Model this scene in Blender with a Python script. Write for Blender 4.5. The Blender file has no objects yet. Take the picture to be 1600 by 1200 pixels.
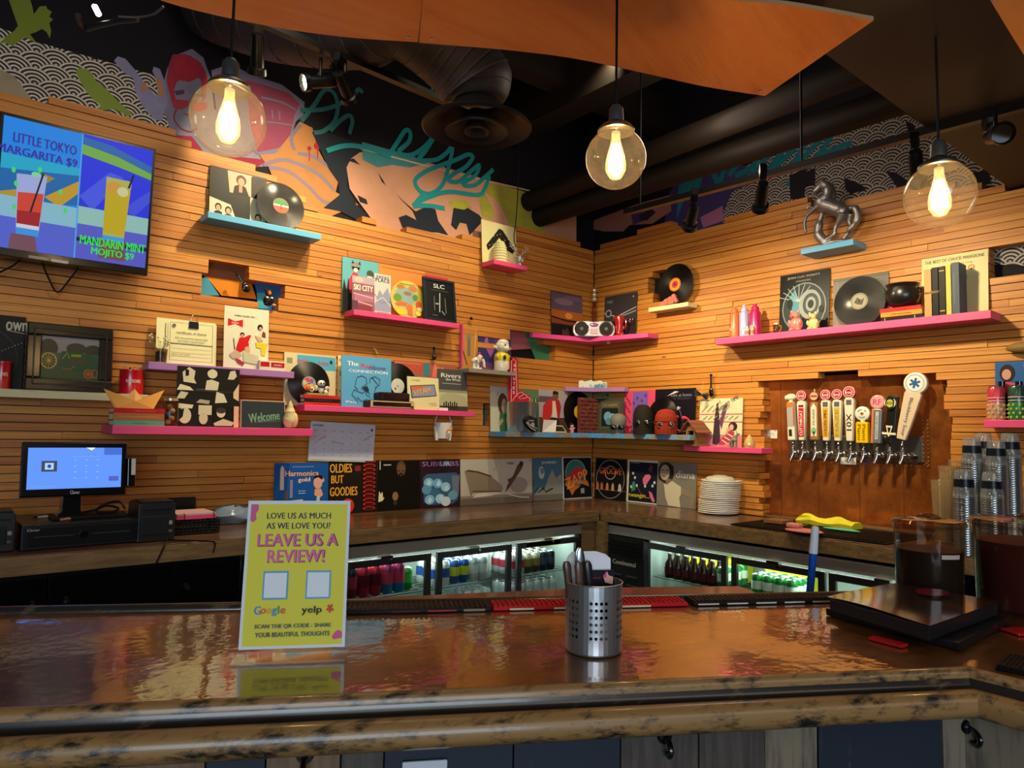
import bpy, math, random
from mathutils import Vector, Matrix
R=math.radians; PI=math.pi
random.seed(7)
S=bpy.context.scene; COL=S.collection
# ---------------------------------------------------------------- camera
F=1103.68
CP=Vector((-4.07028,-3.90432,1.5))
yaw,pit,rol=0.691541157,0.0682642814,0.0181250755
_f=Vector((math.sin(yaw)*math.cos(pit),math.cos(yaw)*math.cos(pit),math.sin(pit)))
_r0=Vector((math.cos(yaw),-math.sin(yaw),0)); _u0=_r0.cross(_f)
CR=math.cos(rol)*_r0+math.sin(rol)*_u0; CU=-math.sin(rol)*_r0+math.cos(rol)*_u0
cam=bpy.data.cameras.new('camera'); cam.sensor_width=36; cam.lens=F/1600*36; cam.clip_start=.02
co=bpy.data.objects.new('camera',cam); COL.objects.link(co)
co.matrix_world=Matrix(((CR.x,CU.x,-_f.x,CP.x),(CR.y,CU.y,-_f.y,CP.y),(CR.z,CU.z,-_f.z,CP.z),(0,0,0,1)))
S.camera=co
# ---------------------------------------------------------------- exposure, world, lights
S.view_settings.view_transform='Standard'; S.view_settings.look='None'
S.view_settings.gamma=1; S.view_settings.use_curve_mapping=False
S.view_settings.exposure=0.1
wd=bpy.data.worlds.new('world'); S.world=wd; wd.use_nodes=True
wd.node_tree.nodes['Background'].inputs[0].default_value=(.8,.88,1,1)
wd.node_tree.nodes['Background'].inputs[1].default_value=.12
WARM=(1.0,.66,.34)
def lamp(name,kind,loc,power,color,target=None,**k):
    l=bpy.data.lights.new(name,kind); l.energy=power; l.color=color
    for a,b in k.items(): setattr(l,a,b)
    o=bpy.data.objects.new(name,l); COL.objects.link(o); o.location=loc
    if target: o.rotation_euler=(Vector(target)-Vector(loc)).to_track_quat('-Z','Y').to_euler()
    return o
WHITE=(1.0,.82,.49)
for loc,tg,pw,sz in (((-2.25,-1.1,3.8),(-2.9,0,2.0),235,88),((-1.75,-1.2,3.8),(-1.9,0,2.0),110,80),((-1.0,-1.15,3.8),(-.95,0,2.0),165,80),((-3.2,-2.1,3.4),(-3.4,0,1.7),36,90),
        ((-1.02,-.75,2.62),(0,-.65,1.75),62,110),((-1.02,-1.5,2.62),(0,-1.5,1.75),70,115),((-1.02,-2.35,2.62),(0,-2.4,1.75),70,115)):
    lamp('wall_spot','SPOT',loc,pw,WHITE,tg,spot_size=R(sz),spot_blend=1,shadow_soft_size=.04)
# daylight from the street windows behind the camera, and the dining room's own lamps
lamp('street_window_light','AREA',(-6.3,-7.2,1.9),150,(.70,.85,1),(-3,-3,1.2),shape='RECTANGLE',size=3.2,size_y=2.0)
lamp('dining_room_light','AREA',(-4.2,-6.0,4.0),50,(1,.8,.6),(-3.6,-3.8,1.0),shape='RECTANGLE',size=4,size_y=3)
lamp('ceiling_fill_light','POINT',(-.85,-1.7,3.2),20,(1,.82,.66),shadow_soft_size=.35)  # added soft fill to brighten the right wall mural; no fitting stands for it
lamp('ceiling_fill_light','POINT',(-3.0,-1.5,3.55),12,(1,.84,.7),shadow_soft_size=.3)
# ---------------------------------------------------------------- picking: photo pixel -> point on a real plane of the room
def ray(x,y): return _f+CR*((x-800)/F)-CU*((y-600)/F)
def W(w,x,y,off=0.0):            # along-the-wall coordinate (towards the viewer's right) and height
    d=ray(x,y)
    if w=='L': t=(-off-CP.y)/d.y; P=CP+d*t; return P.x,P.z
    t=(-off-CP.x)/d.x; P=CP+d*t; return -P.y,P.z
def wpos(w,a,off,z): return Vector((a,-off,z)) if w=='L' else Vector((-off,-a,z))
RZ={'L':0.0,'R':-PI/2}
def H(x,y,z):
    d=ray(x,y); return CP+d*((z-CP.z)/d.z)
def fit(w,x0,x1,yt,off,z0):
    ym=yt
    a0,zt0=W(w,x0,ym,off); a1,zt1=W(w,x1,ym,off); am,zt=W(w,(x0+x1)/2,yt,off)
    return wpos(w,(a0+a1)/2,off,z0),a1-a0,zt-z0,RZ[w]
# ---------------------------------------------------------------- materials
MC={}
def lin(h):
    if isinstance(h,str):
        c=[int(h[i:i+2],16)/255 for i in (0,2,4)]
    else: c=list(h)
    return [x/12.92 if x<=.04045 else ((x+.055)/1.055)**2.4 for x in c]+[1]
def mat(c,rough=.5,metal=0,emit=0,coat=0,trans=0,alpha=1,ior=1.45):
    k=(c,rough,metal,emit,coat,trans,alpha)
    if k in MC: return MC[k]
    m=bpy.data.materials.new('surface_'+str(c)); m.use_nodes=True
    b=m.node_tree.nodes['Principled BSDF']; col=lin(c)
    b.inputs['Base Color'].default_value=col if not emit else (.01,.01,.01,1); b.inputs['Roughness'].default_value=rough
    b.inputs['Metallic'].default_value=metal; b.inputs['Coat Weight'].default_value=coat
    b.inputs['Coat Roughness'].default_value=.16; b.inputs['IOR'].default_value=ior
    b.inputs['Transmission Weight'].default_value=trans; b.inputs['Alpha'].default_value=alpha
    if emit: b.inputs['Emission Color'].default_value=col; b.inputs['Emission Strength'].default_value=emit
    if not coat and not metal and not trans: b.inputs['Specular IOR Level'].default_value=.22
    MC[k]=m; return m
class NT:
    def __init__(s,name):
        s.m=bpy.data.materials.new(name); s.m.use_nodes=True; s.t=s.m.node_tree; s.b=s.t.nodes['Principled BSDF']
    def n(s,ty,**k):
        q=s.t.nodes.new(ty)
        for a,b in k.items(): setattr(q,a,b)
        return q
    def l(s,a,b): s.t.links.new(a,b)
    def M(s,op,a,b=0,c=0):
        q=s.n('ShaderNodeMath',operation=op)
        for i,v in enumerate((a,b,c)):
            if isinstance(v,(int,float)): q.inputs[i].default_value=v
            else: s.l(v,q.inputs[i])
        return q.outputs[0]
    def noise(s,scale,detail=4,rough=.6,coord='Object',stretch=(1,1,1),dist=0):
        c=s.n('ShaderNodeTexCoord'); mp=s.n('ShaderNodeMapping'); mp.inputs[3].default_value=stretch
        s.l(c.outputs[coord],mp.inputs[0]); q=s.n('ShaderNodeTexNoise'); s.l(mp.outputs[0],q.inputs['Vector'])
        q.inputs['Scale'].default_value=scale; q.inputs['Detail'].default_value=detail; q.inputs['Roughness'].default_value=rough
        q.inputs['Distortion'].default_value=dist; return q.outputs[0]
    def ramp(s,fac,stops):
        q=s.n('ShaderNodeValToRGB'); e=q.color_ramp.elements
        while len(e)<len(stops): e.new(.5)
        for i,(p,c) in enumerate(stops): e[i].position=p; e[i].color=lin(c)
        s.l(fac,q.inputs[0]); return q.outputs[0]
    def mix(s,fac,a,b,mode='MIX'):
        q=s.n('ShaderNodeMix',data_type='RGBA',blend_type=mode)
        for i,v in ((0,fac),(6,a),(7,b)):
            if isinstance(v,(int,float)): q.inputs[i].default_value=v
            elif isinstance(v,(list,tuple)): q.inputs[i].default_value=v
            else: s.l(v,q.inputs[i])
        return q.outputs[2]
    def bump(s,h,st,dist=.002,sock='Normal'):
        q=s.n('ShaderNodeBump'); q.inputs['Strength'].default_value=st; q.inputs['Distance'].default_value=dist
        s.l(h,q.inputs['Height']); s.l(q.outputs[0],s.b.inputs[sock]); return q.outputs[0]
    def col(s,c): s.l(c,s.b.inputs['Base Color'])
    def set(s,**k):
        for a,b in k.items(): s.b.inputs[a.replace('_',' ')].default_value=b
        return s.m
def glow_glass(name,c,e):
    m=thin_glass(name,'fff2d0',.2); t=m.node_tree; o=[n for n in t.nodes if n.type=='OUTPUT_MATERIAL'][0]; src=o.inputs[0].links[0].from_socket
    a=t.nodes.new('ShaderNodeAddShader'); q=t.nodes.new('ShaderNodeEmission'); q.inputs[0].default_value=lin(c); q.inputs[1].default_value=e
    t.links.new(src,a.inputs[0]); t.links.new(q.outputs[0],a.inputs[1]); t.links.new(a.outputs[0],o.inputs[0]); return m
def pine():
    t=NT('pine'); oi=t.n('ShaderNodeObjectInfo')
    tc=t.n('ShaderNodeTexCoord'); ad=t.n('ShaderNodeVectorMath',operation='ADD'); t.l(tc.outputs['Object'],ad.inputs[0])
    cx=t.n('ShaderNodeCombineXYZ'); t.l(t.M('MULTIPLY',oi.outputs['Random'],37),cx.inputs[0]); t.l(t.M('MULTIPLY',oi.outputs['Random'],11),cx.inputs[2]); t.l(cx.outputs[0],ad.inputs[1])
    def nz(sc,de,st,di=0):
        mp=t.n('ShaderNodeMapping'); mp.inputs[3].default_value=st; t.l(ad.outputs[0],mp.inputs[0]); q=t.n('ShaderNodeTexNoise'); t.l(mp.outputs[0],q.inputs['Vector'])
        q.inputs['Scale'].default_value=sc; q.inputs['Detail'].default_value=de; q.inputs['Roughness'].default_value=.6; q.inputs['Distortion'].default_value=di; return q.outputs[0]
    g=nz(2.0,6,(.7,14,30),1.0)
    c=t.ramp(g,[(.25,'9c5c20'),(.42,'c18338'),(.6,'d19a4a'),(.8,'b57833')])
    k=nz(1.0,1,(5,10,22)); kk=t.ramp(k,[(.765,'ffffff'),(.80,'5a3014')])
    c=t.mix(.8,c,kk,'MULTIPLY')
    v=t.ramp(oi.outputs['Random'],[(0,'cfa074'),(.5,'fbe8c4'),(1,'e6be86')])
    c=t.mix(.75,c,v,'MULTIPLY'); t.col(c); t.bump(g,.25,.001); return t.set(Roughness=.5)
PINE=pine()
def worn(name,c1,c2,lo=.52,hi=.6,scale=14,rough=.4,stretch=(1,1,1),coat=0.0,bump=.3):
    t=NT(name); n=t.noise(scale,8,.7,'Object',stretch); g=t.noise(scale*.3,3,.5,'Object',stretch)
    a=t.M('ADD',t.M('MULTIPLY',n,.6),t.M('MULTIPLY',g,.4))
    c=t.ramp(a,[(lo,c1),(hi,c2)]); t.col(c); t.bump(n,bump,.001); return t.set(Roughness=rough,Coat_Weight=coat,Coat_Roughness=.1)
PINK=worn('pink_paint','e0487e','c98068',.62,.70,9,.45,(1,5,5)); BLUE=worn('blue_paint','58a6d0','8a8570',.60,.68,9,.45,(1,5,5))
WORNBLUE=worn('worn_blue_paint','4f9ed2','8d7a62',.49,.56,6,.45,(1.5,6,6)); PURPLE=worn('purple_paint','a573ad','9a7a86',.6,.7,9,.45,(1,5,5))
CREAMP=worn('cream_paint','cfc79a','b7ab80',.5,.65,9,.5,(1,5,5)); GREYP=worn('grey_paint','8e8774','76705e',.5,.6,9,.5,(1,5,5))
def wood(name,cs,scale=2,stretch=(1,10,20),rough=.4,coat=.3,cr=.1):
    t=NT(name); n=t.noise(scale,7,.65,'Object',stretch,.6); t.col(t.ramp(n,list(zip((.2,.42,.6,.8),cs)))); t.bump(n,.2,.001)
    return t.set(Roughness=rough,Coat_Weight=coat,Coat_Roughness=cr)
COUNTER=wood('dark_counter_wood',('2a1a10','4c3320','6b4a2a','3c2717'),1.6,(1.5,9,9),.38,.6,.15)
COUNTER_EDGE=wood('counter_edge_wood',('4a3a28','6e5636','8a6c44','564227'),2.2,(2,9,20),.55,.1)
LEDGE=wood('ledge_wood',('5c3214','7a4520','8a5228','6a3c1c'),1.5,(2,9,9),.4,.5)
PLY=wood('orange_plywood',('bc6428','d67c38','de8a44','c67232'),.9,(1.2,9,9),.45,.15)
PLYEDGE=mat('b58a5e',.6)
def bartop():
    t=NT('bar_top_resin'); n=t.noise(1.4,6,.6,'Object',(1,2.5,1),1.2); f=t.noise(16,6,.7,'Object',(1,3,1))
    a=t.M('ADD',t.M('MULTIPLY',n,.8),t.M('MULTIPLY',f,.2))
    t.col(t.ramp(a,[(.33,'452a10'),(.48,'6c4316'),(.6,'8c5c12'),(.72,'623c18')]))
    w=t.noise(7,3,.5,'Object',(1,1,1)); w2=t.noise(46,2,.5,'Object',(1,1.6,1)); h=t.M('ADD',w,t.M('MULTIPLY',w2,.16))
    q=t.bump(h,.16,.01,'Coat Normal'); t.l(q,t.b.inputs['Normal'])
    return t.set(Roughness=.34,Metallic=.4,Coat_Weight=1,Coat_Roughness=.015,Coat_IOR=1.8)
BARTOP=bartop()
RAILM=worn('worn_rail_paint','8f6c40','221c18',.49,.60,9,.4,(1.5,6,9),.3,.2)
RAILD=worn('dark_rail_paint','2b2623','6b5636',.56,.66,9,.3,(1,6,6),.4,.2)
def copper():
    t=NT('copper_sheet'); n=t.noise(1.6,8,.65); f=t.noise(22,6,.7)
    t.col(t.ramp(t.M('ADD',t.M('MULTIPLY',n,.8),t.M('MULTIPLY',f,.2)),[(.34,'7c4224'),(.46,'ac6230'),(.56,'cf7e38'),(.68,'925030')])); t.bump(n,.2,.01)
    r=t.ramp(f,[(.3,'606060'),(.7,'8c8c8c')]); t.l(r,t.b.inputs['Roughness']); return t.set(Metallic=.65)
COPPER=copper()
BLK=mat('101012',.5); BLKG=mat('0c0c0e',.18,coat=.5); DARK=mat('191614',.75); STEEL=mat('b9bcc0',.25,1); DSTEEL=mat('55575a',.35,.9)
CHROME=mat('dddddd',.08,1); WHITEP=mat('e9e6dc',.4); CREAM=mat('ddd3ae',.55); PAPER=mat('e8e4d0',.7); VINYL=mat('0a0a0b',.22,coat=.6)
GLASS=mat('ffffff',.02,0,0,0,1.0); RED=mat('b3161f',.3,coat=.4)
def thin_glass(name,tint,gl=.12,rough=.03,dif=0,difc='ffffff'):
    m=bpy.data.materials.new(name); m.use_nodes=True; t=m.node_tree; t.nodes.clear()
    o=t.nodes.new('ShaderNodeOutputMaterial'); tr=t.nodes.new('ShaderNodeBsdfTransparent'); tr.inputs[0].default_value=lin(tint)
    g=t.nodes.new('ShaderNodeBsdfGlossy'); g.inputs['Roughness'].default_value=rough
    lw0=t.nodes.new('ShaderNodeLayerWeight'); lw0.inputs[0].default_value=.5
    lw=t.nodes.new('ShaderNodeMath'); lw.operation='POWER'; lw.inputs[1].default_value=3.2; t.links.new(lw0.outputs['Facing'],lw.inputs[0])
    mp=t.nodes.new('ShaderNodeMath'); mp.operation='MULTIPLY_ADD'; mp.inputs[1].default_value=.75; mp.inputs[2].default_value=gl*.12
    t.links.new(lw.outputs[0],mp.inputs[0]); mp.use_clamp=True
    if name=='sign_sleeve': mp.inputs[1].default_value=.22
    mx=t.nodes.new('ShaderNodeMixShader'); t.links.new(mp.outputs[0],mx.inputs[0]); t.links.new(tr.outputs[0],mx.inputs[1]); t.links.new(g.outputs[0],mx.inputs[2])
    last=mx
    if dif:
        d=t.nodes.new('ShaderNodeBsdfDiffuse'); d.inputs[0].default_value=lin(difc); m2=t.nodes.new('ShaderNodeMixShader'); m2.inputs[0].default_value=dif
        t.links.new(mx.outputs[0],m2.inputs[1]); t.links.new(d.outputs[0],m2.inputs[2]); last=m2
    t.links.new(last.outputs[0],o.inputs[0]); return m
PANE=thin_glass('clear_pane','f4fbf8',.06,.02); GLOBE=thin_glass('clear_globe','fdfaf2',.45,.03,.02,'fff4e4'); ACRYL=thin_glass('clear_acrylic','f8f8f8',.12,.04); SLEEVE=thin_glass('sign_sleeve','fafafa',0,.10)
PITCH=thin_glass('clear_pitcher','dccfc0',.15,.05,.05,'8a6a54'); CUPM=thin_glass('clear_cup','e8eef2',1.2,.08,.16,'c8d4dc'); 
# ---------------------------------------------------------------- mesh builder
class MB:
    def __init__(s): s.v=[];s.f=[];s.mi=[];s.sm=[];s.ms=[]
    def mid(s,m):
        if m not in s.ms: s.ms.append(m)
        return s.ms.index(m)
    def add(s,vs,fs,m,smooth=False):
        b=len(s.v); s.v+= [tuple(v) for v in vs]; k=s.mid(m)
        for f in fs: s.f.append([b+i for i in f]); s.mi.append(k); s.sm.append(smooth)
        return s
    def box(s,x0,x1,y0,y1,z0,z1,m):
        vs=[(x,y,z) for x in (x0,x1) for y in (y0,y1) for z in (z0,z1)]
        return s.add(vs,[(0,1,3,2),(4,6,7,5),(0,4,5,1),(2,3,7,6),(0,2,6,4),(1,5,7,3)],m)
    def cbox(s,c,d,m,rot=None):
        n=len(s.v); s.box(-d[0]/2,d[0]/2,-d[1]/2,d[1]/2,-d[2]/2,d[2]/2,m)
        Mx=Matrix.Translation(c)@(rot if rot else Matrix.Identity(4))
        for i in range(n,len(s.v)): s.v[i]=tuple(Mx@Vector(s.v[i]))
        return s
    def lathe(s,prof,m,c=(0,0,0),seg=20,axis='z',smooth=True,sx=1,sy=1,a0=0,a1=2*PI):
        full=abs(a1-a0-2*PI)<1e-6; n=seg if full else seg+1; vs=[];fs=[]
        for r,z in prof:
            for i in range(n):
                a=a0+(a1-a0)*i/seg; p=(r*math.cos(a)*sx,r*math.sin(a)*sy,z)
                if axis=='y': p=(p[0],p[2],p[1])
                if axis=='x': p=(p[2],p[0],p[1])
                vs.append((p[0]+c[0],p[1]+c[1],p[2]+c[2]))
        for j in range(len(prof)-1):
            for i in range(seg):
                k=(i+1)%n; fs.append((j*n+i,j*n+k,(j+1)*n+k,(j+1)*n+i))
        return s.add(vs,fs,m,smooth)
    def cyl(s,c,r,h,m,axis='z',seg=16,r2=None):
        r2=r if r2 is None else r2
        return s.lathe([(0.0001,0),(r,0),(r2,h),(0.0001,h)],m,c,seg,axis)
    def ell(s,c,r,m,seg=14,rings=8,rot=None):
        n=len(s.v); s.lathe([(max(1e-4,math.sin(PI*j/rings)),-math.cos(PI*j/rings)) for j in range(rings+1)],m,(0,0,0),seg)
        for i in range(n,len(s.v)):
            p=Vector((s.v[i][0]*r[0],s.v[i][1]*r[1],s.v[i][2]*r[2]))
            if rot: p=rot@p
            s.v[i]=(p.x+c[0],p.y+c[1],p.z+c[2])
        return s
    def tube(s,pts,r,m,seg=8,closed=False):
        P=[Vector(p) for p in pts]; n=len(P); rs=r if isinstance(r,(list,tuple)) else [r]*n; vs=[];fs=[]; up=None
        for i in range(n):
            if closed: d=P[(i+1)%n]-P[i-1]
            else: d=P[min(i+1,n-1)]-P[max(i-1,0)]
            d.normalize()
            if up is None: up=d.orthogonal().normalized()
            up=(up-d*up.dot(d)); up=up.normalized() if up.length>1e-6 else d.orthogonal().normalized()
            q=d.cross(up)
            for k in range(seg):
                a=2*PI*k/seg; vs.append(P[i]+(up*math.cos(a)+q*math.sin(a))*rs[i])
        for i in range(n if closed else n-1):
            for k in range(seg):
                a=i*seg; b=((i+1)%n)*seg; fs.append((a+k,a+(k+1)%seg,b+(k+1)%seg,b+k))
        if not closed: fs+= [tuple(range(seg))[::-1],tuple((n-1)*seg+k for k in range(seg))]
        return s.add(vs,fs,m,True)
    def prism(s,poly,y0,y1,m):       # outline in x,z ; depth in y
        n=len(poly); vs=[(x,y0,z) for x,z in poly]+[(x,y1,z) for x,z in poly]
        return s.add(vs,[tuple(range(n)),tuple(range(2*n-1,n-1,-1))]+[(i,n+i,n+(i+1)%n,(i+1)%n) for i in range(n)],m)
    def slab(s,poly,z0,z1,m):        # outline in x,y
        n=len(poly); vs=[(x,y,z0) for x,y in poly]+[(x,y,z1) for x,y in poly]
        return s.add(vs,[tuple(range(n))[::-1],tuple(range(n,2*n))]+[(i,(i+1)%n,n+(i+1)%n,n+i) for i in range(n)],m)
    def mesh(s,name):
        me=bpy.data.meshes.new(name); me.from_pydata(s.v,[],s.f)
        for m in s.ms: me.materials.append(m)
        me.polygons.foreach_set('material_index',s.mi); me.polygons.foreach_set('use_smooth',s.sm)
        me.update()
        if any(s.sm): me.set_sharp_from_angle(angle=R(42))
        return me
def obj(name,mb,parent=None,loc=(0,0,0),rot=(0,0,0),bevel=0,label=None):
    o=bpy.data.objects.new(name,mb.mesh(name) if isinstance(mb,MB) else mb); COL.objects.link(o); o.location=loc; o.rotation_euler=rot
    if parent: o.parent=parent
    if bevel:
        b=o.modifiers.new('bevel','BEVEL'); b.width=bevel; b.segments=2; b.limit_method='ANGLE'
    if label: o['label']=label
    return o
def tag(o,label,cat,group=None):
    o['label']=label; o['category']=cat
    if group: o['group']=group
    return o
def thing(name,label,cat,loc=(0,0,0),rz=0,group=None,tilt=0):
    o=bpy.data.objects.new(name,None); COL.objects.link(o); o.location=loc; o.rotation_euler=(tilt,0,rz); o.empty_display_size=.05
    return tag(o,label,cat,group)
def struct(name,mb,parent=None,**k):
    o=obj(name,mb,parent,**k)
    if not parent: o['kind']='structure'
    return o
def dup(root,loc,rz=None,label=None,group=None):
    r=root.copy(); COL.objects.link(r); r.location=loc
    if rz is not None: r.rotation_euler=(root.rotation_euler[0],0,rz)
    if label: r['label']=label
    if group: r['group']=group
    for ch in list(root.children):
        c=ch.copy(); COL.objects.link(c); c.parent=r
        for g in ch.children: d=g.copy(); COL.objects.link(d); d.parent=c
    return r
# ---------------------------------------------------------------- flat print: polygons and lettering
TC={}
def textmesh(t):
    if t not in TC:
        cu=bpy.data.curves.new('t','FONT'); cu.body=t; cu.resolution_u=2; cu.size=1; cu.align_x='CENTER'; cu.align_y='CENTER'
        o=bpy.data.objects.new('t',cu); me=o.to_mesh(); vs=[(v.co.x,v.co.y) for v in me.vertices]; fs=[tuple(p.vertices) for p in me.polygons]
        o.to_mesh_clear(); bpy.data.objects.remove(o); bpy.data.curves.remove(cu)
        if vs:
            xs=[v[0] for v in vs]; ys=[v[1] for v in vs]; cx=(min(xs)+max(xs))/2; cy=(min(ys)+max(ys))/2; w=max(xs)-min(xs) or 1; h=max(ys)-min(ys) or 1
            vs=[((x-cx)/w,(y-cy)/h) for x,y in vs]
        TC[t]=(vs,fs)
    return TC[t]
def em(c,e): return mat(c,.4,0,e) if e else mat(c,.5)
def art(mb,tx,w,h,spec,y=-.0012,emit=0,x0=0,z0=0,rough=None):
    """spec in 0..1 of the sheet; x from the left edge, y from the bottom; w,h metres; sheet faces -y"""
    def mk(c): return c if not isinstance(c,str) else (mat(c,rough or .45,0,emit) )
    k=0
    for s in spec:
        k+=1; yy=y-k*.00022; t=s[0]; X=lambda a:x0+(a-.5)*w; Z=lambda b:z0+b*h
        if t=='r':
            _,a,b,c,d,col=s; mb.add([(X(a),yy,Z(b)),(X(c),yy,Z(b)),(X(c),yy,Z(d)),(X(a),yy,Z(d))],[(0,1,2,3)],mk(col))
        elif t=='e':
            _,a,b,rx,ry,col=s; mb.add([(X(a+rx*math.cos(q*PI/12)),yy,Z(b+ry*math.sin(q*PI/12))) for q in range(24)],[tuple(range(24))],mk(col))
        elif t=='o':        # ring outline
            _,a,b,rx,ry,th,col=s
            vs=[(X(a+(rx-f*th)*math.cos(q*PI/14)),yy,Z(b+(ry-f*th)*math.sin(q*PI/14))) for q in range(28) for f in (0,1)]
            mb.add(vs,[(2*q,2*q+1,(2*q+3)%56,(2*q+2)%56) for q in range(28)],mk(col))
        elif t=='p':
            mb.add([(X(a),yy,Z(b)) for a,b in s[1]],[tuple(range(len(s[1])))],mk(s[2]))
        elif t=='l':
            _,pts,wd,col=s; P=[Vector((X(a),Z(b))) for a,b in pts]; vs=[]
            for i in range(len(P)):
                d=(P[min(i+1,len(P)-1)]-P[max(0,i-1)]).normalized(); q=Vector((-d.y,d.x))*wd*w/2
                vs+= [(P[i].x+q.x,yy-.0001*(i%2),P[i].y+q.y),(P[i].x-q.x,yy-.0001*(i%2),P[i].y-q.y)]
            mb.add(vs,[(2*i,2*i+1,2*i+3,2*i+2) for i in range(len(P)-1)],mk(col))
        elif t=='t':        # text centre x,y, height, max width, colour, rotation
            _,txt,a,b,hh,ww,col=s[:7]; rot=R(s[7]) if len(s)>7 else 0; vs,fs=textmesh(txt); c_,s_=math.cos(rot),math.sin(rot)
            V=[]
            for x,yv in vs:
                px_,pz=x*ww*w,yv*hh*h; V.append((X(a)+px_*c_-pz*s_,yy-.0004,Z(b)+px_*s_+pz*c_))
            for e_ in (-1,1):
                q_=e_*min(.03*hh*h,.0012 if h<1.2 else .003); tx.add([(v[0]+q_*c_,v[1]-.00003*e_,v[2]+q_*s_) for v in V],fs,mk(col))
def printed(parent,w,h,spec,emit=0,y=-.0012,x0=0,z0=0,rough=None,name='artwork'):
    a=MB();t=MB(); art(a,t,w,h,spec,y,emit,x0,z0,rough)
    if a.v: obj(name,a,parent)
    if t.v: obj('lettering',t,parent)
def curve(pts,n=6,closed=False):
    P=[Vector(p) for p in pts]; out=[]; m=len(P)
    for i in range(m if closed else m-1):
        a=P[i-1] if (closed or i>0) else P[0]; b=P[i]; c=P[(i+1)%m]; d=P[(i+2)%m] if (closed or i+2<m) else P[-1]
        for k in range(n):
            t=k/n; out.append(.5*((2*b)+(c-a)*t+(2*a-5*b+4*c-d)*t*t+(3*b-a-3*c+d)*t**3))
    if not closed: out.append(P[-1])
    return [tuple(p) for p in out]
# ================================================================ THE ROOM
flo=MB().box(-9,1,-9,1,-.1,0,worn('floor_concrete','3a3430','2c2825',.45,.6,3,.5)); struct('floor',flo)
struct('ceiling',MB().box(-9,1,-9,1,4.3,4.4,mat('0d0b0b',.8)))
DWALL=mat('15131a',.7)
wl=struct('wall_left',MB().box(-9,.3,.088,.3,0,4.3,DWALL)); wr=struct('wall_right',MB().box(.088,.3,-9,.088,0,4.3,DWALL))
struct('wall_rear',MB().box(-9,.3,-9,-8.85,0,4.3,mat('4a4038',.7)))
struct('wall_side',MB().box(-9,-8.85,-8.85,.08,0,4.3,mat('4a4038',.7)))
# ---- planks: one board each, laid flat with the narrow edge showing
PITCHZ=.0386; Z0=1.003
def stepf(w,pts):
    q=[W(w,*p) for p in pts]; return q
topL=stepf('L',[(0,137),(266,199),(282,217),(329,240),(387,256),(420,272),(500,330),(582,345),(600,358),(640,358),(680,361),(752,375),(808,355),(842,365),(873,366),(902,379),(917,391),(931,395)])
topR=stepf('R',[(930,392),(938,385),(987,371),(1000,357),(1045,345),(1058,362),(1099,354),(1142,341),(1256,310),(1268,322),(1305,316),(1400,293),(1425,287),(1540,290),(1590,296)])
def topz(q,a):
    if a<=q[0][0]: return q[0][1]
    for i in range(len(q)-1):
        if q[i][0]<=a<=q[i+1][0]:
            t=(a-q[i][0])/(q[i+1][0]-q[i][0]+1e-9); return q[i][1]+(q[i+1][1]-q[i][1])*t
    return q[-1][1]
def hole(w,xa,xb,pt,pb): return (W(w,xa,pt[1])[0],W(w,xb,pt[1])[0],W(w,*pb)[1],W(w,*pt)[1])
HL=[hole('L',326,390,(326,413),(326,433)),hole('L',316,434,(316,434),(316,452)),hole('L',405,436,(420,447),(420,478)),hole('L',428,446,(436,446),(436,462)),
    hole('L',797,850,(820,520),(820,556)),hole('L',850,868,(858,545),(858,560)),hole('L',755,768,(761,637),(761,663))]
HR=[hole('R',1020,1040,(1030,426),(1030,470)),hole('R',1012,1022,(1016,438),(1016,456)),hole('R',1545,1700,(1560,384),(1560,432))]
cz_top=W('R',1330,588)[1]
redge=[(W('R',x,y)[1],W('R',x,y)[0]) for x,y in [(1462,588),(1462,580),(1469,592),(1479,603),(1478,615),(1475,629),(1483,640),(1488,654),(1487,668),(1486,682),(1485,700),(1490,760),(1490,900)]]
def copper_span(z):
    if z>cz_top+.01: 
        if z<cz_top+.045: return (W('R',1278,580)[0],W('R',1340,580)[0])
        return None
    r=min(redge,key=lambda q:abs(q[0]-z)); rnd=random.Random(int(z*1000))
    return (W('R',1191,650)[0]+rnd.choice([-.012,0,.01,-.03]),r[1])
rowsdone=0
def planks(w,par,a_min,a_max,q,holes,lens):
    row=0
    while True:
        z=Z0+row*PITCHZ; row+=1
        if z>3.07: break
        zc=z+PITCHZ/2; segs=[(a_min,a_max)]
        hs=[(h[0],h[1]) for h in holes if h[2]-.012<zc<h[3]+.012]
        if w=='R':
            c=copper_span(zc)
            if c: hs.append(c)
        for h in hs:
            ns=[]
            for s in segs:
                if h[1]<=s[0] or h[0]>=s[1]: ns.append(s); continue
                if h[0]>s[0]: ns.append((s[0],h[0]))
                if h[1]<s[1]: ns.append((h[1],s[1]))
            segs=ns
        for s in segs:
            # clip against the stepped top outline
            runs=[];st=None;N=max(2,int((s[1]-s[0])/.02))
            for i in range(N+1):
                a=s[0]+(s[1]-s[0])*i/N; ok=topz(q,a)>=zc
                if ok and st is None: st=a
                if (not ok or i==N) and st is not None:
                    runs.append((st,a)); st=None
            for a0,a1 in runs:
                a=a0
                while a<a1-.02:
                    L=random.uniform(*lens); b=a1 if a1-(a+L)<.25 else a+L
                    pr=random.choice([0,0,.002,.004,.006,-.003]) ; g=.0012+random.random()*.0012
                    bb=MB().box(-(b-a)/2+.0007,(b-a)/2-.0007,0,.083+pr-.004,g,PITCHZ-g,PINE)
                    obj('plank',bb,par,wpos(w,(a+b)/2,pr-0.004,z),(0,0,RZ[w]))
                    a=b
planks('L',wl,-4.75,-.002,topL,HL,(1.0,2.3))
planks('R',wr,.001,3.35,topR,HR,(.9,1.9))
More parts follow.
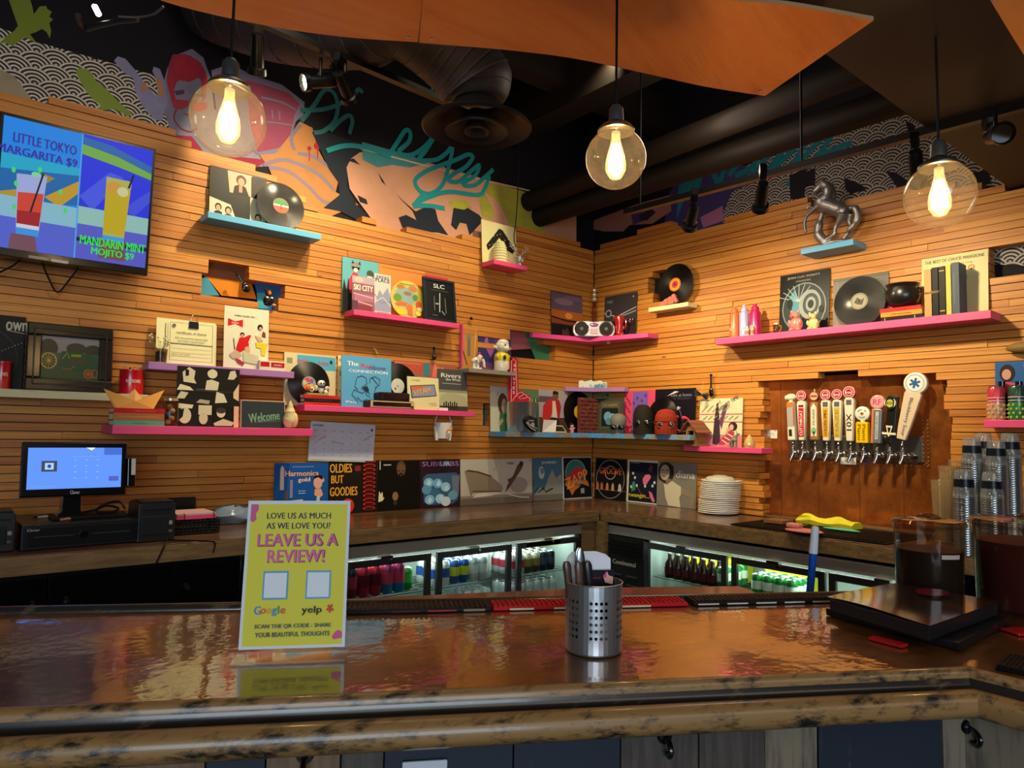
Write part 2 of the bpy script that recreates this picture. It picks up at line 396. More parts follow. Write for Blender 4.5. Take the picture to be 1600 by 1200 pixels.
# ---- copper sheet behind the taps
c0,c1=W('R',1180,700)[0],W('R',1500,650)[0]
cp=thing('copper_panel','brown copper sheet wall panel behind the beer taps','panel',wpos('R',(c0+c1)/2,-.084,1.003),RZ['R'])
obj('sheet',MB().box(-(c1-c0)/2,(c1-c0)/2,-.0015,.002,0,.87,COPPER),cp)
sb=MB()
for q in range(5): sb.box(-.45+q*.24,-.448+q*.24,-.003,-.0015,0,.86,mat('6a3a20',.4,.6))
obj('seam',sb,cp)
# ---- mural: flat paint patches on the wall above the boards
def waves(name,c1,c2,scale=.080):
    t=NT(name); tc=t.n('ShaderNodeTexCoord'); sp=t.n('ShaderNodeSeparateXYZ'); t.l(tc.outputs['Object'],sp.inputs[0]); u=sp.outputs['X']; v=sp.outputs['Z']
    u=t.M('DIVIDE',u,scale); v=t.M('DIVIDE',v,scale)
    j=t.M('FLOOR',t.M('MULTIPLY',v,2)); res=None
    def ring(off):
        k=t.M('ADD',j,off); par=t.M('PINGPONG',k,1)                      # 0/1 parity
        uu=t.M('ADD',u,par); uu=t.M('SUBTRACT',t.M('MULTIPLY',t.M('FRACT',t.M('DIVIDE',uu,2)),2),1)
        dy=t.M('SUBTRACT',v,t.M('MULTIPLY',k,.5)); d=t.M('SQRT',t.M('ADD',t.M('MULTIPLY',uu,uu),t.M('MULTIPLY',dy,dy)))
        return d
    d1,d2,d3=ring(-1),ring(0),ring(1)
    def sel(a,b): 
        ins=t.M('LESS_THAN',a,1.0); return t.M('ADD',t.M('MULTIPLY',a,ins),t.M('MULTIPLY',b,t.M('SUBTRACT',1,ins)))
    d=sel(d1,sel(d2,d3)); st=t.M('GREATER_THAN',t.M('FRACT',t.M('ADD',t.M('MULTIPLY',d,4.5),.05)),.45)
    t.col(t.mix(st,lin(c1),lin(c2))); return t.set(Roughness=.7)
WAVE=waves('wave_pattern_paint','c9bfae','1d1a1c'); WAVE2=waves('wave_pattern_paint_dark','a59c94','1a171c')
def spray(name,c1,c2,sc=9): return worn(name,c1,c2,.42,.6,sc,.7,(1,1,1),0,.05)
ml=thing('mural','painted street art mural above the boards of the long left wall','mural',(0,.0875,0),0)
mr=thing('mural','painted mural with wave pattern above the boards of the right wall','mural',(.0875,0,0),RZ['R'])
kk=[0]
def patch(w,pts,m,closed=True,name='painted_patch'):
    kk[0]+=1; y=-.0006-.00016*kk[0]; mb=MB(); q=[W(w,*p,-.085) for p in pts]
    mb.add([(a,y,z) for a,z in q],[tuple(range(len(q)))],m if not isinstance(m,str) else mat(m,.7)); obj(name,mb,ml if w=='L' else mr)
def stroke(w,pts,wd,m,n=5):
    kk[0]+=1; y=-.0006-.00016*kk[0]; mb=MB(); P=[Vector((*p,0)) for p in pts]; P=[Vector(p) for p in curve(P,n)]
    q=[Vector(W(w,p[0],p[1],-.085)) for p in P]; vs=[]; 
    for i in range(len(q)):
        d=(q[min(i+1,len(q)-1)]-q[max(0,i-1)]).normalized(); nn=Vector((-d.y,d.x))*wd/2
        vs+=[(q[i].x+nn.x,y-.00004*(i%2),q[i].y+nn.y),(q[i].x-nn.x,y-.00004*(i%2),q[i].y-nn.y)]
    mb.add(vs,[(2*i,2*i+1,2*i+3,2*i+2) for i in range(len(q)-1)],m if not isinstance(m,str) else mat(m,.7)); obj('painted_stroke',mb,ml if w=='L' else mr)
patch('L',[(-260,-60),(57,65),(250,120),(305,160),(300,260),(240,250),(-100,150)],WAVE)
patch('L',[(-80,80),(0,108),(22,118),(45,148),(60,175),(-80,170)],'9a8d74')
GRN='76822f'
patch('L',[(-8,75),(8,58),(22,48),(28,40),(14,0),(10,-14),(42,-16),(50,8),(53,22),(62,10),(72,9),(74,14),(81,18),(77,26),(83,30),(77,36),(80,48),(78,60),(73,50),(66,45),(56,50),(47,53),(52,60),(58,68),(48,62),(38,58),(28,66),(20,72),(6,66)],GRN)
patch('L',[(118,112),(124,106),(136,108),(144,114),(150,126),(168,140),(178,151),(190,163),(207,178),(200,182),(190,176),(178,170),(165,172),(150,172),(158,164),(146,156),(134,142),(126,128)],'7f8f3c')
LAV='766f92'
patch('L',[(250,160),(255,130),(262,105),(278,85),(300,76),(318,90),(330,125),(335,170),(400,205),(420,260),(330,262),(282,232),(268,210),(262,190)],spray('grey_lilac_spray','7d7590','6a6a7c'))
patch('L',[(264,100),(270,85),(290,84),(310,95),(322,112),(322,150),(316,160),(314,125),(300,112),(280,118),(272,140),(276,165),(266,150),(260,125)],'8d2f46')
patch('L',[(268,90),(282,92),(300,108),(318,104),(312,120),(296,128),(280,125),(270,135)],'96283c')
for p in ([(270,100),(276,118),(284,112),(290,124),(298,114),(304,126),(310,112),(318,120),(314,98),(296,86),(278,88)],[(264,118),(272,124),(270,150),(266,150)],[(318,112),(324,118),(323,140),(319,140)]): patch('L',p,'a02a3c')
for cx,cy in ((281,161),(310,165)):
    patch('L',[(cx-15,cy-7),(cx+14,cy-4),(cx+13,cy+5),(cx+3,cy+10),(cx-9,cy+8)],'9c3244')
patch('L',[(272,142),(288,140),(288,147),(276,149)],'4f3b52'); patch('L',[(304,146),(318,146),(316,151),(305,151)],'4f3b52')
stroke('L',[(276,170),(272,185),(282,200),(298,206),(308,200)],.008,'7e3045'); stroke('L',[(288,178),(298,180),(304,177)],.008,'8a3044')
patch('L',[(272,211),(300,213),(320,240),(420,250),(400,262),(330,256),(285,228)],'8b2740')
patch('L',[(196,92),(184,88),(178,95),(192,112),(208,122),(212,145),(222,165),(240,185),(252,190),(262,160),(258,130),(250,108),(240,104),(238,112),(250,135),(244,150),(226,130),(210,108)],spray('lilac_spray','8884a8','7a7898'))
patch('L',[(220,132),(228,128),(230,140),(222,146)],'ab7a5a'); patch('L',[(243,120),(252,126),(258,150),(248,150)],'ab7a5a')
MAG=spray('magenta_spray','8e2a55','7a2550')
patch('L',[(330,110),(360,100),(395,118),(440,132),(476,160),(474,180),(462,190),(452,225),(440,238),(420,245),(400,240),(380,215),(340,190)],LAV)
patch('L',[(385,125),(410,132),(452,146),(468,163),(460,180),(450,226),(432,232),(402,238),(390,190)],MAG)
stroke('L',[(408,152),(440,160),(462,172)],.012,LAV); stroke('L',[(425,172),(426,186)],.008,LAV); stroke('L',[(436,174),(437,188)],.008,LAV)
stroke('L',[(410,190),(430,192),(456,196)],.008,LAV)
patch('L',[(405,242),(430,240),(450,215),(468,190),(488,200),(496,232),(512,262),(528,285),(524,300),(560,320),(500,345),(430,290),(420,262)],spray('tan_orange_spray','b07338','9c6838',5))
for pts in ([(412,258),(440,250),(470,258),(500,275),(522,298)],[(420,262),(450,268),(480,290),(505,315),(530,318)],[(465,240),(490,245),(515,262),(524,272)],[(470,195),(455,215),(460,235)]): stroke('L',pts,.022,'7d7087')
for cx,cy,r in ((483,232,3.5),(496,228,6)):
    patch('L',[(cx+r*math.cos(q*PI/5),cy+r*math.sin(q*PI/5)) for q in range(10)],'a32035'); stroke('L',[(cx,cy+r),(cx,cy+20)],.006,'a32035',2)
NAVY='1c2432'
patch('L',[(487,206),(505,205),(560,224),(570,245),(545,262),(541,290),(556,320),(600,362),(570,350),(530,330),(505,325),(530,305),(528,285),(514,265),(500,235)],NAVY)
PEACH=spray('peach_spray','c79079','bd8a66',6)
patch('L',[(541,262),(548,248),(562,238),(640,246),(730,272),(800,294),(900,328),(900,372),(700,390),(640,375),(600,370),(582,345),(562,318),(546,295)],PEACH)
patch('L',[(565,222),(630,240),(672,254),(640,262),(612,258),(590,262),(566,250)],spray('teal_spray','2a7f8c','3c8f93',5))
patch('L',[(690,262),(760,283),(900,328),(900,390),(810,365),(800,345),(780,305),(740,285)],PEACH)
YG=spray('yellow_green_spray','a8a52c','8e8f30',7)
patch('L',[(764,287),(800,294),(836,305),(850,345),(850,372),(800,368),(795,350),(780,318),(758,300)],YG)
patch('L',[(745,300),(756,300),(772,330),(768,344),(752,338)],YG); patch('L',[(700,315),(726,312),(738,326),(720,330),(722,334),(708,333)],YG)
for p in ([(618,303),(634,318),(648,330),(660,333),(672,345),(690,364),(650,362),(628,356),(622,340),(634,336),(650,344),(644,330),(630,316)],
          [(650,330),(668,322),(680,328),(684,345),(700,368),(670,360),(655,348)],[(708,325),(725,328),(730,325),(748,336),(755,345),(748,352),(733,368),(728,350),(718,348),(712,360),(704,352)],
          [(558,305),(572,312),(574,320),(562,316)],[(590,270),(598,282),(602,290),(596,284)],[(540,250),(552,248),(562,258),(552,254)]): patch('L',p,NAVY)
stroke('L',[(540,226),(690,266),(830,299)],.011,'c8b8a0',2)
TEAL='1f8f98'; TEALD='2c6d75'
for pts in ([(470,190),(490,165),(506,142),(520,145),(527,165),(522,190),(505,205),(490,208)],[(470,172),(500,172),(530,163),(552,146)],[(515,205),(532,188),(545,181),(550,190),(545,210)],[(552,150),(560,140),(566,146)]): stroke('L',pts,.026,TEALD)
for pts in ([(605,246),(618,226),(632,205),(640,207),(638,222),(622,238),(640,243),(660,232),(676,216),(664,236),(654,250),(680,250),(696,240),(706,230),(700,262),(690,290),(672,303),(655,298),(648,282),(665,268),(690,258),(712,250),(730,242),(738,246),(726,262),(708,272),(700,282),(716,284),(735,268),(748,258),(742,274),(722,288),(740,290),(758,276),(770,265)],[(510,236),(540,228),(575,232),(610,246)],
            [(764,275),(756,296),(745,305),(700,300),(665,310),(645,322)],[(645,322),(662,302)],[(645,322),(672,322),(694,326)]): stroke('L',pts,.03,TEAL)
# right wall
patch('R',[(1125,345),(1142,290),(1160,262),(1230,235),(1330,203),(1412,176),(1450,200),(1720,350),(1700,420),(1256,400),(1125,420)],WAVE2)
patch('R',[(1035,370),(1048,300),(1060,280),(1090,262),(1130,250),(1170,262),(1168,290),(1145,300),(1132,330),(1128,370)],spray('violet_spray','3a2c66','2c2a5a',5))
patch('R',[(1062,282),(1100,268),(1096,290),(1084,310),(1075,300),(1068,318),(1058,345)],'227080')
patch('R',[(912,352),(940,340),(1000,318),(1048,305),(1050,330),(1020,350),(985,352),(975,362),(945,362),(925,358)],'97645c')
patch('R',[(985,325),(1000,320),(1008,345),(990,352)],'4a3560'); patch('R',[(1095,340),(1130,322),(1132,345),(1100,356)],'9a6288')
patch('R',[(1000,335),(1018,326),(1026,332),(1012,345),(1000,344)],'2a2438')
for pts in ([(1112,262),(1124,285),(1134,262),(1140,248)],[(1140,275),(1160,250),(1180,235),(1188,240),(1175,262),(1150,275)],[(1165,285),(1205,240),(1228,214),(1236,218),(1222,240),(1200,268),(1225,250),(1262,212),(1254,235),(1238,262),(1280,222),(1302,188),(1308,192),(1296,220),(1275,250)],
            [(1232,290),(1262,262),(1300,236),(1332,224)],[(1112,262),(1150,240),(1240,210)]): stroke('R',pts,.04,'1d6f80')
for p in ([(1416,190),(1428,194),(1432,206),(1420,206)],[(1385,268),(1400,270),(1430,290),(1405,296)],[(1260,270),(1275,262),(1275,290),(1258,292)],[(1235,275),(1262,262),(1258,312),(1236,312)],[(1515,272),(1545,266),(1550,288),(1520,290)],[(1320,278),(1345,288),(1356,296),(1330,304),(1322,296)]): patch('R',p,'1b1420')
# paint behind the gaps in the boards
patch('L',[(318,405),(390,405),(400,445),(318,440)],'7a4a30'); patch('L',[(322,433),(372,440),(392,445),(400,468),(345,462)],'d07a1e'); patch('L',[(312,436),(322,433),(342,462),(312,462)],'3f87a0')
patch('L',[(395,436),(450,440),(450,490),(408,490)],'2a62a0'); patch('L',[(400,458),(420,458),(418,482),(402,482)],'3f98b0')
patch('L',[(780,505),(830,510),(830,545),(780,548)],'a05a66'); patch('L',[(815,512),(840,520),(870,566),(835,562)],'3f7a56'); patch('L',[(748,636),(775,655),(775,672),(748,668)],'14707c')
# ================================================================ CEILING WORKS
# dark box ducts and beams: real lengths in the room
struct('trim_1',MB().box(-4.6,.085,-4.6,-2.83,2.75,3.6,worn('duct_paint','2c2622','1f1c1c',.45,.6,2,.6)))
def along(x0,y0,x1,y1,z0,z1,wd,m):
    d=Vector((x1-x0,y1-y0)); L=d.length; a=math.atan2(d.y,d.x); mb=MB().box(0,L,-wd/2,wd/2,0,z1-z0,m); return mb,(x0,y0,z0),(0,0,a)
BEAM=mat('17120f',.7); BEAM2=mat('1c1613',.65)
for i,(x0,y0,x1,y1,z0,z1,wd) in enumerate([(-5,-.62,.08,-.62,3.75,4.0,.16),(-5,-1.9,.08,-1.9,3.9,4.2,.16),(-.9,.08,-.9,-5,3.62,3.9,.2),(-2.6,.08,-2.6,-5,3.9,4.15,.14)]):
    mb,l,r=along(x0,y0,x1,y1,z0,z1,wd,BEAM2); tag(obj('ceiling_beam',mb,None,l,r),['black ceiling beam running closest beside the long left wall','black ceiling beam running above the pendant lamps, along the long left wall','black ceiling beam crossing near the right wall','black ceiling beam crossing high behind the round diffuser'][i],'beam','black ceiling beams')
# two thick pipes entering the left wall by the corner
def pipe(px0,px1,r,label,k_=1.9):
    a,z=W('L',*px0,-.05); P0=Vector((a,.085,z)); d=ray(*px1); t=(P0.x+.0-CP.x)/d.x if abs(d.x)>1e-6 else 1
    P1=CP+d*((z-CP.z)/d.z); P1=P0+(P1-P0)*k_
    tag(obj('ceiling_pipe',MB().tube([(0,0,0),tuple((P1-P0)*1.0)],r,mat('1d1711',.6),20),None,P0),label,'pipe')
    return P0,P1
pipe((846,338),(1080,262),.075,'thick dark pipe entering the left wall nearer the corner')
pipe((829,314),(960,262),.072,'thick dark pipe entering the left wall beside the yellow green paint, farther from the corner',3.2)
# flexible duct ending in a round ceiling diffuser
D=H(745,196,2.95)
df=thing('ceiling_diffuser','large round black ceiling diffuser at the end of the flexible duct','diffuser',D)
obj('outer_cone',MB().lathe([(.10,.12),(.16,.05),(.252,-.0),(.262,-.012),(.25,-.02),(.15,.03),(.095,.10)],mat('1f1c1c',.5),seg=40),df)
obj('inner_cone',MB().lathe([(.04,.07),(.11,.0),(.15,-.025),(.148,-.035),(.1,-.015),(.03,.06)],mat('231f1e',.5),seg=32),df)
obj('centre_cone',MB().lathe([(.02,.05),(.03,.02),(.062,-.03),(.058,-.038),(.02,0)],mat('2a2524',.5),seg=28),df)
E0=H(560,62,3.3); fp=curve([D+Vector((0,0,.125)),D+Vector((-.02,.0,.22)),D+Vector((-.18,.04,.34)),D+Vector((-.42,.08,.42)),E0+Vector((0,0,.05)),H(430,38,3.5),H(330,10,3.75)],10)
fd=thing('flexible_duct','black wrapped flexible duct curving down to the round diffuser','duct',fp[0])
lp=[tuple(Vector(p)-Vector(fp[0])) for p in fp]
obj('hose',MB().tube(lp,[.11+.008*min(i,8) for i in range(len(lp))],worn('duct_wrap','383234','2a2628',.4,.6,2,.6,(1,1,1),0,.02),20),fd)
for i in range(3,len(lp)-2,3):
    p,q=Vector(lp[i]),Vector(lp[i+1]); d=(q-p).normalized()*.010; obj('band',MB().tube([p,p+d],.11+.008*min(i,8)+.003,mat('4a4446',.5),20),fd)
# track lighting
HEADM=mat('121213',.35,.3)
def head(par,loc,tgt,lit=False,label=None,vis=None):
    up=Vector((0,0,.11))
    d=(Vector(tgt)-Vector(loc)).normalized(); q=d.to_track_quat('-Z','Y').to_euler()
    t=thing('track_spotlight',label,'spotlight',loc,0,'spotlights on the ceiling tracks'); t.rotation_euler=q
    obj('can',MB().lathe([(.001,.075),(.022,.075),(.026,.06),(.028,-.05),(.038,-.055),(.04,-.08),(.036,-.082),(.03,-.06),(.001,-.055)],HEADM,seg=20),t)
    obj('lens',MB().lathe([(.001,0),(.033,.0)],mat('fff0c8',.3,0,25) if lit else mat('2a2724',.1),(0,0,-.066),16),t)
    obj('yoke',MB().tube([(0,.03,0),(0,.05,.03),(0,.05,.09)],.007,HEADM,8).cbox((0,.05,.10),(.03,.05,.05),HEADM),t)
    obj('stem',MB().tube([(0,0,0),tuple(q.to_matrix().inverted()@up)],.008,HEADM,8),t)
    return t
def track(w,p0,p1,z,heads,label):
    A=H(*p0,z);B=H(*p1,z); L=(B-A).length; t=thing('light_track',label,'track',A,math.atan2(B.y-A.y,B.x-A.x))
    obj('rail',MB().box(-.1,L+.6,-.018,.018,0,.03,mat('171211',.4,.3)),t,label=None)
    for k in range(int(L/.9)+1): obj('hanger_rod',MB().cyl((k*.9,0,.03),.005,4.27-z,BLK),t)
    for px,py,tg,lit,lb in heads:
        Q=H(px,py,z-.11); head(t,Q,tg,lit,lb)
track('R',(1000,330),(1600,172),2.72,[(1081,338,(0,-.6,1.8),0,'small black spotlight aimed down, first from the corner on the right track'),(1190,306,(0,-1.3,1.8),0,'black spotlight hanging left of the horse statue'),(1432,262,(.0,-2.5,1.7),0,'black spotlight partly behind the right pendant globe'),(1556,212,(-2.9,-4.2,2.0),0,'black spotlight turned towards the room at far right')],'dark lighting track running above the right wall boards')
track('L',(400,37),(690,160),3.15,[(402,84,(-2.7,0,1.6),0,'dark spotlight pointing down beside the left pendant lamp'),(500,128,(-4.6,-.9,2.4),1,'lit spotlight glaring beside the teal lettering'),(538,135,(-1.6,0,2.5),0,'dark spotlight at the end of the pipe beside the lit one')],'dark lighting track running beside the flexible duct')
g=H(148,10,3.3); tag(obj('fluorescent_tube',MB().tube([(0,0,0),tuple(H(154,22,3.3)-g)],.012,mat('fffbe8',.3,0,14),8).tube([(0,0,.008),(0,0,4.29-g.z)],.003,BLK,6),None,g),'short glowing white tube light near the top left corner','light')
cb=thing('cable_bundle','loose dark cables and bracket under the ceiling at top left','cable',H(150,30,3.2)); b0=H(150,30,3.2)
obj('bracket',MB().tube([tuple(H(*p,3.2)-b0) for p in [(122,24),(126,38),(134,46),(152,40),(185,33),(215,30)]],.012,mat('3c3a3c',.35,.5),8),cb)
obj('wire',MB().tube(curve([tuple(H(*p,3.2)-b0) for p in [(185,26),(215,27),(240,22),(255,10)]]),.005,mat('5a5550',.4),6),cb)
w0=W('L',812,372,.10)
for nm,pts,lab in (('hanging_cable',[(813,120),(811,200),(809,300),(806,345),(803,372),(806,386)],'thin black cable hanging from the ceiling down to the deer figurine'),('ceiling_wire',[(795,110),(830,135),(845,165),(852,185)],'thin pale wire drooping beside the round diffuser')):
    b=wpos('L',*[W('L',*pts[0],.10)[0]],.10,W('L',*pts[0],.10)[1])
    tag(obj(nm,MB().tube(curve([tuple(wpos('L',W('L',*p,.10)[0],.10,W('L',*p,.10)[1])-b) for p in pts]),.004,mat('1a1816' if 'h'==nm[0] else '3a3430',.5),6),None,b),lab,'cable')
# plywood wave panels hung under the ceiling
def plypanel(front,back,z_f,z_b,label):
    # front / back: pixel polylines at heights z
    A=[H(x,y,z) for (x,y),z in zip(front,z_f)]; B=[H(x,y,z) for (x,y),z in zip(back,z_b)]; base=A[0]
    t=thing('wave_panel',label,'panel',base,0,'curved plywood panels under the ceiling'); n=len(A); mb=MB(); vs=[]
    A=[Vector(p) for p in curve(A,5)];B=[Vector(p) for p in curve(B,5)]; n=len(A)
    for k in range(n):
        for P in (A[k],B[k]):
            vs+=[P-base,P-base+Vector((0,0,.012))]
    f=[];e=[]
    for k in range(n-1):
        a=4*k;b=4*k+4; f+=[(a,b,b+2,a+2)]; e+=[(a+1,a+3,b+3,b+1),(a,a+1,b+1,b),(a+2,b+2,b+3,a+3)]
    e+=[(0,2,3,1),(4*n-4,4*n-3,4*n-1,4*n-2)]
    mb.add(vs,f,PLY,True); mb.add(vs,e,PLYEDGE); obj('plywood_sheet',mb,t)
    for P,Q in ((A[1],B[1]),(A[-2],B[-2])):
        c=P.lerp(Q,.06)-base; obj('screw',MB().cyl((c.x,c.y,c.z-.004),.008,.006,STEEL,seg=10),t)
plypanel([(655,67),(790,78),(900,92),(1010,115),(1100,135),(1195,150)],[(670,-110),(830,-70),(960,-40),(1100,-5),(1230,8),(1365,32)],[3.0,3.02,3.02,2.93,2.78,2.67],[3.02,3.03,2.98,2.80,2.69,2.65],'long curved orange plywood panel hanging above the middle pendant lamp')
plypanel([(180,-40),(255,2),(400,37),(530,57),(653,66)],[(215,-100),(300,-75),(440,-50),(560,-60),(668,-80)],[2.86,2.88,2.92,2.96,3.0],[2.88,2.9,2.94,2.98,3.02],'curved orange plywood panel hanging above the left pendant lamp')
plypanel([(1540,-12),(1600,86),(1700,240)],[(1700,-60),(1760,30),(1850,160)],[2.6,2.55,2.5],[2.6,2.6,2.6],'orange plywood panel corner at the top right edge')
# pendants
def pendant(x,y,depth_r,label,r=.1,pw=26):
    d=ray(x,y); c=CP+d*(F*r/depth_r); t=thing('pendant_lamp',label,'lamp',c,0,'glass globe pendant lamps over the bar')
    obj('globe',MB().lathe([(r*math.sin(a),-r*math.cos(a)) for a in [PI*k/22*.86+.0001 for k in range(23)]],GLOBE,seg=40),t)
    obj('collar',MB().lathe([(.001,.115),(.02,.115),(.046,.105),(.058,.092),(.058,.086),(.052,.084),(.03,.09),(.001,.1)],mat('8a8578',.3,.9),seg=28),t)
    obj('socket',MB().lathe([(.001,.175),(.012,.172),(.022,.16),(.024,.118),(.001,.116)],mat('5c5a58',.45,.6),seg=20),t)
    obj('cord',MB().tube([(0,0,.17),(0,0,4.3-c.z)],.004,BLK,8),t)
    obj('bulb',MB().lathe([(.013,.085),(.014,.06),(.024,.02),(.032,-.015),(.031,-.04),(.018,-.062),(.001,-.068)],glow_glass('lit_bulb_glass','ffd090',.7),seg=24),t)
    fb=MB()
    for q in range(8):
        a=q*PI/4; fb.tube([(.010*math.cos(a),.010*math.sin(a),.045),(.021*math.cos(a+.3),.021*math.sin(a+.3),-.040)],.0036,mat('ffdca8',.4,0,70),6)
    fb.tube([(0,0,.08),(0,0,.03)],.004,mat('b09060',.3),6); obj('filament',fb,t)
    lp_=lamp('bulb_light','POINT',(0,0,0),pw,(1,.72,.45),shadow_soft_size=.03); lp_.parent=t
pendant(357,187,57,'glass globe pendant lamp hanging before the left wall mural, the left one',pw=5)
pendant(962,248,47,'glass globe pendant lamp hanging in front of the wall corner, the middle one',r=.094,pw=4.5)
pendant(1468,305,51,'glass globe pendant lamp hanging at right near the horse statue',pw=4.5)
# ================================================================ BACK COUNTER, CABINETS, FRIDGES
bc=thing('back_counter','dark brown wooden back counter running along both boarded walls into the corner','counter',(0,0,1.0))
obj('worktop',MB().slab([(-4.9,.0),(-4.9,-.63),(-.58,-.63),(-.58,-3.6),(0,-3.6),(0,0)],-.035,0,COUNTER),bc,bevel=.003)
obj('fascia_board',MB().box(-4.9,-.585,-.632,-.602,-.078,-.006,COUNTER_EDGE),bc,bevel=.003)
obj('fascia_board',MB().box(-.632+.05,-.552,-3.6,-.635,-.078,-.006,COUNTER_EDGE),bc,bevel=.003)
for y0,y1 in ((-.72,-.655),(-.655,-.60)): obj('corner_post',MB().box(-.72 if y0<-.7 else -.655,-.655 if y0<-.7 else -.585,-.60,-.56,-1.0+.001,-.08,COUNTER_EDGE),bc)
obj('corner_post',MB().box(-.60,-.56,-.69,-.61,-.999,-.08,COUNTER_EDGE),bc)
# black cabinets on the left
for i,(xa,xb,lab) in enumerate([(-4.9,W('L',75,900,.58)[0],'black base cabinet under the register, leftmost'),(W('L',76,900,.58)[0],W('L',270,900,.58)[0],'black base cabinet under the register, in the middle'),(W('L',271,900,.58)[0],-2.50,'black base cabinet beside the left fridge')]):
    t=thing('base_cabinet',lab,'cabinet',((xa+xb)/2,-.57,0),0,'black cabinets under the back counter'); w=xb-xa
    obj('body',MB().box(-w/2+.002,w/2-.002,0,.54,0,.91,BLK),t); d=obj('door',MB().box(-w/2+.006,w/2-.006,-.02,-.001,.08,.9,BLKG),t,bevel=.003)
    kx={0:w/2-.05,1:-w/2+.06,2:-w/2+.05}[i]
    obj('knob',MB().lathe([(.001,-.035),(.013,-.033),(.016,-.026),(.007,-.016),(.006,0)],mat('8a8a8a',.2,1),(kx,-.02,.80),14,'y'),d)
# can prototypes
def canmesh(body,band,top,h=.122,r=.033):
    m=MB(); c=mat(body,.3,.3); 
    m.lathe([(.001,.002),(r*.75,0),(r,.012),(r,h*.34)],c,seg=14); m.lathe([(r,h*.34),(r,h*.72)],mat(band,.35),seg=14)
    m.lathe([(r,h*.72),(r,h-.016),(r*.82,h-.003)],mat(top,.3,.3),seg=14); return m
def mkcan(name,label,cols,h,group,loc,r=.033):
    t=thing(name,label,'can',loc,0,group); obj('can_body',canmesh(*cols,h,r),t)
    obj('lid',MB().lathe([(r*.84,h-.002),(r*.80,h),(r*.78,h-.003),(.001,h-.004)],mat('d5d8da',.25,.9),seg=14),t)
    return t
def bottlemesh(t,glass,labc,capc,h=.2):
    g=mat(glass,.15,0,coat=.5)
    obj('bottle_body',MB().lathe([(.001,0),(.03,0),(.031,.01),(.031,h*.55),(.012,h*.78),(.0115,h*.97)],g,seg=14),t)
    obj('bottle_label',MB().lathe([(.0316,h*.15),(.0316,h*.45)],mat(labc,.5),seg=14),t); obj('cap',MB().lathe([(.013,h*.94),(.0135,h*.95),(.0135,h),(.001,h+.001)],mat(capc,.3,.3),seg=12),t)
def fridge(w,a0,label,doors,face,grp,comp=None,amax=None):
    """a = coordinate along the wall; doors: list of (a_start,a_end) ; face = distance of the door plane from the wall"""
    A0=min(d[0] for d in doors)-.03 if comp is None else comp[0]; A1=max(d[1] for d in doors)+.04
    t=thing('bar_fridge',label,'fridge',wpos(w,0,face,0),RZ[w]); K=1 if w=='L' else 1
    X=lambda a:a   # local x equals the along-wall coordinate
    ss=mat('a8a59c',.42,.6); inn=mat('b9c6bf',.5)
    obj('top_rail',MB().box(A0,A1,-.005,.03,.846,.904,ss),t,bevel=.004)
    b=MB(); b.box(A0,A1,.03,.5,.875,.9,BLK).box(A0,A0+.02,.0,.5,.05,.875,BLK).box(A1-.02,A1,0,.5,.05,.875,BLK).box(A0,A1,.0,.5,.03,.06,BLK); obj('cabinet',b,t)
    D0=doors[0][0]-.01
    b=MB(); b.box(D0,A1-.02,.45,.46,.06,.87,inn).box(D0,D0+.01,.03,.45,.06,.87,inn).box(A1-.03,A1-.02,.03,.45,.06,.87,inn).box(D0,A1-.02,.03,.46,.062,.07,inn); obj('liner',b,t)
    obj('lamp_strip',MB().box(D0+.05,A1-.08,.06,.085,.855,.868,mat('f2fff8',.4,0,2.5)),t)
    for i,(x0,x1) in enumerate(doors):
        d=obj('door',MB().box(x0,x0+.035,-.03,-.006,.12,.835,DSTEEL).box(x1-.035,x1,-.03,-.006,.12,.835,DSTEEL).box(x0+.035,x1-.035,-.03,-.006,.80,.835,DSTEEL).box(x0+.035,x1-.035,-.03,-.006,.12,.17,DSTEEL),t,bevel=.003)
        obj('glass_pane',MB().box(x0+.035,x1-.035,-.02,-.016,.17,.80,PANE),d)
        obj('lock',MB().cyl(((x0+x1)/2+.02,-.038,.842-.018),.008,.01,CHROME,'y',10),d)
        obj('hinge',MB().box((x0+x1)/2-.05,(x0+x1)/2+.02,-.032,.0,.836,.845,CHROME),d)
        for z in (.25,.45,.62) if i!=9 else ():
            s=MB()
            for q in range(8): s.box(x0+.0,x1-.0,.05+q*.05,.053+q*.05,z-.004,z,STEEL)
            o=obj('wire_shelf',s,t); o['kind']='stuff'
    if comp:
        p=obj('compressor_panel',MB().box(comp[0]+.02,comp[1],-.02,0,.1,.84,mat('16171a',.5)),t,bevel=.003)
        g=MB()
        for q in range(12):
            for r_ in range(4): g.cbox((comp[0]+.04+q*.022+(r_%2)*.011,-.022,.735+r_*.024),(.012,.004,.014),mat('050505',.6))
        g=obj('grille',g,p); g['kind']='stuff'
        tx=MB();art(MB(),tx,comp[1]-comp[0],.1,[('t','Continental',.5,.5,.28,.62,'b5b2a8')],-.0215,0,(comp[0]+comp[1])/2,.63)
        obj('lettering',tx,p)
        for q in range(7):
            for s_ in (0,1): obj('louver',MB().cbox((comp[0]+.09+s_*.13,-.024,.60-q*.055),(.09,.012,.008),mat('3a3b3e',.35,.4),Matrix.Rotation(R(20),4,'X')),p)
    l=lamp('fridge_light','AREA',(0,0,0),6.5,(.86,1,.93),None,shape='RECTANGLE',size=(A1-D0)*.9,size_y=.1); l.parent=t; l.location=((D0+A1)/2,.12,.85)
    return t
FL=[(-2.43,-1.905),(-1.865,-1.335),(-1.29,-.765)]
fridge('L',0,'steel topped glass door bar fridge under the left back counter',FL,.60,'l')
FR=[(1.015,1.60),(1.63,2.16),(2.18,2.72)]
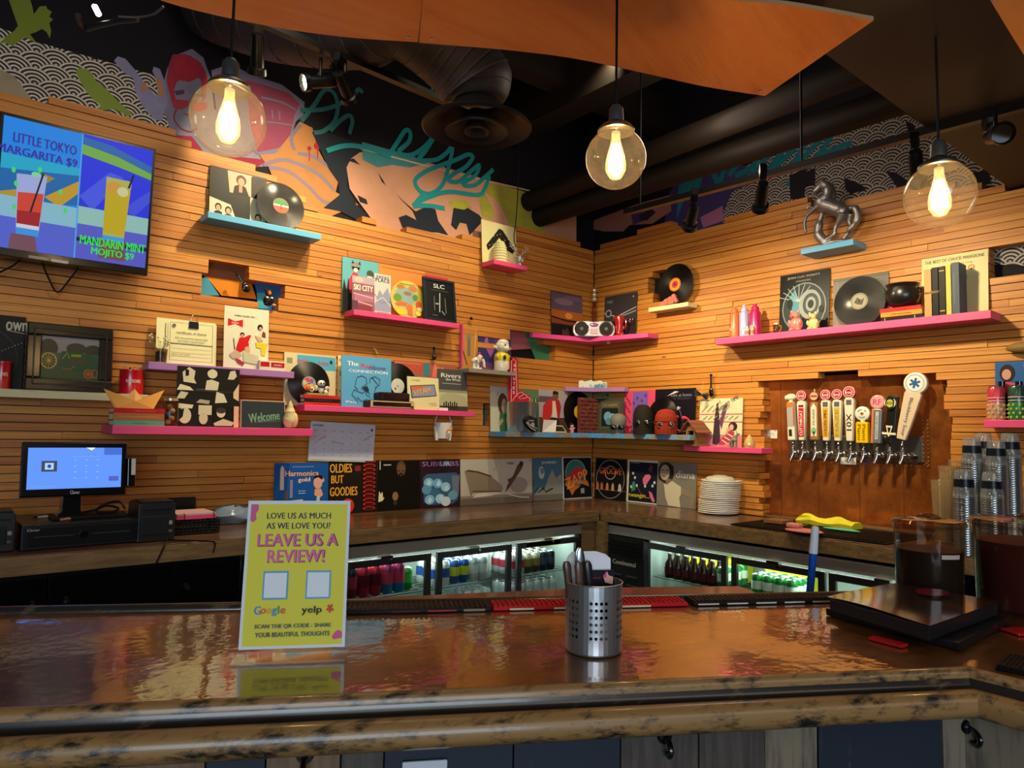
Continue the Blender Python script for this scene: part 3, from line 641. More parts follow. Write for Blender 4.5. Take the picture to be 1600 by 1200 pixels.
fridge('R',0,'steel topped glass door bar fridge with vent panel under the right back counter',FR,.56,'r',comp=(.69,1.0))
def row(w,mk,xs,ys,z,face):
    root=None
    for y in ys:
        for x in xs:
            loc=wpos(w,x,face-y,z)
            if root is None: root=mk(loc)
            else: dup(root,loc,RZ[w])
def ax(w,px,py,face): return W(w,px,py,face)[0]
# left fridge, door one: tall red and magenta cans
SH1=.62-.0
z1=.602-.07
def seq(a,n,st): return [a+st*i for i in range(n)]
for i,(c,nm) in enumerate([(('7a2436','9a3040','3a2a3a'),'dark red and grey'),(('a02232','5c1420','a82434'),'deep red'),(('2f6fa0','b83a56','93305a'),'magenta and blue')]):
    row('L',lambda l,c=c,nm=nm: mkcan('tall_can','tall %s can behind the left door of the left fridge'%nm,c,.158,'tall %s cans'%nm,l),seq(-2.385+i*.142,2 ,.069),(.10,.17,.24),.623,.60)
row('L',lambda l: mkcan('green_bottle_can','bright green can behind the left door of the left fridge',('2f8f3a','3fb04a','2f8f3a'),.122,'bright green cans',l),[-1.97],(.12,.19,.26),.623,.60)
for i,(c,nm) in enumerate([(('d8dcde','2b4f9a','dfe3e4'),'white and blue'),(('2c55a0','c8c832','2c55a0'),'yellow and blue'),(('b9c0c2','d2d6d6','a8b0b2'),'silver grey')]):
    row('L',lambda l,c=c,nm=nm: mkcan('drink_can','%s can on the shelf behind the middle door of the left fridge'%nm,c,.135,'%s cans'%nm,l),seq(-1.80+i*.137,2,.067),(.10,.165,.23),.623,.60)
row('L',lambda l: mkcan('white_can','tall white can at the right end behind the middle door of the left fridge',('eef2ef','dfe9e4','eef2ef'),.158,'tall white cans',l),[-1.40],(.14,.21),.623,.60)
for i,(c,nm) in enumerate([(('b0b6b8','a03040','d0d4d4'),'silver with red band'),(('3a2c22','8a7a32','c9c2a0'),'brown and gold'),(('17191f','34435e','20242c'),'black')]):
    row('L',lambda l,c=c,nm=nm: mkcan('drink_can','%s can on the shelf behind the right door of the left fridge'%nm,c,.12,'%s cans'%nm,l),seq(-1.235+i*.13,2,.067),(.10,.165,.23,.295),.623,.60)
row('L',lambda l: mkcan('drink_can','pale topped can on the lower shelf of the left fridge, right door',('8a9498','b9c0c2','c8ccce'),.12,'cans on the lower shelf, right door',l),seq(-1.24,6,.068),(.09,.157,.224),.453,.60)
row('L',lambda l: mkcan('drink_can','light blue can on the lower shelf of the left fridge, middle door',('2f9fd0','4fb4e0','cfd8dc'),.12,'light blue cans',l),[-1.58,-1.51,-1.44],(.09,.157),.453,.60)
row('L',lambda l: mkcan('drink_can','green topped can on the lower shelf of the left fridge, middle door',('3aa04a','5cbc5c','bfe0b0'),.12,'green topped lower cans',l),[-1.70],(.09,.157),.453,.60)
def mkbot(l):
    t=thing('soda_bottle','dark bottle with pale cap behind the first glass door of the right fridge','bottle',l,0,'dark bottles in the right fridge'); bottlemesh(t,'2a1410','5a2020','c9c2b0',.15); return t
row('R',mkbot,seq(1.12,6,.062),(.09,.155),.623,.56)
row('R',lambda l: mkcan('drink_can','green and white can at the end behind the first door of the right fridge',('2f7f3a','d8e4d0','3f9a4a'),.12,'green white cans, first door',l),seq(1.50,1,.066),(.09,.155,.22,.285),.623,.56)
row('R',lambda l: mkcan('drink_can','green and white can behind the second door of the right fridge',('3aa050','e8f0e0','2f8f40'),.12,'green white cans, second door',l),seq(1.72,4,.067),(.09,.155,.22),.623,.56)
for i,(a0,a1,lb) in enumerate(((1.16,1.50,'bright yellow carton tray stacked behind the bottles of the right fridge'),(1.68,1.93,'bright yellow carton tray behind the second door of the right fridge'))):
    t=thing('yellow_carton',lb,'carton',wpos('R',(a0+a1)/2,.56-.31,.623),RZ['R']); w=a1-a0
    obj('box',MB().box(-w/2,w/2,-.08,.1,0,.13,mat('d8d820',.5)),t,bevel=.003); obj('lid',MB().box(-w/2-.003,w/2+.003,-.083,.103,.13,.137,mat('f0ee3a',.5)),t)
t=thing('yellow_strip','bright yellow notice tucked at the top of the left fridge right door','notice',wpos('L',-1.08,.63,.80),0); obj('strip',MB().box(-.14,.14,0,.002,0,.035,mat('e2d81a',.5)),t)
# ================================================================ THE BAR
F1=Vector((-2.537,-3.409)); U=Vector((.86697,-.49837)); NN=Vector((.49837,.86697)); BZ=1.07
def bp(s,t,z): p=F1+U*s+NN*t; return Vector((p.x,p.y,z))
def bs(v): d=Vector((v[0],v[1]))-F1; return d.dot(U),d.dot(NN)
BA=math.atan2(U.y,U.x)
F0=F1-U*2.9; F2=Vector((-2.60,-5.3)); B0=F0+NN*.625; B1=Vector((-1.95,-3.085)); B2=Vector((-1.95,-5.3))
bar=thing('bar_counter','long glossy copper brown resin topped bar counter in the foreground, turning a corner at right','bar',(F1.x,F1.y,0))
lo=lambda v:(v[0]-F1.x,v[1]-F1.y)
obj('bar_top',MB().slab([lo(p) for p in (F0,F2*0+F1,F2,B2,B1,B0)],1.035,BZ,BARTOP),bar)
o1=-NN; d2=(F2-F1).normalized(); o2=Vector((d2.y,-d2.x)); mit=(o1+o2)/(1+o1.dot(o2))
def sweep(prof,m,path,outs,name):
    mb=MB(); vs=[];n=len(prof)
    for P,o in zip(path,outs):
        for d,z in prof: q=P+o*d*.56; vs.append((q.x-F1.x,q.y-F1.y,BZ+(z-BZ)*.76))
    fs=[(i*n+k,(i+1)*n+k,(i+1)*n+k+1,i*n+k+1) for i in range(len(path)-1) for k in range(n-1)]
    mb.add(vs,fs,m,True); return obj(name,mb,bar)
pth=[F0,F1,F2]; ou=[o1,mit,o2]
sweep([(-.02,1.069),(-.018,1.074),(-.008,1.0785),(.004,1.078),(.013,1.072),(.017,1.063),(.018,1.056)],RAILM,pth,ou,'lip_moulding')
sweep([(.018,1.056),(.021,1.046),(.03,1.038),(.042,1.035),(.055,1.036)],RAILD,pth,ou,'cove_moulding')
sweep([(.055,1.036),(.06,1.042),(.075,1.046),(.092,1.044),(.106,1.036),(.115,1.022),(.116,1.006),(.108,.992),(.094,.984),(.07,.982),(.0,.982)],RAILM,pth,ou,'round_nosing')
# back rail of the bar
k=MB(); q0=bs(H(0,950,BZ)); 
rp=[bp(-2.9,.66,BZ+.004),bp(0.0,.66,BZ+.004)]; e=B1-Vector((rp[1].x,rp[1].y))
rl=[F0+NN*.632,B1+Vector((-.004,.008))]
k.tube([(rl[0].x-F1.x,rl[0].y-F1.y,BZ-.002),(rl[1].x-F1.x,rl[1].y-F1.y,BZ-.002)],.0165,RAILD,12); obj('back_rail',k,bar)
obj('carcass',MB().slab([lo(F0+NN*.05),lo(F1+Vector((.05,.02))),lo(F2+Vector((.05,0))),lo(B2),lo(B1),lo(B0)],0,1.034,mat('1a1614',.7)),bar)
# front boards: each vertical board a piece
NVY=worn('navy_board','121c2c','5a5850',.56,.66,7,.6,(7,7,.8)); GRYB=worn('grey_board','564a42','2e2723',.42,.6,5,.6,(9,9,.8)); TANB=worn('tan_board','7a5c40','48352a',.42,.62,5,.55,(9,9,1)); LGT=worn('weathered_board','7a6c58','2c2622',.46,.62,6,.6,(9,9,.8))
def fs_(px,py=1186):
    d=ray(px,py); t=((F1-Vector((CP.x,CP.y))).dot(NN)+.035)/(Vector((d.x,d.y)).dot(NN)); P=CP+d*t; return bs(P)[0]
edges=[(-520,GRYB),(-380,NVY),(-250,TANB),(-120,GRYB),(0,GRYB),(92,LGT),(190,TANB),(324,NVY),(417,TANB),(533,GRYB),(600,NVY),(800,NVY),(966,GRYB),(1087,GRYB),(1190,LGT),(1273,NVY),(1466,LGT),(1560,None)]
for i in range(len(edges)-1):
    a,b=fs_(edges[i][0]),fs_(edges[i+1][0]); a=max(a,-2.88); b=min(b,.03)
    if b-a<.01: continue
    P=bp((a+b)/2,.022+random.uniform(0,.004),.002); obj('front_board',MB().box(-(b-a)/2+.0015,(b-a)/2-.0015,0,.022,0,1.008,edges[i][1]),bar,(P.x-F1.x,P.y-F1.y,.002),(0,0,BA))
for i in range(9):
    y=-3.37-i*.2; obj('front_board',MB().box(.0015,.1985,0,.022,0,1.008,(LGT,GRYB,NVY,TANB)[i%4]),bar,(.022,y-F1.y,.002),(0,0,-PI/2))
def hook(px,py,label):
    s=fs_(px,py); P=bp(s,.02,0); d=ray(px,py); z=CP.z+ (Vector((P.x,P.y))-Vector((CP.x,CP.y))).length/Vector((d.x,d.y)).length*d.z
    t=thing('coat_hook',label,'hook',(P.x,P.y,z),BA,'black hooks under the bar edge')
    obj('back_plate',MB().lathe([(.001,-.005),(.011,-.004),(.014,0)],BLKG,seg=14,axis='y'),t)
    obj('hook_arm',MB().tube(curve([(0,-.003,.0),(0,-.02,-.004),(0,-.028,-.015),(0,-.02,-.026),(0,-.010,-.024)],4),[.005]*16+[.005],BLKG,8),t)
hook(1503,1134,'black coat hook under the bar edge by the corner'); hook(1034,1150,'black coat hook under the bar edge below the cutlery holder'); hook(478,1180,'black coat hook under the bar edge below the yellow sign')
s=fs_(663,1186); P=bp(s,.018,.86)
t=thing('power_outlet','white power outlet plate on the bar front boards','outlet',(P.x,P.y,.90),BA)
obj('plate',MB().box(-.037,.037,-.006,.0,-.058,.058,mat('c3c8d0',.4)),t,bevel=.002); obj('socket',MB().box(-.017,.017,-.0085,-.006,-.035,.045,mat('d0d4da',.4)),t); obj('screw',MB().cyl((0,-.0095,.03),.003,.002,BLK,'y',8),t)
# worktop between the bar and the fridges
pts=[H(*p,1.0) for p in [(300,945),(540,935.5),(882,920),(973,917.5),(1154,915.5),(1193,929.5)]]
b=[Vector((p.x,p.y)) for p in pts]; e=[b[-1]-NN*.12,b[0]-NN*.12]
t=thing('underbar_worktop','brown wooden service worktop just behind the bar','worktop',(b[2].x,b[2].y,0))
pl=[(q.x-b[2].x,q.y-b[2].y) for q in b+e]; pl=pl[::-1]
obj('top_board',MB().slab(pl,.965,1.0,LEDGE),t,bevel=.003); c_=Vector((sum(p[0] for p in pl)/len(pl),sum(p[1] for p in pl)/len(pl)))
obj('cabinet',MB().slab([((p[0]-c_.x)*.93+c_.x,(p[1]-c_.y)*.93+c_.y) for p in pl],0,.965,mat('2a1d14',.6)),t)
# ---- bar mats along the back edge
def batmat(px0,px1,cols,label,spec,y=940):
    s0=bs(H(px0,y,BZ))[0]; s1=bs(H(px1,y,BZ))[0]; P=bp((s0+s1)/2,.545,BZ+.0015); w=s1-s0
    t=thing('bar_mat',label,'mat',P,BA); obj('rubber_base',MB().box(-w/2,w/2,-.03,.035,0,.009,mat(cols,.55)),t,bevel=.002)
    mb=MB()
    for q in range(int(w/.012)): mb.box(-w/2+.003+q*.012,-w/2+.009+q*.012,-.026,.031,.009,.012,mat(cols,.5))
    o=obj('rib',mb,t); o['kind']='stuff'
    printed(t,w,.009,spec,y=-.0302)
batmat(546,760,'141112','black bar mat with worn red lettering, left of the red mat',[('r',.55,.2,.75,.6,'a03030'),('r',.8,.1,.95,.7,'8a7a60'),('r',.3,.3,.5,.5,'7a2626')])
batmat(762,1062,'c01824','red bar mat with white marks behind the cutlery holder',[('r',.08,.1,.2,.6,'d8c8a0'),('r',.3,.1,.42,.6,'d8c8a0'),('r',.62,.1,.8,.6,'d8c8a0')])
batmat(1064,1385,'151214','black bar mat with white dashes along the bar edge, right of the red mat',[('r',.02+.14*i,.2,.12+.14*i,.6,'cfcac0') for i in range(7)],936)
# ---- acrylic review sign
a=H(366,1030,BZ);b=H(543,1024,BZ); w=(b-a).length; SA=math.atan2(b.y-a.y,b.x-a.x)
t=thing('review_sign','yellow review request sign in a clear acrylic holder standing on the bar','sign',((a.x+b.x)/2,(a.y+b.y)/2,BZ+.0015),SA)
M=Matrix.Rotation(R(-7),4,'X')
obj('acrylic_foot',MB().box(-w/2,w/2,-.045,.02,0,.0025,ACRYL),t)
pan=bpy.data.objects.new('panel_holder',MB().box(-w/2,w/2,-.003,.004,0,.292,SLEEVE).mesh('p')); COL.objects.link(pan); pan.parent=t; pan.rotation_euler=(R(-8),0,0); pan.location=(0,0,.0025)
ww=w-.012
sh=obj('printed_sheet',MB().box(-ww/2,ww/2,0,.0012,.012,.287,mat('dcdfe0',.5)),pan)
PK='d0568a'; NV='1c2440'
sp=[('r',.03,.02,.97,.975,'ddd236'),('p',[(.03,.975),(.10,.975),(.105,.94),(.08,.91),(.09,.87),(.06,.85),(.03,.86)],PK),('p',[(.97,.10),(.93,.115),(.90,.10),(.87,.07),(.89,.05),(.97,.06)],PK),
 ('t','LOVE US AS MUCH',.5,.895,.042,.62,NV),('t','AS WE LOVE YOU?',.5,.825,.042,.62,NV),('t','LEAVE US A',.508,.725,.088,.78,'7a2350'),('t','REVIEW!',.495,.615,.088,.55,'7a2350'),
 ('t','LEAVE US A',.5,.728,.084,.77,'d85f94'),('t','REVIEW!',.49,.618,.084,.54,'d85f94'),('r',.19,.325,.43,.515,'5f9fc8'),('r',.60,.325,.84,.515,'5f9fc8'),('r',.205,.337,.415,.503,'d9dee2'),('r',.615,.337,.825,.503,'d9dee2'),
 ('t','G',.155,.255,.055,.06,'4a7ed0'),('t','o',.21,.25,.036,.045,'d05040'),('t','o',.262,.25,.036,.045,'d8a030'),('t','g',.315,.242,.05,.045,'4a7ed0'),('t','l',.352,.257,.052,.012,'40a050'),('t','e',.395,.25,.036,.045,'d05040'),
 ('t','yelp',.67,.248,.06,.19,'151515')]+[('l',[(.845,.26),(.845+.035*math.cos(R(a)),.26+.028*math.sin(R(a)))],.02,'cc3a2a') for a in (60,130,200,265,330)]+[
 ('t','SCAN THE QR CODE - SHARE',.5,.148,.03,.72,'2a3a60'),('t','YOUR BEAUTIFUL THOUGHTS',.5,.095,.03,.70,'2a3a60')]
printed(sh,ww,.275,sp,y=-.0006,z0=.012)
# ---- perforated steel cutlery holder
fr=H(927,1030,BZ); vd=Vector((fr.x-CP.x,fr.y-CP.y)).normalized(); Rr_=.0565; Hc=.134
C0=Vector((fr.x,fr.y))+vd*Rr_
t=thing('cutlery_holder','brushed steel perforated cutlery holder standing on the bar','cutlery holder',(C0.x,C0.y,BZ+.0015),math.atan2(-vd.y,-vd.x))
BR=NT('brushed_steel'); nn_=BR.noise(9,5,.7,'Object',(1,1,30)); BR.bump(nn_,.15,.001); BR.t.nodes['Principled BSDF'].inputs['Base Color'].default_value=lin('c2c4c6'); BR=BR.set(Metallic=.9,Roughness=.33)
mb=MB(); NC=36; r0=Rr_; ch=[.0145*i+.024 for i in range(8)]
def P3(a,z,r=r0): return (r*math.cos(a),r*math.sin(a),z)
rowz=[(.036+i*.0132) for i in range(6)]; 
zs=[0,.028]+[]; 
for c in range(NC):
    a0=2*PI*c/NC; a1=2*PI*(c+1)/NC; hol=(c%5) in (0,1,2)
    mb.add([P3(a0,.004),P3(a1,.004),P3(a1,.0294),P3(a0,.0294)],[(0,1,2,3)],BR,True); mb.add([P3(a0,.0294+6*.0132),P3(a1,.0294+6*.0132),P3(a1,Hc),P3(a0,Hc)],[(0,1,2,3)],BR,True)
    for i in range(6):
        z0_=.0294+i*.0132; z1_=z0_+.0132
        if not hol: mb.add([P3(a0,z0_),P3(a1,z0_),P3(a1,z1_),P3(a0,z1_)],[(0,1,2,3)],BR,True); continue
        am=(a0+a1)/2; zm=(z0_+z1_)/2; hr=.0033; vs=[]
        for q in range(8):
            g=q*PI/4; vs.append(P3(am+hr*math.cos(g)/r0,zm+hr*math.sin(g)))
        for q in range(8):
            g=q*PI/4; cx=round(math.cos(g)*1.42) ; cy=round(math.sin(g)*1.42); cx=max(-1,min(1,cx));cy=max(-1,min(1,cy)); vs.append(P3(am+cx*(a1-a0)/2,zm+cy*.0066))
        mb.add(vs,[(q,(q+1)%8,8+(q+1)%8,8+q) for q in range(8)],BR,True)
obj('perforated_body',mb,t); obj('rim',MB().tube([P3(2*PI*q/40,Hc) for q in range(40)],.0014,BR,8,True),t); obj('base',MB().lathe([(.001,0),(r0-.003,0),(r0,.004)],BR,seg=36),t)
th=t.rotation_euler.z
def cut(ax_,ay,lean,tilt,kind,label,L=.21,col='3d2a1c'):
    c=thing(kind,label,'cutlery',(C0.x+ax_,C0.y+ay,BZ+.008),BA); c.rotation_euler=(tilt,lean,BA)
    if kind=='steak_knife':
        obj('handle',MB().lathe([(.001,.08),(.007,.082),(.0085,.10),(.008,.14),(.009,.160),(.006,.168),(.001,.169)],mat(col,.4,coat=.3),seg=12,sx=1,sy=.6),c); obj('blade',MB().box(-.007,.007,-.0007,.0007,0,.083,STEEL),c)
    else:
        obj('stem',MB().tube([(0,0,0),(0,0,.08),(0,.002,.14)],[.003,.003,.004],STEEL,8),c)
        obj('handle_end',MB().ell((0,.002,.165),(.009,.002,.028),STEEL),c)
e1=U*-.038; 
for i,(k_,dx,dy,l_,col,lb) in enumerate([('steak_knife',-.036,.0,-.13,'4a3020','brown handled knife leaning at the left side of the cutlery holder'),('steak_knife',-.026,-.012,-.06,'5a4030','taupe handled knife second from the left in the cutlery holder'),('fork',-.02,.004,-.04,'','steel fork handle standing in the cutlery holder'),('steak_knife',-.008,.0,-.05,'3a2418','dark brown handled knife standing upright in the cutlery holder'),('steak_knife',.004,-.006,-.12,'1a1a1e','black handled knife leaning in front of the cards'),('fork',-.014,.012,-.08,'','steel fork with curved end beside the upright knife')]):
    v=U*dx+NN*dy; cut(v.x,v.y,l_,0,k_,lb,col=col or '333333')
v=NN*.02+U*-.002
t2=thing('napkin_stack','white folded napkins standing in the cutlery holder','napkins',(C0.x+v.x,C0.y+v.y,BZ+.01),BA,tilt=R(-4))
for q in range(7): obj('napkin',MB().prism([(-.046+q*.0012,0),(.046-q*.0006,0),(.046-q*.0006,.165+q*.001),(.02,.170+q*.0013),(-.03,.168+q*.0015),(-.046+q*.0012,.162+q*.001)],q*.0032,q*.0032+.0022,mat('e6e7ec',.7)),t2)
v=NN*.010+U*.018
t3=thing('business_card','dark business card with pink house logo in front of the napkins','card',(C0.x+v.x,C0.y+v.y,BZ+.012),BA,tilt=R(-3))
obj('card_sheet',MB().box(-.030,.030,0,.001,.04,.142,mat('120e16',.35)),t3)
printed(t3,.06,.102,[('p',[(.60,.88),(.74,.97),(.78,.9),(.95,.86),(.93,.72),(.66,.76)],'d9a58c'),('p',[(.58,.88),(.72,.98),(.70,.84)],'d04a80'),('t','restaurant.com',.55,.62,.05,.8,'c8ccd0'),('r',.1,.84,.5,.86,'8a2030'),('r',.15,.46,.85,.475,'7a2a30')],z0=.04)
# ---- menus, tray, pitchers at right
q=[H(1290,962,BZ),H(1500,1020,BZ),H(1580,975,BZ),H(1400,938,BZ)]
def menu(pts,z,h,m,label,name,topspec=None,redtab=False):
    c=sum((Vector((p.x,p.y)) for p in pts),Vector((0,0)))/4; t=thing(name,label,'menu',(c.x,c.y,z))
    pl=[(p.x-c.x,p.y-c.y) for p in pts]; obj('cover',MB().slab(pl,0,h,m),t,bevel=.003)
    return t,pl,c
ml1,pl1,cc=menu(q,BZ+.0015,.018,mat('141416',.3,coat=.4),'black folder lying at the bottom of the menu pile','menu_folder')
qq=[H(1296,955,BZ+.02),H(1452,1003,BZ+.02),H(1560,962,BZ+.02),H(1400,932,BZ+.02)]
ml2,pl2,cc2=menu(qq,BZ+.0205,.03,mat('1b1b1d',.35,coat=.3),'thick black menu box on top of the folder','menu_box')
t=thing('laminated_menu','glossy laminated menu with worn red and orange pictures on top of the pile','menu',(cc2.x,cc2.y,BZ+.0515))
n=8; vs=[];fs=[]
A,B,C_,D_=[Vector((p[0]*1.03,p[1]*1.03)) for p in pl2]
for i in range(n+1):
    for j in range(n+1):
        u_,v_=i/n,j/n; p=(A*(1-u_)+B*u_)*(1-v_)+(D_*(1-u_)+C_*u_)*v_; vs.append((p.x,p.y,.002+.010*abs(math.sin(u_*2.4+v_*1.1))*(1-v_)*(1-u_)))
fs=[(i*(n+1)+j,(i+1)*(n+1)+j,(i+1)*(n+1)+j+1,i*(n+1)+j+1) for i in range(n) for j in range(n)]
LM=worn('laminated_print','3a2c26','7a4a34',.55,.68,5,.12,(1,1,1),1,.25)
obj('sheet',MB().add(vs,fs,LM,True),t)
obj('picture',MB().add([(*((A*.25+C_*.75)*.9+Vector((.02,.05))+Vector((.05*math.cos(g),.035*math.sin(g)))),.009) for g in [k*PI/8 for k in range(16)]],[tuple(range(16))],mat('8c1c24',.15,coat=1)),t)
a=H(1348,995,BZ+.006);b=H(1414,1012,BZ+.006); tag(obj('red_strip',MB().box(-.035,.035,.004,.03,0,.0055,RED),None,(a+b)/2+Vector((0,0,-.004+.0)),(0,0,math.atan2(b.y-a.y,b.x-a.x))),'red slip sticking out under the front of the menu pile','menu')
def pitcher(px,py,wpx,liq,lev,label,h=.205,flare=1.12):
    c=H(px,py,BZ+.001); dd=(c-CP).length; r=wpx/F*dd/2; vd=Vector((c.x-CP.x,c.y-CP.y)).normalized(); c=c+Vector((vd.x,vd.y,0))*r
    t=thing('pitcher',label,'pitcher',c,math.atan2(-vd.y,-vd.x))
    obj('body',MB().lathe([(.001,0),(r*.96,0),(r,.01),(r*flare,h),(r*flare+.004,h+.003)],PITCH,seg=36),t)
    obj('liquid',MB().lathe([(.001,.005),(r*.93,.006),(r*.96,.012),(r*.96*(1+(flare-1)*lev),h*lev),(.001,h*lev)],mat(liq,.35),seg=36),t)
    l=MB(); R1=r*flare+.006; l.lathe([(R1,h-.006),(R1+.002,h+.004),(R1-.004,h+.012),(R1*.6,h+.016),(.001,h+.018)],PITCH,seg=36); l.ell((0,0,h+.016),(.018,.03,.014),PITCH); obj('lid',l,t)
    obj('spout',MB().prism([(-.018,0),(.018,0),(.0,-.035)],-.002,.002,PITCH),t,(r*flare+.005,0,h-.002),(0,0,PI/2))
    o_=Vector((-math.sin(0),0)); obj('handle',MB().tube(curve([(-.0,r*flare,h*.88),(0,r*flare+.045,h*.85),(0,r*flare+.05,h*.5),(0,r*flare+.012,h*.2),(0,r,h*.15)]),.008,PITCH,8),t) if flare>1.05 else None
    return t,r
pt,pr=pitcher(1453,950,80,'0b080a',.68,'clear plastic pitcher more than half full of black cola',.205,1.05)
obj('sticker',MB().lathe([(pr*1.055,.125),(pr*1.057,.136)],mat('b9a79c',.5),seg=10,a0=R(20),a1=R(55)),pt)
pitcher(1612,966,118,'4a0c12',.80,'large pitcher of dark red drink at the right frame edge',.215,1.08)
P=H(1592,990,BZ+.0015); tag(obj('red_coaster',MB().box(-.02,.06,-.02,.03,0,.006,RED),None,P,(0,0,BA),bevel=.002),'red bar mat corner under the red pitcher','mat')
P=H(1625,1048,BZ+.0015); t=thing('rubber_mat','black perforated rubber mat at the right end of the bar','mat',P,R(-85))
obj('mat_base',MB().box(-.06,.10,-.055,.055,0,.004,BLK),t); g=MB()
for i in range(22): g.box(-.058+i*.0072,-.054+i*.0072,-.053,.053,.004,.009,BLK)
for i in range(14): g.box(-.058,.098,-.053+i*.008,-.049+i*.008,.004,.0085,BLK)
o=obj('mat_grid',g,t); o['kind']='stuff'
# blue handle with white cap standing behind the bar
b0=H(1264,932,1.0); b0=Vector((b0.x,b0.y,0)); vt=H(1273,820,1.0)
dr=ray(1274,822); tt=(Vector((b0.x,b0.y))-Vector((CP.x,CP.y))).length/Vector((dr.x,dr.y)).length; tp=CP+dr*tt
t=thing('broom','blue broom handle with white cap standing up behind the bar','broom',(b0.x-(tp.x-b0.x)*4,b0.y-(tp.y-b0.y)*4,0))
v=tp-t.location; L=v.length; q=v.to_track_quat('Z','Y').to_euler(); 
def ob(n_,pts,r,m,seg=14): 
    mb=MB(); vs=[Vector((0,0,z)) for z in pts]; mb.tube(vs,r,m,seg); return obj(n_,mb,t,(0,0,0),q)
ob('handle',[.10,L-.085],.0115,mat('1c50b8',.35)); ob('cap',[L-.086,L-.02,L-.006,L],[.0135,.012,.0115,.008],mat('d8dde4',.4))
bh=MB(); bh.box(-.12,.12,-.02,.02,.06,.11,mat('1c50b8',.4)); obj('brush_head',bh,t); bh=MB()
for i in range(60): bh.box(-.115+(i%15)*.0158,-.107+(i%15)*.0158,-.018+(i//15)*.010,-.012+(i//15)*.010,0.001,.06,mat('d8dde4',.6))
o=obj('bristles',bh,t); o['kind']='stuff'
# ================================================================ SHELVES
def shelf(w,pl,pr,dep,h,m,label,name='wall_shelf',group=None):
    a0,z0=W(w,*pl,dep); a1,z1=W(w,*pr,dep); z=(z0+z1)/2
    t=thing(name,label,'shelf',wpos(w,(a0+a1)/2,.0,z),RZ[w],group); L=a1-a0
    obj('board',MB().box(-L/2,L/2,-dep,-.004,-h,0,m),t,bevel=.002); return z
Zblue=shelf('L',(325,330),(502,366),.135,.033,BLUE,'light blue shelf high on the left wall holding a sleeve and a record')
Zwhite=shelf('L',(-150,603),(232,615),.13,.036,CREAMP,'long cream shelf at far left under the television')
Zpur=shelf('L',(232,566),(460,580),.13,.036,PURPLE,'purple shelf on the left wall behind the black and white poster')
Zlow=shelf('L',(176,663),(489,671),.27,.040,PINK,'pink shelf low on the left wall above the register')
Zmid=shelf('L',(476,633),(743,643),.13,.033,PINK,'pink shelf with the light blue book on the left wall')
Zup=shelf('L',(553,483),(718,506),.13,.032,PINK,'pink shelf holding the travel books, above the middle of the left wall')
Ztop=shelf('L',(772,406),(824,415),.15,.032,PINK,'small pink shelf under the mural near the corner')
Zgr=shelf('L',(733,573),(806,583),.13,.028,GREYP,'grey wooden shelf under the lamb cookie jar')
zc=W('L',850,520,.1)[1]
cs=thing('corner_shelf','pink and purple corner shelf spanning both walls','shelf',(0,0,zc))
a0=W('L',830,520,.02)[0]; a1=W('R',1015,520,.10)[0]
obj('board',MB().slab([(a0,-.004),(a0,-.04),(-.22,-.16),(-.12,-a1),(-.004,-a1),(-.004,-.004)],-.033,0,worn('pink_purple_paint','d9488c','8e4c94',.55,.62,5,.4)),cs,bevel=.002)
P=W('R',972,526,.10); obj('bracket',MB().box(-.012,.012,-.008,0,-.05,.0,CREAMP),cs,(-.135,-P[0]+.10,-.004),(0,0,-PI/2))
Zc=zc
zb=W('L',770,674,.19)[1]
cs=thing('corner_shelf','long worn light blue corner shelf holding records and mannequin heads','shelf',(0,0,zb))
a0=W('L',763,674,.0)[0]; a1=W('R',1078,680,.19)[0]
for i,(xa,xb) in enumerate([(a0,a0+.6),(a0+.603,a0+.84),(a0+.843,-.19)]): obj('board',MB().box(xa,xb,-.19,-.004,-.036,0,WORNBLUE),cs,bevel=.002)
for ya,yb in ((-.004,-.45),(-.453,-a1)): obj('board',MB().box(-.189,-.004,yb,ya,-.036,0,WORNBLUE),cs,bevel=.002)
Zb=zb
zp=W('L',900,604,.12)[1]
cs=thing('corner_shelf','small purple corner shelf under the patterned cloth','shelf',(0,0,zp)); a0=W('L',887,604,.05)[0]; a1=W('R',973,605,.07)[0]
obj('board',MB().slab([(a0,-.004),(a0,-.03),(-.15,-.14),(-.05,-a1),(-.004,-a1),(-.004,-.004)],-.032,0,PURPLE),cs,bevel=.002); Zp=zp
Zpk=shelf('R',(1068,697),(1190,700),.13,.033,PINK,'short pink shelf beside the copper panel holding the birdhouse')
Zws=shelf('R',(1013,480),(1075,473),.11,.030,CREAMP,'small cream shelf under the record with an orange label')
Zbh=shelf('R',(1251,387),(1333,375),.16,.034,BLUE,'small light blue shelf under the horse statue')
Zpr=shelf('R',(1118,527),(1548,487),.16,.040,PINK,'long pink shelf on the right wall above the beer taps')
Zlr=shelf('R',(1537,657),(1690,655),.14,.036,PINK,'pink shelf end at the right edge holding the tall cans')
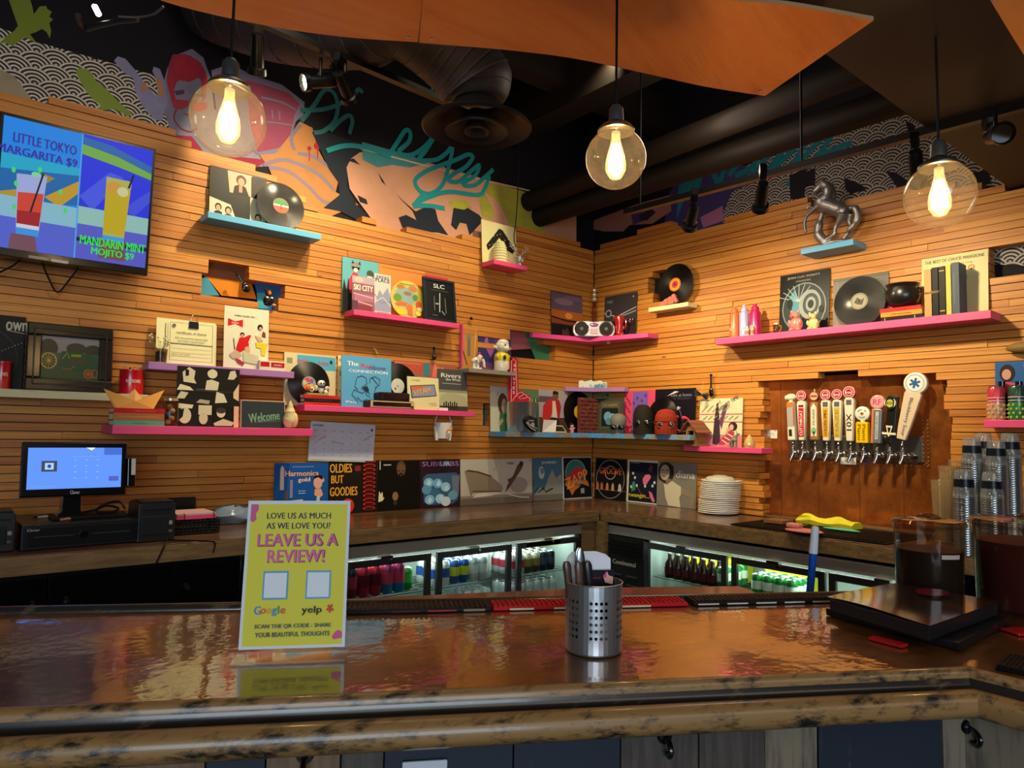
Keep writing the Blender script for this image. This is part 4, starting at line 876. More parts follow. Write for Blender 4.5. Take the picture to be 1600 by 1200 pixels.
# ================================================================ SLEEVES, BOOKS, RECORDS
def flat(w,x0,x1,yt,off,z0,name,label,cat,base,spec,thick=.005,tilt=-3,group=None,edge=None,emit=0,rough=None):
    loc,ww,h,rz=fit(w,x0,x1,yt,off,z0)
    t=thing(name,label,cat,loc,rz,group,R(tilt)); L=(name if name in('poster','calendar') else 'sleeve')
    obj('cover' if cat in('book','magazine') else 'board',MB().box(-ww/2,ww/2,0,thick,0,h,mat(base,rough or .4)),t)
    if cat=='book': obj('pages',MB().box(-ww/2+.003,ww/2-.001,thick,thick+.008,.003,h-.003,PAPER),t)
    printed(t,ww,h,spec,y=-.0003,rough=rough)
    return t,ww,h
def disc(w,cx,cy,rx,off,label,spec,z0=None,tilt=-6,lab='c8552a',lr=.33,r=.15,loc=None,rz=None):
    if loc is None:
        a,z=W(w,cx,cy,off); loc=wpos(w,a,off,z)
        if z0 is not None:
            r=z-z0 if abs((z-z0)-.15)<.04 else .15
            loc=wpos(w,a,off,z0)
    t=thing('vinyl_record',label,'record',loc,RZ[w] if rz is None else rz,None,R(tilt)); zc_=r if z0 is not None else 0
    d=MB(); d.lathe([(.004,-.0012),(r-.004,-.0012),(r,-.0004),(r,.0004),(r-.004,.0012),(.004,.0012)],VGROOVE,(0,0,zc_),48,'y',sx=1,sy=1); obj('disc',d,t)
    printed(t,r*2,r*2,[('e',.5,.5,lr/2,lr/2,lab)]+spec+[('e',.5,.5,.015,.015,'101010')],y=-.0016,z0=zc_-r,name='record_label')
    return t
g_=NT('vinyl_grooves'); tc=g_.n('ShaderNodeTexCoord'); sp_=g_.n('ShaderNodeSeparateXYZ'); g_.l(tc.outputs['Generated'],sp_.inputs[0])
xx=g_.M('SUBTRACT',sp_.outputs[0],.5); zz=g_.M('SUBTRACT',sp_.outputs[2],.5); rr=g_.M('SQRT',g_.M('ADD',g_.M('MULTIPLY',xx,xx),g_.M('MULTIPLY',zz,zz)))
g_.bump(g_.M('SINE',g_.M('MULTIPLY',rr,520)),.35,.001); VGROOVE=g_.set(Base_Color=lin('09090a'),Roughness=.3,Coat_Weight=.06,Coat_Roughness=.12,Specular_IOR_Level=.3)
def face(x,y,s,skin='c89a7a',hair='2a1c16',body=None,asp=1.0):
    o=[]
    if body: o.append(('p',[(x-s*.9,y-s*2.2),(x-s*.7,y-s*.9),(x,y-s*.6),(x+s*.7,y-s*.9),(x+s*.9,y-s*2.2)],body))
    return o+[('e',x,y+s*.15,s*.62,s*.8,hair),('e',x,y-s*.05,s*.42,s*.6,skin),('r',x-s*.25,y,x-s*.08,y+s*.1,'1a1210'),('r',x+s*.08,y,x+s*.25,y+s*.1,'1a1210'),('r',x-s*.14,y-s*.34,x+s*.14,y-s*.27,'7a3a34')]
cnt=Z0-.003+.002
# --- bottom row of sleeves on the back counter, left wall
o_=.02
flat('L',431,515,723,o_,cnt,'record_sleeve','blue sleeve with a cartoon player and harmonicas, leftmost on the back counter','record sleeve','17509a',
 [('t','Harmonica',.5,.80,.10,.62,'e8a878'),('t','gold',.54,.67,.10,.22,'f0c8a0'),('r',.32,.92,.72,.925,'d0d4e0'),('p',[(.10,.50),(.17,.50),(.17,.90),(.13,.96),(.10,.9)],'b9a79c'),('p',[(.14,.1),(.22,.1),(.24,.48),(.18,.5)],'5a4a5c'),('r',.28,.35,.33,.68,'8a7a92'),
  ('l',[(.24,.27),(.52,.29)],.05,'c8bcb4'),('p',[(.40,.05),(.86,.09),(.9,.16),(.44,.12)],'9ab48a'),('e',.80,.62,.085,.12,'d8a08c'),('p',[(.71,.68),(.74,.76),(.88,.75),(.89,.66),(.8,.72)],'1a1210'),('e',.9,.66,.02,.04,'d8a08c'),('p',[(.73,.38),(.74,.50),(.86,.50),(.90,.38),(.84,.33)],'d89a78'),('p',[(.76,.17),(.78,.36),(.83,.36),(.85,.17)],'a8d0d8'),('t','with country',.5,.47,.025,.14,'cfd6e6'),('t','favorites',.5,.43,.025,.12,'cfd6e6')])
flat('L',516,592,720,o_,cnt,'record_sleeve','dark sleeve with big orange lettering and red ovals on the back counter','record sleeve','1d1816',
 [('t','OLDIES',.24,.86,.17,.44,'e0a028'),('t','BUT',.17,.65,.15,.24,'e0a028'),('t','GOODIES',.30,.42,.17,.55,'e0a028'),('e',.38,.14,.13,.14,'d03a24'),('r',.52,.80,.64,.90,'7a2a20')]+[('e',.82,.07+.083*i,.13,.036,'d03024') for i in range(12)]+[('e',.82,.07+.083*i,.10,.022,'2a1612') for i in range(12)])
flat('L',593,658,719.5,o_,cnt,'record_sleeve','black sleeve with a bearded man folding his hands, on the back counter','record sleeve','100e0c',
 [('e',.54,.84,.11,.15,'5a4230'),('e',.54,.80,.10,.13,'6a4c36'),('r',.46,.78,.51,.80,'17100c'),('r',.56,.78,.61,.80,'17100c'),('e',.535,.69,.06,.06,'19120e'),('r',.52,.68,.55,.72,'5a4030'),('e',.40,.28,.07,.09,'8a6a4c'),('e',.40,.15,.05,.05,'3a2c20'),('r',.12,.9,.30,.925,'b0aca0'),('p',[(.0,.18),(.02,.40),(.06,.34),(.10,.38),(.11,.26),(.15,.27),(.10,.2)],'d8cfae'),('r',.03,.82,.05,.99,'cfcbc0')])
flat('L',659,721,718,o_,cnt,'record_sleeve','dark purple sleeve with blue roses on a screen, on the back counter','record sleeve','2a1a26',
 [('t','SUBURBS',.5,.91,.10,.92,'a070a8'),('t','UR',.62,.91,.10,.26,'9ac0dc'),('p',[(.08,.12),(.06,.62),(.15,.70),(.88,.72),(.98,.66),(.94,.14),(.80,.06),(.2,.06)],'3a5a78'),('p',[(.80,.3),(.78,.66),(.98,.64),(.95,.2)],'6a7488')]+
 [('e',x,y,.12,.10,c) for x,y,c in [(.20,.52,'7ab4d0'),(.42,.50,'6aa8cc'),(.62,.42,'8fc4dc'),(.15,.38,'5a94b8'),(.35,.30,'3a6c8c'),(.22,.17,'7ab8d4'),(.48,.18,'9cccdf'),(.80,.24,'6a9cb8'),(.62,.12,'c8d8e0')]]+[('p',[(x-.07,y-.04),(x,y+.07),(x+.07,y-.02),(x,y-.08)],'b4dcec') for x,y in [(.2,.53),(.44,.51),(.64,.40),(.22,.17),(.5,.2)]])
flat('L',721.5,833,717,o_,cnt,'record_sleeve','wide pale double sleeve with a bathtub afloat and a diving figure','record sleeve','b9b4a4',
 [('r',0,0,1,.17,'6a5f58'),('r',.0,.14,1,.20,'8a7c70'),('p',[(.05,.74),(.10,.76),(.24,.72),(.40,.62),(.52,.46),(.57,.34),(.55,.28),(.16,.26),(.13,.18),(.10,.40)],'8a7a66'),('p',[(.06,.74),(.10,.77),(.24,.73),(.42,.62),(.40,.60),(.22,.70),(.1,.73)],'4c3c32'),('p',[(.15,.16),(.22,.24),(.45,.26),(.56,.24),(.40,.18)],'d8cdb8'),('l',[(.16,.3),(.35,.28),(.55,.27)],.01,'4a3c34'),
  ('e',.80,.40,.13,.18,'9a9288'),('p',[(.60,.24),(.63,.40),(.72,.62),(.78,.84),(.84,.92),(.86,.80),(.80,.66),(.74,.52),(.66,.34)],'5c4438'),('l',[(.64,.5),(.72,.56)],.03,'5c4438'),('e',.84,.88,.03,.06,'3c2c26'),('l',[(.44,.74),(.46,.79)],.006,'2a2220'),('e',.97,.95,.008,.016,'222222'),('t','Poseidon',.68,.90,.06,.10,'a05a50'),('l',[(.60,.22),(.80,.12),(.95,.1)],.012,'c9c0ae'),('r',.545,0,.547,1,'a8a294')])
flat('L',835,880,716,o_,cnt,'record_sleeve','blue grey sleeve with a floating head over snowy peaks','record sleeve','43687e',
 [('r',0,0,1,.16,'6e6a60'),('p',[(.0,.14),(.2,.34),(.34,.22),(.55,.6),(.66,.72),(.78,.52),(.95,.62),(1,.5),(1,.14)],'8a8c84'),('t','JOURNEY',.55,.89,.07,.52,'d0d4cc'),('e',.28,.66,.10,.15,'aab4b4'),('e',.30,.70,.07,.08,'6a7c84'),('l',[(.04,.2),(.2,.34),(.15,.2),(.35,.3),(.4,.2),(.66,.28)],.04,'28323a')])
flat('L',881,926,714,o_,cnt,'record_sleeve','black sleeve with white border and orange graffiti word, beside the corner','record sleeve','d0ccc4',
 [('r',.03,.02,.99,.98,'15161c'),('e',.44,.62,.36,.32,'8a8478'),('e',.44,.62,.33,.30,'2f6a68'),('p',[(.12,.52),(.25,.62),(.50,.78),(.78,.66),(.75,.5),(.2,.4)],'b82a34'),('p',[(.06,.34),(.2,.24),(.40,.34),(.6,.36),(.9,.28),(.84,.42),(.12,.44)],'c8702c'),('p',[(.15,.3),(.3,.08),(.4,.20),(.6,.3)],'c06a2c'),('t','ZAPP',.47,.47,.26,.80,'e0924a',18),('r',.60,.12,.72,.24,'9a968c')])
# right wall
flat('R',929,977,717,o_,cnt,'record_sleeve','black sleeve with orange lettering over a band in a ring, first right of the corner','record sleeve','131419',
 [('o',.5,.5,.46,.48,.02,'8a8478'),('t','GROOVE',.5,.70,.16,.72,'b8562c'),('o',.5,.66,.18,.17,.02,'a89478'),('r',.0,.22,1,.24,'5c5048')]+[('p',[(x-.05,.22),(x-.04,.36),(x,.42),(x+.04,.36),(x+.05,.22)],c) for x,c in ((.1,'b86a4c'),(.24,'a86a50'),(.42,'c87a50'),(.6,'c89068'),(.82,'c8c0b4'))])
flat('R',979,1026,719,o_,cnt,'record_sleeve','cream bordered dark sleeve with pink and green figures and yellow lettering','record sleeve','d0ccb8',
 [('r',.06,.03,1,.95,'191c2a'),('p',[(.55,.45),(.52,.56),(.60,.66),(.74,.68),(.80,.62),(.70,.50),(.62,.40)],'d8708c'),('p',[(.74,.30),(.84,.26),(.95,.08),(.88,.04),(.78,.16)],'d8708c'),('p',[(.16,.24),(.18,.46),(.26,.50),(.30,.3)],'3a8a68'),('p',[(.70,.78),(.78,.92),(.84,.84),(.8,.72)],'6a3058'),('t','twangin...',.42,.16,.12,.68,'d8c030'),('r',.12,.92,.4,.935,'8a8c90'),('l',[(.3,.44),(.5,.2)],.015,'a05060')]+[('e',x,y,.035,.035,'c8ccd4') for x,y in ((.2,.68),(.27,.58),(.34,.40),(.62,.40),(.86,.42),(.16,.36),(.92,.5))])
flat('R',1027,1087,723,o_,cnt,'record_sleeve','grey photo sleeve of a woman with long hair in a white top','record sleeve','7c776e',
 [('p',[(.02,.60),(.0,.85),(.08,.98),(.26,1.0),(.40,.92),(.42,.70),(.36,.56),(.2,.5)],'2a2420'),('p',[(.22,.62),(.36,.62),(.38,.50),(.2,.5)],'7a6a5c'),('e',.18,.76,.13,.18,'a89a8a'),('r',.08,.80,.14,.82,'2a2420'),('r',.21,.80,.28,.82,'2a2420'),('r',.12,.665,.20,.69,'5a3c38'),('p',[(.16,.52),(.24,.48),(.38,.58),(.62,.46),(.66,.36),(.58,.22),(.62,.0),(.30,.02),(.22,.20)],'c9c0a4'),('p',[(.62,.44),(.95,.34),(.98,.26),(.94,.0),(.84,.0),(.88,.24),(.62,.30)],'8a7c6c'),('t','diana',.72,.74,.17,.48,'d0ccc4')])
# --- upper left shelf
t,w_,h_=flat('L',330,420,266,.03,Zblue,'record_sleeve','black and cream photo sleeve standing behind a record on the high blue shelf','record sleeve','1c1a1a',
 [('p',[(.34,.56),(.30,.98),(.74,.98),(.72,.56)],'b7a48c'),('p',[(.40,.56),(.42,.70),(.52,.76),(.62,.72),(.68,.56)],'241e1c'),('e',.54,.84,.09,.10,'5a3a24'),('e',.54,.81,.055,.075,'c89070'),('r',.50,.6,.56,.74,'c08068'),('p',[(.0,.02),(.0,.40),(.36,.32),(.46,.04)],'c8b89c'),('p',[(.7,.0),(.7,.55),(.98,.52),(.98,.0)],'b9ad90'),('r',.72,.60,.98,.96,'2a1e20')]+face(.15,.22,.09,body='1c1a1a')+face(.32,.19,.09,body='22201e')+face(.84,.16,.09,body='a09070')+[('t','lines of notes',.14,.76,.02,.2,'8a887e'),('t','more lines',.14,.70,.02,.2,'8a887e'),('t','credits here',.58,.30,.02,.16,'8a887e')][0:0],tilt=-5)
disc('L',441,320,40,.085,'black record with a green, white and red label on the high blue shelf',[('p',[(.5+.16*math.cos(PI*k/10),.5+.16*math.sin(PI*k/10)) for k in range(11)],'3a7a44'),('r',.345,.485,.655,.515,'e8dcc8'),('t','33',.5,.44,.03,.04,'2a1a14')],Zblue,lab='d8502c',tilt=-8)
# --- cream shelf far left
flat('L',-60,42,490,.03,Zwhite,'record_sleeve','worn black sleeve with white script at the left edge, on the cream shelf','record sleeve','18191a',
 [('t','own',.86,.86,.12,.34,'b8b4a4'),('l',[(.7,.80),(1.0,.77)],.012,'b8b4a4'),('o',.35,.42,.55,.40,.012,'3c3e3a'),('o',.3,.42,.35,.28,.01,'2c2e2c')]+[('e',.6+.05*i,.50+.02*i,.006,.006,'c0c0b8') for i in range(8)])
loc,w_,h_,rz=fit('L',44,180,507,.085,Zwhite)
t=thing('framed_picture','black framed photo of a green tractor with yellow wheels on the cream shelf','picture',loc,rz,None,R(-6))
FRM=mat('15130f',.25,coat=.4); fw=.058
for a,b,c,d in ((-w_/2,w_/2,0,fw),(-w_/2,w_/2,h_-fw,h_),(-w_/2,-w_/2+fw,fw,h_-fw),(w_/2-fw,w_/2,fw,h_-fw)):
    obj('frame_bar',MB().box(a,b,-.012,.012,c,d,FRM),t,bevel=.006)
fb=MB(); 
for k_,(q,y) in enumerate(((fw*.45,-.014),(fw*.8,-.008))):
    for a,b,c,d in ((-w_/2+q,w_/2-q,q,q+.006),(-w_/2+q,w_/2-q,h_-q-.006,h_-q),(-w_/2+q,-w_/2+q+.006,q,h_-q),(w_/2-q-.006,w_/2-q,q,h_-q)): fb.box(a,b,y-.002,0,c,d,mat('3a342a',.3))
obj('frame_moulding',fb,t); obj('backing',MB().box(-w_/2+.01,w_/2-.01,.004,.010,.01,h_-.01,BLK),t)
YW='c8a02a'
def wheel(x,y,r,c,n=12): return [('o',x,y,r,r*1.35,r*.16,c),('e',x,y,r*.18,r*.24,c)]+[('l',[(x,y),(x+r*.86*math.cos(k*2*PI/n),y+r*1.16*math.sin(k*2*PI/n))],.008,c) for k in range(n)]
printed(t,w_-2*fw,h_-2*fw,[('r',0,0,1,1,'4a5a3c'),('r',0,.48,1,1,'8e8a8a'),('e',.12,.72,.16,.22,'4a4638'),('e',.6,.74,.18,.14,'4c4a3c'),('e',.9,.70,.16,.16,'45463a'),('r',0,.46,1,.62,'56604a'),('p',[(.30,.30),(.34,.66),(.52,.68),(.86,.60),(.96,.56),(.96,.2),(.6,.18)],'3c5a40'),('p',[(.5,.6),(.7,.62),(.7,.54),(.5,.54)],'4a8a34'),('t','tractor',.60,.58,.05,.16,'c8b030'),('l',[(.36,.48),(.44,.64),(.48,.50)],.015,'b0a040'),('p',[(.48,.48),(.76,.48),(.7,.40),(.52,.42)],'6a4640'),('l',[(.36,.26),(.50,.24),(.58,.32)],.02,'a05a4c')]+wheel(.13,.42,.14,'d0aa4c')+wheel(.82,.15,.085,'d0703c')+[('o',.93,.16,.06,.10,.012,'c86a3c')],y=.002,z0=fw,rough=.3)
def tin(px0,px1,py,off,z0,label,txt):
    a0,zt=W('L',px0,py,off); a1,_=W('L',px1,py,off); r=(a1-a0)/2; h=zt-z0
    t=thing('red_tin',label,'tin',wpos('L',(a0+a1)/2,off+.0,z0),0,'red tins on the cream shelf')
    obj('tin_body',MB().lathe([(.001,0),(r,0),(r+.001,.003),(r,.006),(r,h-.006),(r+.001,h-.003),(r,h),(r-.004,h-.002),(r-.004,h-.02),(.001,h-.02)],mat('c01220',.28,.0,coat=.6),seg=28),t)
    tx=MB();art(MB(),tx,1.25*r,.02,[('t',txt,.5,.5,.8,1.0,'e8c8c4')],-r-.0006,0,0,h*.45)
    for i,v in enumerate(tx.v): tx.v[i]=(r*1.01*math.sin(v[0]/r),-r*1.01*math.cos(v[0]/r),v[2])
    obj('lettering',tx,t); return t,r,h
t,r_,h_=tin(187,225,577,.075,Zwhite,'red tin with white lettering and pens, right end of the cream shelf','WRISTBONES'[-9:])
for i in range(3): obj('pen',MB().tube([(-.02+.014*i,.0,.03),(-.01+.02*i,-.01,h_+.012-.004*i)],.004,mat(('2a2a2a','e0dccc','c8c0a8')[i],.4),8),t)
tin(-8,18,564,.075,Zwhite,'red tin cut by the left frame edge on the cream shelf','BONES')
# --- purple shelf
loc,w_,h_,rz=fit('L',246,341,500,.05,Zpur)
t=thing('certificate_stack','cream printed certificates held by a black binder clip on the purple shelf','papers',loc,rz,None,R(-4)); 
for i in range(3): obj('paper_sheet',MB().box(-w_/2+i*.004,w_/2-.008+i*.004,.002*i,.002*i+.001,0,h_-.004*i,mat(('e2dba8','d8d2a0','e6dfb4')[i],.7)),t)
ln='6a6650'
printed(t,w_,h_,[('o',.5,.5,.0,.0,.0,ln)][0:0]+[('r',.22,.10,.93,.105,ln),('r',.22,.93,.93,.935,ln),('r',.22,.10,.225,.93,ln),('r',.925,.10,.93,.93,ln),('r',.22,.46,.93,.475,'4a463a'),('r',.24,.36,.90,.365,ln),('r',.24,.27,.90,.275,ln),('r',.24,.19,.90,.195,ln),('r',.14,.4,.15,.9,ln),('r',.18,.4,.185,.9,ln),('t','certificate of shares',.57,.72,.05,.5,ln),('t','this document states that',.57,.60,.035,.55,ln),('t','the holder named below',.57,.53,.035,.45,ln),('e',.28,.86,.03,.04,ln),('t','signed and sealed',.4,.23,.035,.3,ln)])
obj('binder_clip',MB().prism([(-.024,h_-.04),(.024,h_-.04),(.022,h_-.004),(-.022,h_-.004)],-.006,.012,BLK),t,(.03,0,0)); obj('clip_handle',MB().tube(curve([(.015,-.004,h_-.005),(.018,-.006,h_+.02),(.03,-.006,h_+.034),(.042,-.006,h_+.02),(.045,-.004,h_-.005)],4),.0015,STEEL,6),t)
a_,z_=W('L',251,566,.10)
t=thing('dried_flower_glass','small glass of dried flowers at the left end of the purple shelf','vase',wpos('L',a_,.10,Zpur))
obj('glass',MB().lathe([(.001,.002),(.026,.002),(.03,.07),(.0285,.07),(.025,.006),(.001,.006)],PITCH,seg=20),t); obj('filling',MB().lathe([(.001,.007),(.024,.007),(.026,.055),(.001,.06)],worn('grey_filling','6a6860','b0aa9a',.5,.6,60,.8),seg=16),t)
fl=MB()
for i in range(16):
    an=random.uniform(0,2*PI); e_=(.045*math.cos(an)-.01,.02*math.sin(an),.09+random.uniform(0,.05)); fl.tube([(0,0,.05),(e_[0]*.6,e_[1]*.6,.08),e_],.0009,mat('8a8450',.7),5); fl.ell(e_,(.006,.006,.005),mat('e0d8a8',.7),6,4)
o=obj('dried_flowers',fl,t); o['kind']='stuff'
flat('L',353,423,480,.09,Zpur,'poster','cream poster of two women with a red bow tie emblem on the purple shelf','poster','d9d2b8',
 [('t','make tracks for...',.47,.86,.035,.50,'3a3a38'),('p',[(.08,.80),(.24,.755),(.41,.80),(.41,.67),(.24,.715),(.08,.67)],'c8161e'),('t','beer',.245,.735,.03,.16,'e8c8c0'),('e',.40,.555,.05,.035,'1c1614'),('e',.40,.535,.035,.03,'c88a70'),('p',[(.28,.36),(.34,.50),(.44,.51),(.56,.56),(.60,.55),(.54,.44),(.56,.36),(.36,.26),(.26,.30)],'c8141e'),('p',[(.46,.35),(.56,.38),(.58,.28),(.48,.24)],'c8a488'),('p',[(.20,.48),(.22,.48),(.25,.30),(.23,.30)],'5a4a40'),
  ('e',.80,.70,.06,.05,'1c1614'),('e',.81,.68,.035,.03,'c89078'),('p',[(.84,.55),(.86,.64),(.92,.62),(.93,.54)],'7a3a28'),('p',[(.68,.56),(.80,.54),(.88,.48),(.76,.46)],'c8a080'),('p',[(.70,.45),(.98,.44),(.94,.36),(.92,.24),(.84,.24),(.82,.36),(.72,.36)],'d8c020'),('p',[(.12,.22),(.26,.30),(.40,.22),(.28,.13),(.16,.17)],'bfa48c'),('p',[(.24,.17),(.36,.14),(.46,.09),(.42,.05),(.30,.09)],'a82a30'),('p',[(.42,.28),(.78,.22),(.76,.08),(.44,.11)],'c4bb9c')],tilt=-4)
loc,w_,h_,rz=fit('L',406,446,564,.12,Zpur); t=thing('small_box','small white box with red panels at the right end of the purple shelf','box',loc,rz); obj('box',MB().box(-w_/2,w_/2,-.0,.03,0,h_,mat('dcd2b8',.5)),t,bevel=.001); printed(t,w_,h_,[('r',.03,.35,.38,.85,'b81c24'),('r',.44,.35,.97,.85,'b81c24'),('t','matches',.7,.6,.2,.3,'e8d0c0')],y=-.0004)
# --- low pink shelf
def hbooks(w,px0,px1,off,z0,specs,labels,dep=.15,grp=None,rot0=0):
    z=z0
    for i,((c,pyh,dx,sp_),lb) in enumerate(zip(specs,labels)):
        a0,_=W(w,px0,0,off) if False else W(w,px0,660 if w=='L' else 490,off); a1,_=W(w,px1,660 if w=='L' else 490,off); L=(a1-a0)
        t=thing('book',lb,'book',wpos(w,(a0+a1)/2+dx,off,z),RZ[w],grp)
        m=mat(c,.5); obj('cover',MB().box(-L/2,L/2,0,dep,0,.003,m).box(-L/2,L/2,0,dep,pyh-.003,pyh,m).box(-L/2,L/2,-.003,.003,0,pyh,m),t,bevel=.001)
        obj('pages',MB().box(-L/2+.005,L/2-.005,.004,dep-.004,.003,pyh-.003,PAPER),t)
        if sp_: printed(t,L,pyh,sp_,y=-.0033)
        z+=pyh+.0006
    return z
zz_=hbooks('L',177,257,.25,Zlow,[('5c9a7c',.024,0,[('t','sketches',.5,.5,.3,.3,'3a6a50')]),('a8643c',.033,-.003,[('r',.1,.4,.9,.6,'b87848')]),('b81c24',.022,0,[('t','collected works',.6,.5,.35,.4,'d86a5c')])],
 ['green book at the bottom of the stack under the paper boat','brown book in the middle of the stack under the paper boat','red book on top of the stack under the paper boat'],.12,'books under the paper boat')
a_,_=W('L',210,630,.2); t=thing('paper_boat','folded orange paper boat on the stack of books','paper boat',wpos('L',a_,.19,zz_))
OP=mat('d89a4c',.7); obj('hull',MB().add([(-.13,0,.088),(.13,0,.094),(-.075,-.03,.0),(.08,-.03,.0),(-.075,.03,0),(.08,.03,0),(0,-.032,.034),(0,.032,.034)],[(0,2,6),(2,3,6),(3,1,6),(0,7,4),(4,7,5),(5,7,1),(2,4,5,3)],OP),t); obj('sail',MB().add([(-.06,0,.02),(.06,0,.02),(0,0,.092),(0,-.026,.02),(0,.026,.02)],[(0,3,2),(3,1,2),(0,2,4),(4,2,1)],mat('e6b068',.7)),t)
a0_,_=W('L',254,640,.22);a1_,_=W('L',279,640,.22); r_=(a1_-a0_)/2; hj=W('L',267,622,.22)[1]-Zlow
t=thing('mason_jar','glass mason jar holding small pale toys, left of the black and white poster','jar',wpos('L',(a0_+a1_)/2,.22,Zlow)); obj('jar_glass',MB().lathe([(.001,.002),(r_*.9,.002),(r_,.012),(r_,hj*.78),(r_*.84,hj*.86),(r_*.84,hj)],PITCH,seg=24),t); obj('rim_band',MB().lathe([(r_*.86,hj*.9),(r_*.9,hj*.9),(r_*.9,hj*.99),(r_*.86,hj*.99)],mat('b8ae90',.3,.5),seg=24),t)
for i in range(5): obj('toy_piece',MB().ell((random.uniform(-.4,.4)*r_,random.uniform(-.4,.4)*r_,.02+i*.018),(r_*.4,r_*.35,.013),mat(('d8c8a8','c8a070','3a5aa0','d0c8b8','b8885c')[i],.6),10,6),t)
flat('L',279,377,574,.19,Zlow,'poster','black and white collage poster of portraits on the low pink shelf','poster','1e1c1a',
 [('p',[(.10,.74),(.08,.90),(.18,.99),(.28,.93),(.26,.80),(.30,.72)],'cfc6a4'),('p',[(.13,.83),(.12,.96),(.18,.94),(.18,.85)],'1a1816'),('p',[(.0,.60),(.05,.70),(.2,.66),(.26,.60)],'d8cfac'),('p',[(.44,.62),(.46,.78),(.54,.80),(.66,.76),(.64,.62)],'cfc6a4'),('e',.55,.90,.08,.08,'d0c8a8'),('p',[(.45,.92),(.55,.99),(.66,.92),(.64,.98),(.5,1.0)],'1a1816'),('p',[(.80,.82),(.84,.96),(.92,.98),(.95,.88),(.9,.82)],'c8c0a0'),('p',[(.9,.6),(.99,.75),(.99,.45),(.9,.5)],'d8b898'),
  ('p',[(.0,.46),(.06,.58),(.18,.56),(.12,.46)],'c8c0a0'),('p',[(.6,.40),(.62,.60),(.74,.56),(.80,.42)],'d0c8a8'),('p',[(.30,.40),(.36,.46),(.52,.44),(.5,.38)],'a8a088'),('r',.34,.20,.55,.36,'c8c0a0'),('p',[(.02,.30),(.02,.38),(.26,.36),(.24,.30)],'d8cfac'),('e',.13,.18,.10,.13,'c8c0a0'),('p',[(.04,.1),(.03,.26),(.12,.30),(.1,.16)],'1a1816'),('e',.42,.14,.07,.10,'c0b898'),('r',.58,.02,.90,.34,'161412'),('e',.70,.24,.07,.08,'cfc6a8'),('p',[(.58,.06),(.74,.14),(.92,.08),(.88,.02),(.6,.02)],'bdb496'),('e',.70,.28,.08,.05,'3a342c'),('r',.91,.0,.99,.36,'d8a890'),('r',.3,.62,.43,.63,'6a665a'),('r',.0,.595,.9,.6,'55524a')],tilt=-4)
loc,w_,h_,rz=fit('L',379,446,627,.19,Zlow); t=thing('chalkboard_sign','small chalkboard with handwritten green welcome on the low pink shelf','sign',loc,rz,None,R(-5)); obj('slate',MB().box(-w_/2,w_/2,0,.008,0,h_,mat('2c3438',.6)),t); obj('frame_edge',MB().box(-w_/2-.004,w_/2+.004,.002,.010,-.0,h_+.004,mat('c8b490',.6)),t)
printed(t,w_,h_,[('t','Welcome',.52,.42,.34,.72,'6f9a7c',8),('l',[(.3,.2),(.9,.28)],.008,'5f8a6c')],y=-.0004)
a_,_=W('L',453,648,.2); t=thing('seashell','cream conch shell at the right end of the low pink shelf','shell',wpos('L',a_,.2,Zlow)); sh_=MB(); sh_.lathe([(.001,.0),(.02,.004),(.035,.03),(.036,.055),(.026,.085),(.028,.09),(.014,.12),(.015,.124),(.001,.15)],worn('shell_skin','d8c890','a88c60',.5,.62,30,.6),seg=20); obj('shell_body',sh_,t); obj('shell_lip',MB().ell((.02,-.018,.045),(.018,.02,.04),mat('d8b88c',.5)),t)
# --- mid pink shelf
flat('L',446,527,553,.02,Zmid,'record_sleeve','cream sleeve with light blue band behind the first record on the middle pink shelf','record sleeve','cfc39a',
 [('r',.24,.70,.99,.97,'4fa4c4'),('t','music',.35,.86,.10,.2,'c83a34'),('t','hits',.75,.84,.08,.2,'c83a34'),('e',.9,.87,.03,.04,'2a3a50'),('r',.05,.8,.15,.9,'8a8a60'),('r',.03,.5,.2,.62,'c8b888')],tilt=-3)
disc('L',484,599,40,.055,'black record with a flower picture label behind the figurines',[('e',.46,.58,.06,.05,'c83a5a'),('e',.40,.52,.05,.05,'b8b090'),('e',.56,.56,.05,.05,'7a5aa0'),('e',.42,.42,.05,.05,'e06a2c'),('e',.54,.44,.06,.05,'c8b060')],Zmid,lab='9a9484',tilt=-5)
zq=hbooks('L',474,530,.115,Zmid,[('c83430',.017,0,[('t','treasury',.5,.5,.35,.5,'7a1a18')]),('241c16',.021,-.0,[('t','A history',.5,.5,.3,.5,'6a5c40')]),('c42c2c',.021,-.003,[('t','encyclopedia',.5,.5,.3,.6,'7a1a18')])],
 ['red book at the bottom of the stack under the panda figurines','black book in the middle of the stack under the panda figurines','red book on top of the stack under the panda figurines'],.11,'books under the panda figurines')
a_,_=W('L',497,600,.09); t=thing('panda_figurines','small panda figurine group with an orange flower on a green base','figurine',wpos('L',a_,.075,zq))
WC=mat('e6e2d4',.3,coat=.4); BC=mat('18161a',.3,coat=.4)
obj('base',MB().cbox((0,0,.005),(.13,.04,.01),mat('8a9a5c',.5)),t,bevel=.002)
obj('panda_body',MB().ell((.025,0,.035),(.018,.014,.022),WC).ell((.055,0,.02),(.012,.012,.012),WC).ell((-.03,0,.03),(.014,.012,.014),WC),t)
obj('panda_head',MB().ell((.025,-.002,.068),(.023,.018,.019),WC).ell((.062,-.002,.042),(.014,.012,.012),WC),t)
obj('black_patches',MB().ell((.017,-.019,.068),(.005,.003,.006),BC).ell((.034,-.019,.068),(.005,.003,.006),BC).ell((.010,0,.082),(.007,.005,.007),BC).ell((.041,0,.082),(.007,.005,.007),BC).ell((.025,-.012,.048),(.022,.006,.006),BC).ell((-.033,-.011,.032),(.006,.004,.006),BC).ell((.062,-.013,.044),(.004,.003,.004),BC),t)
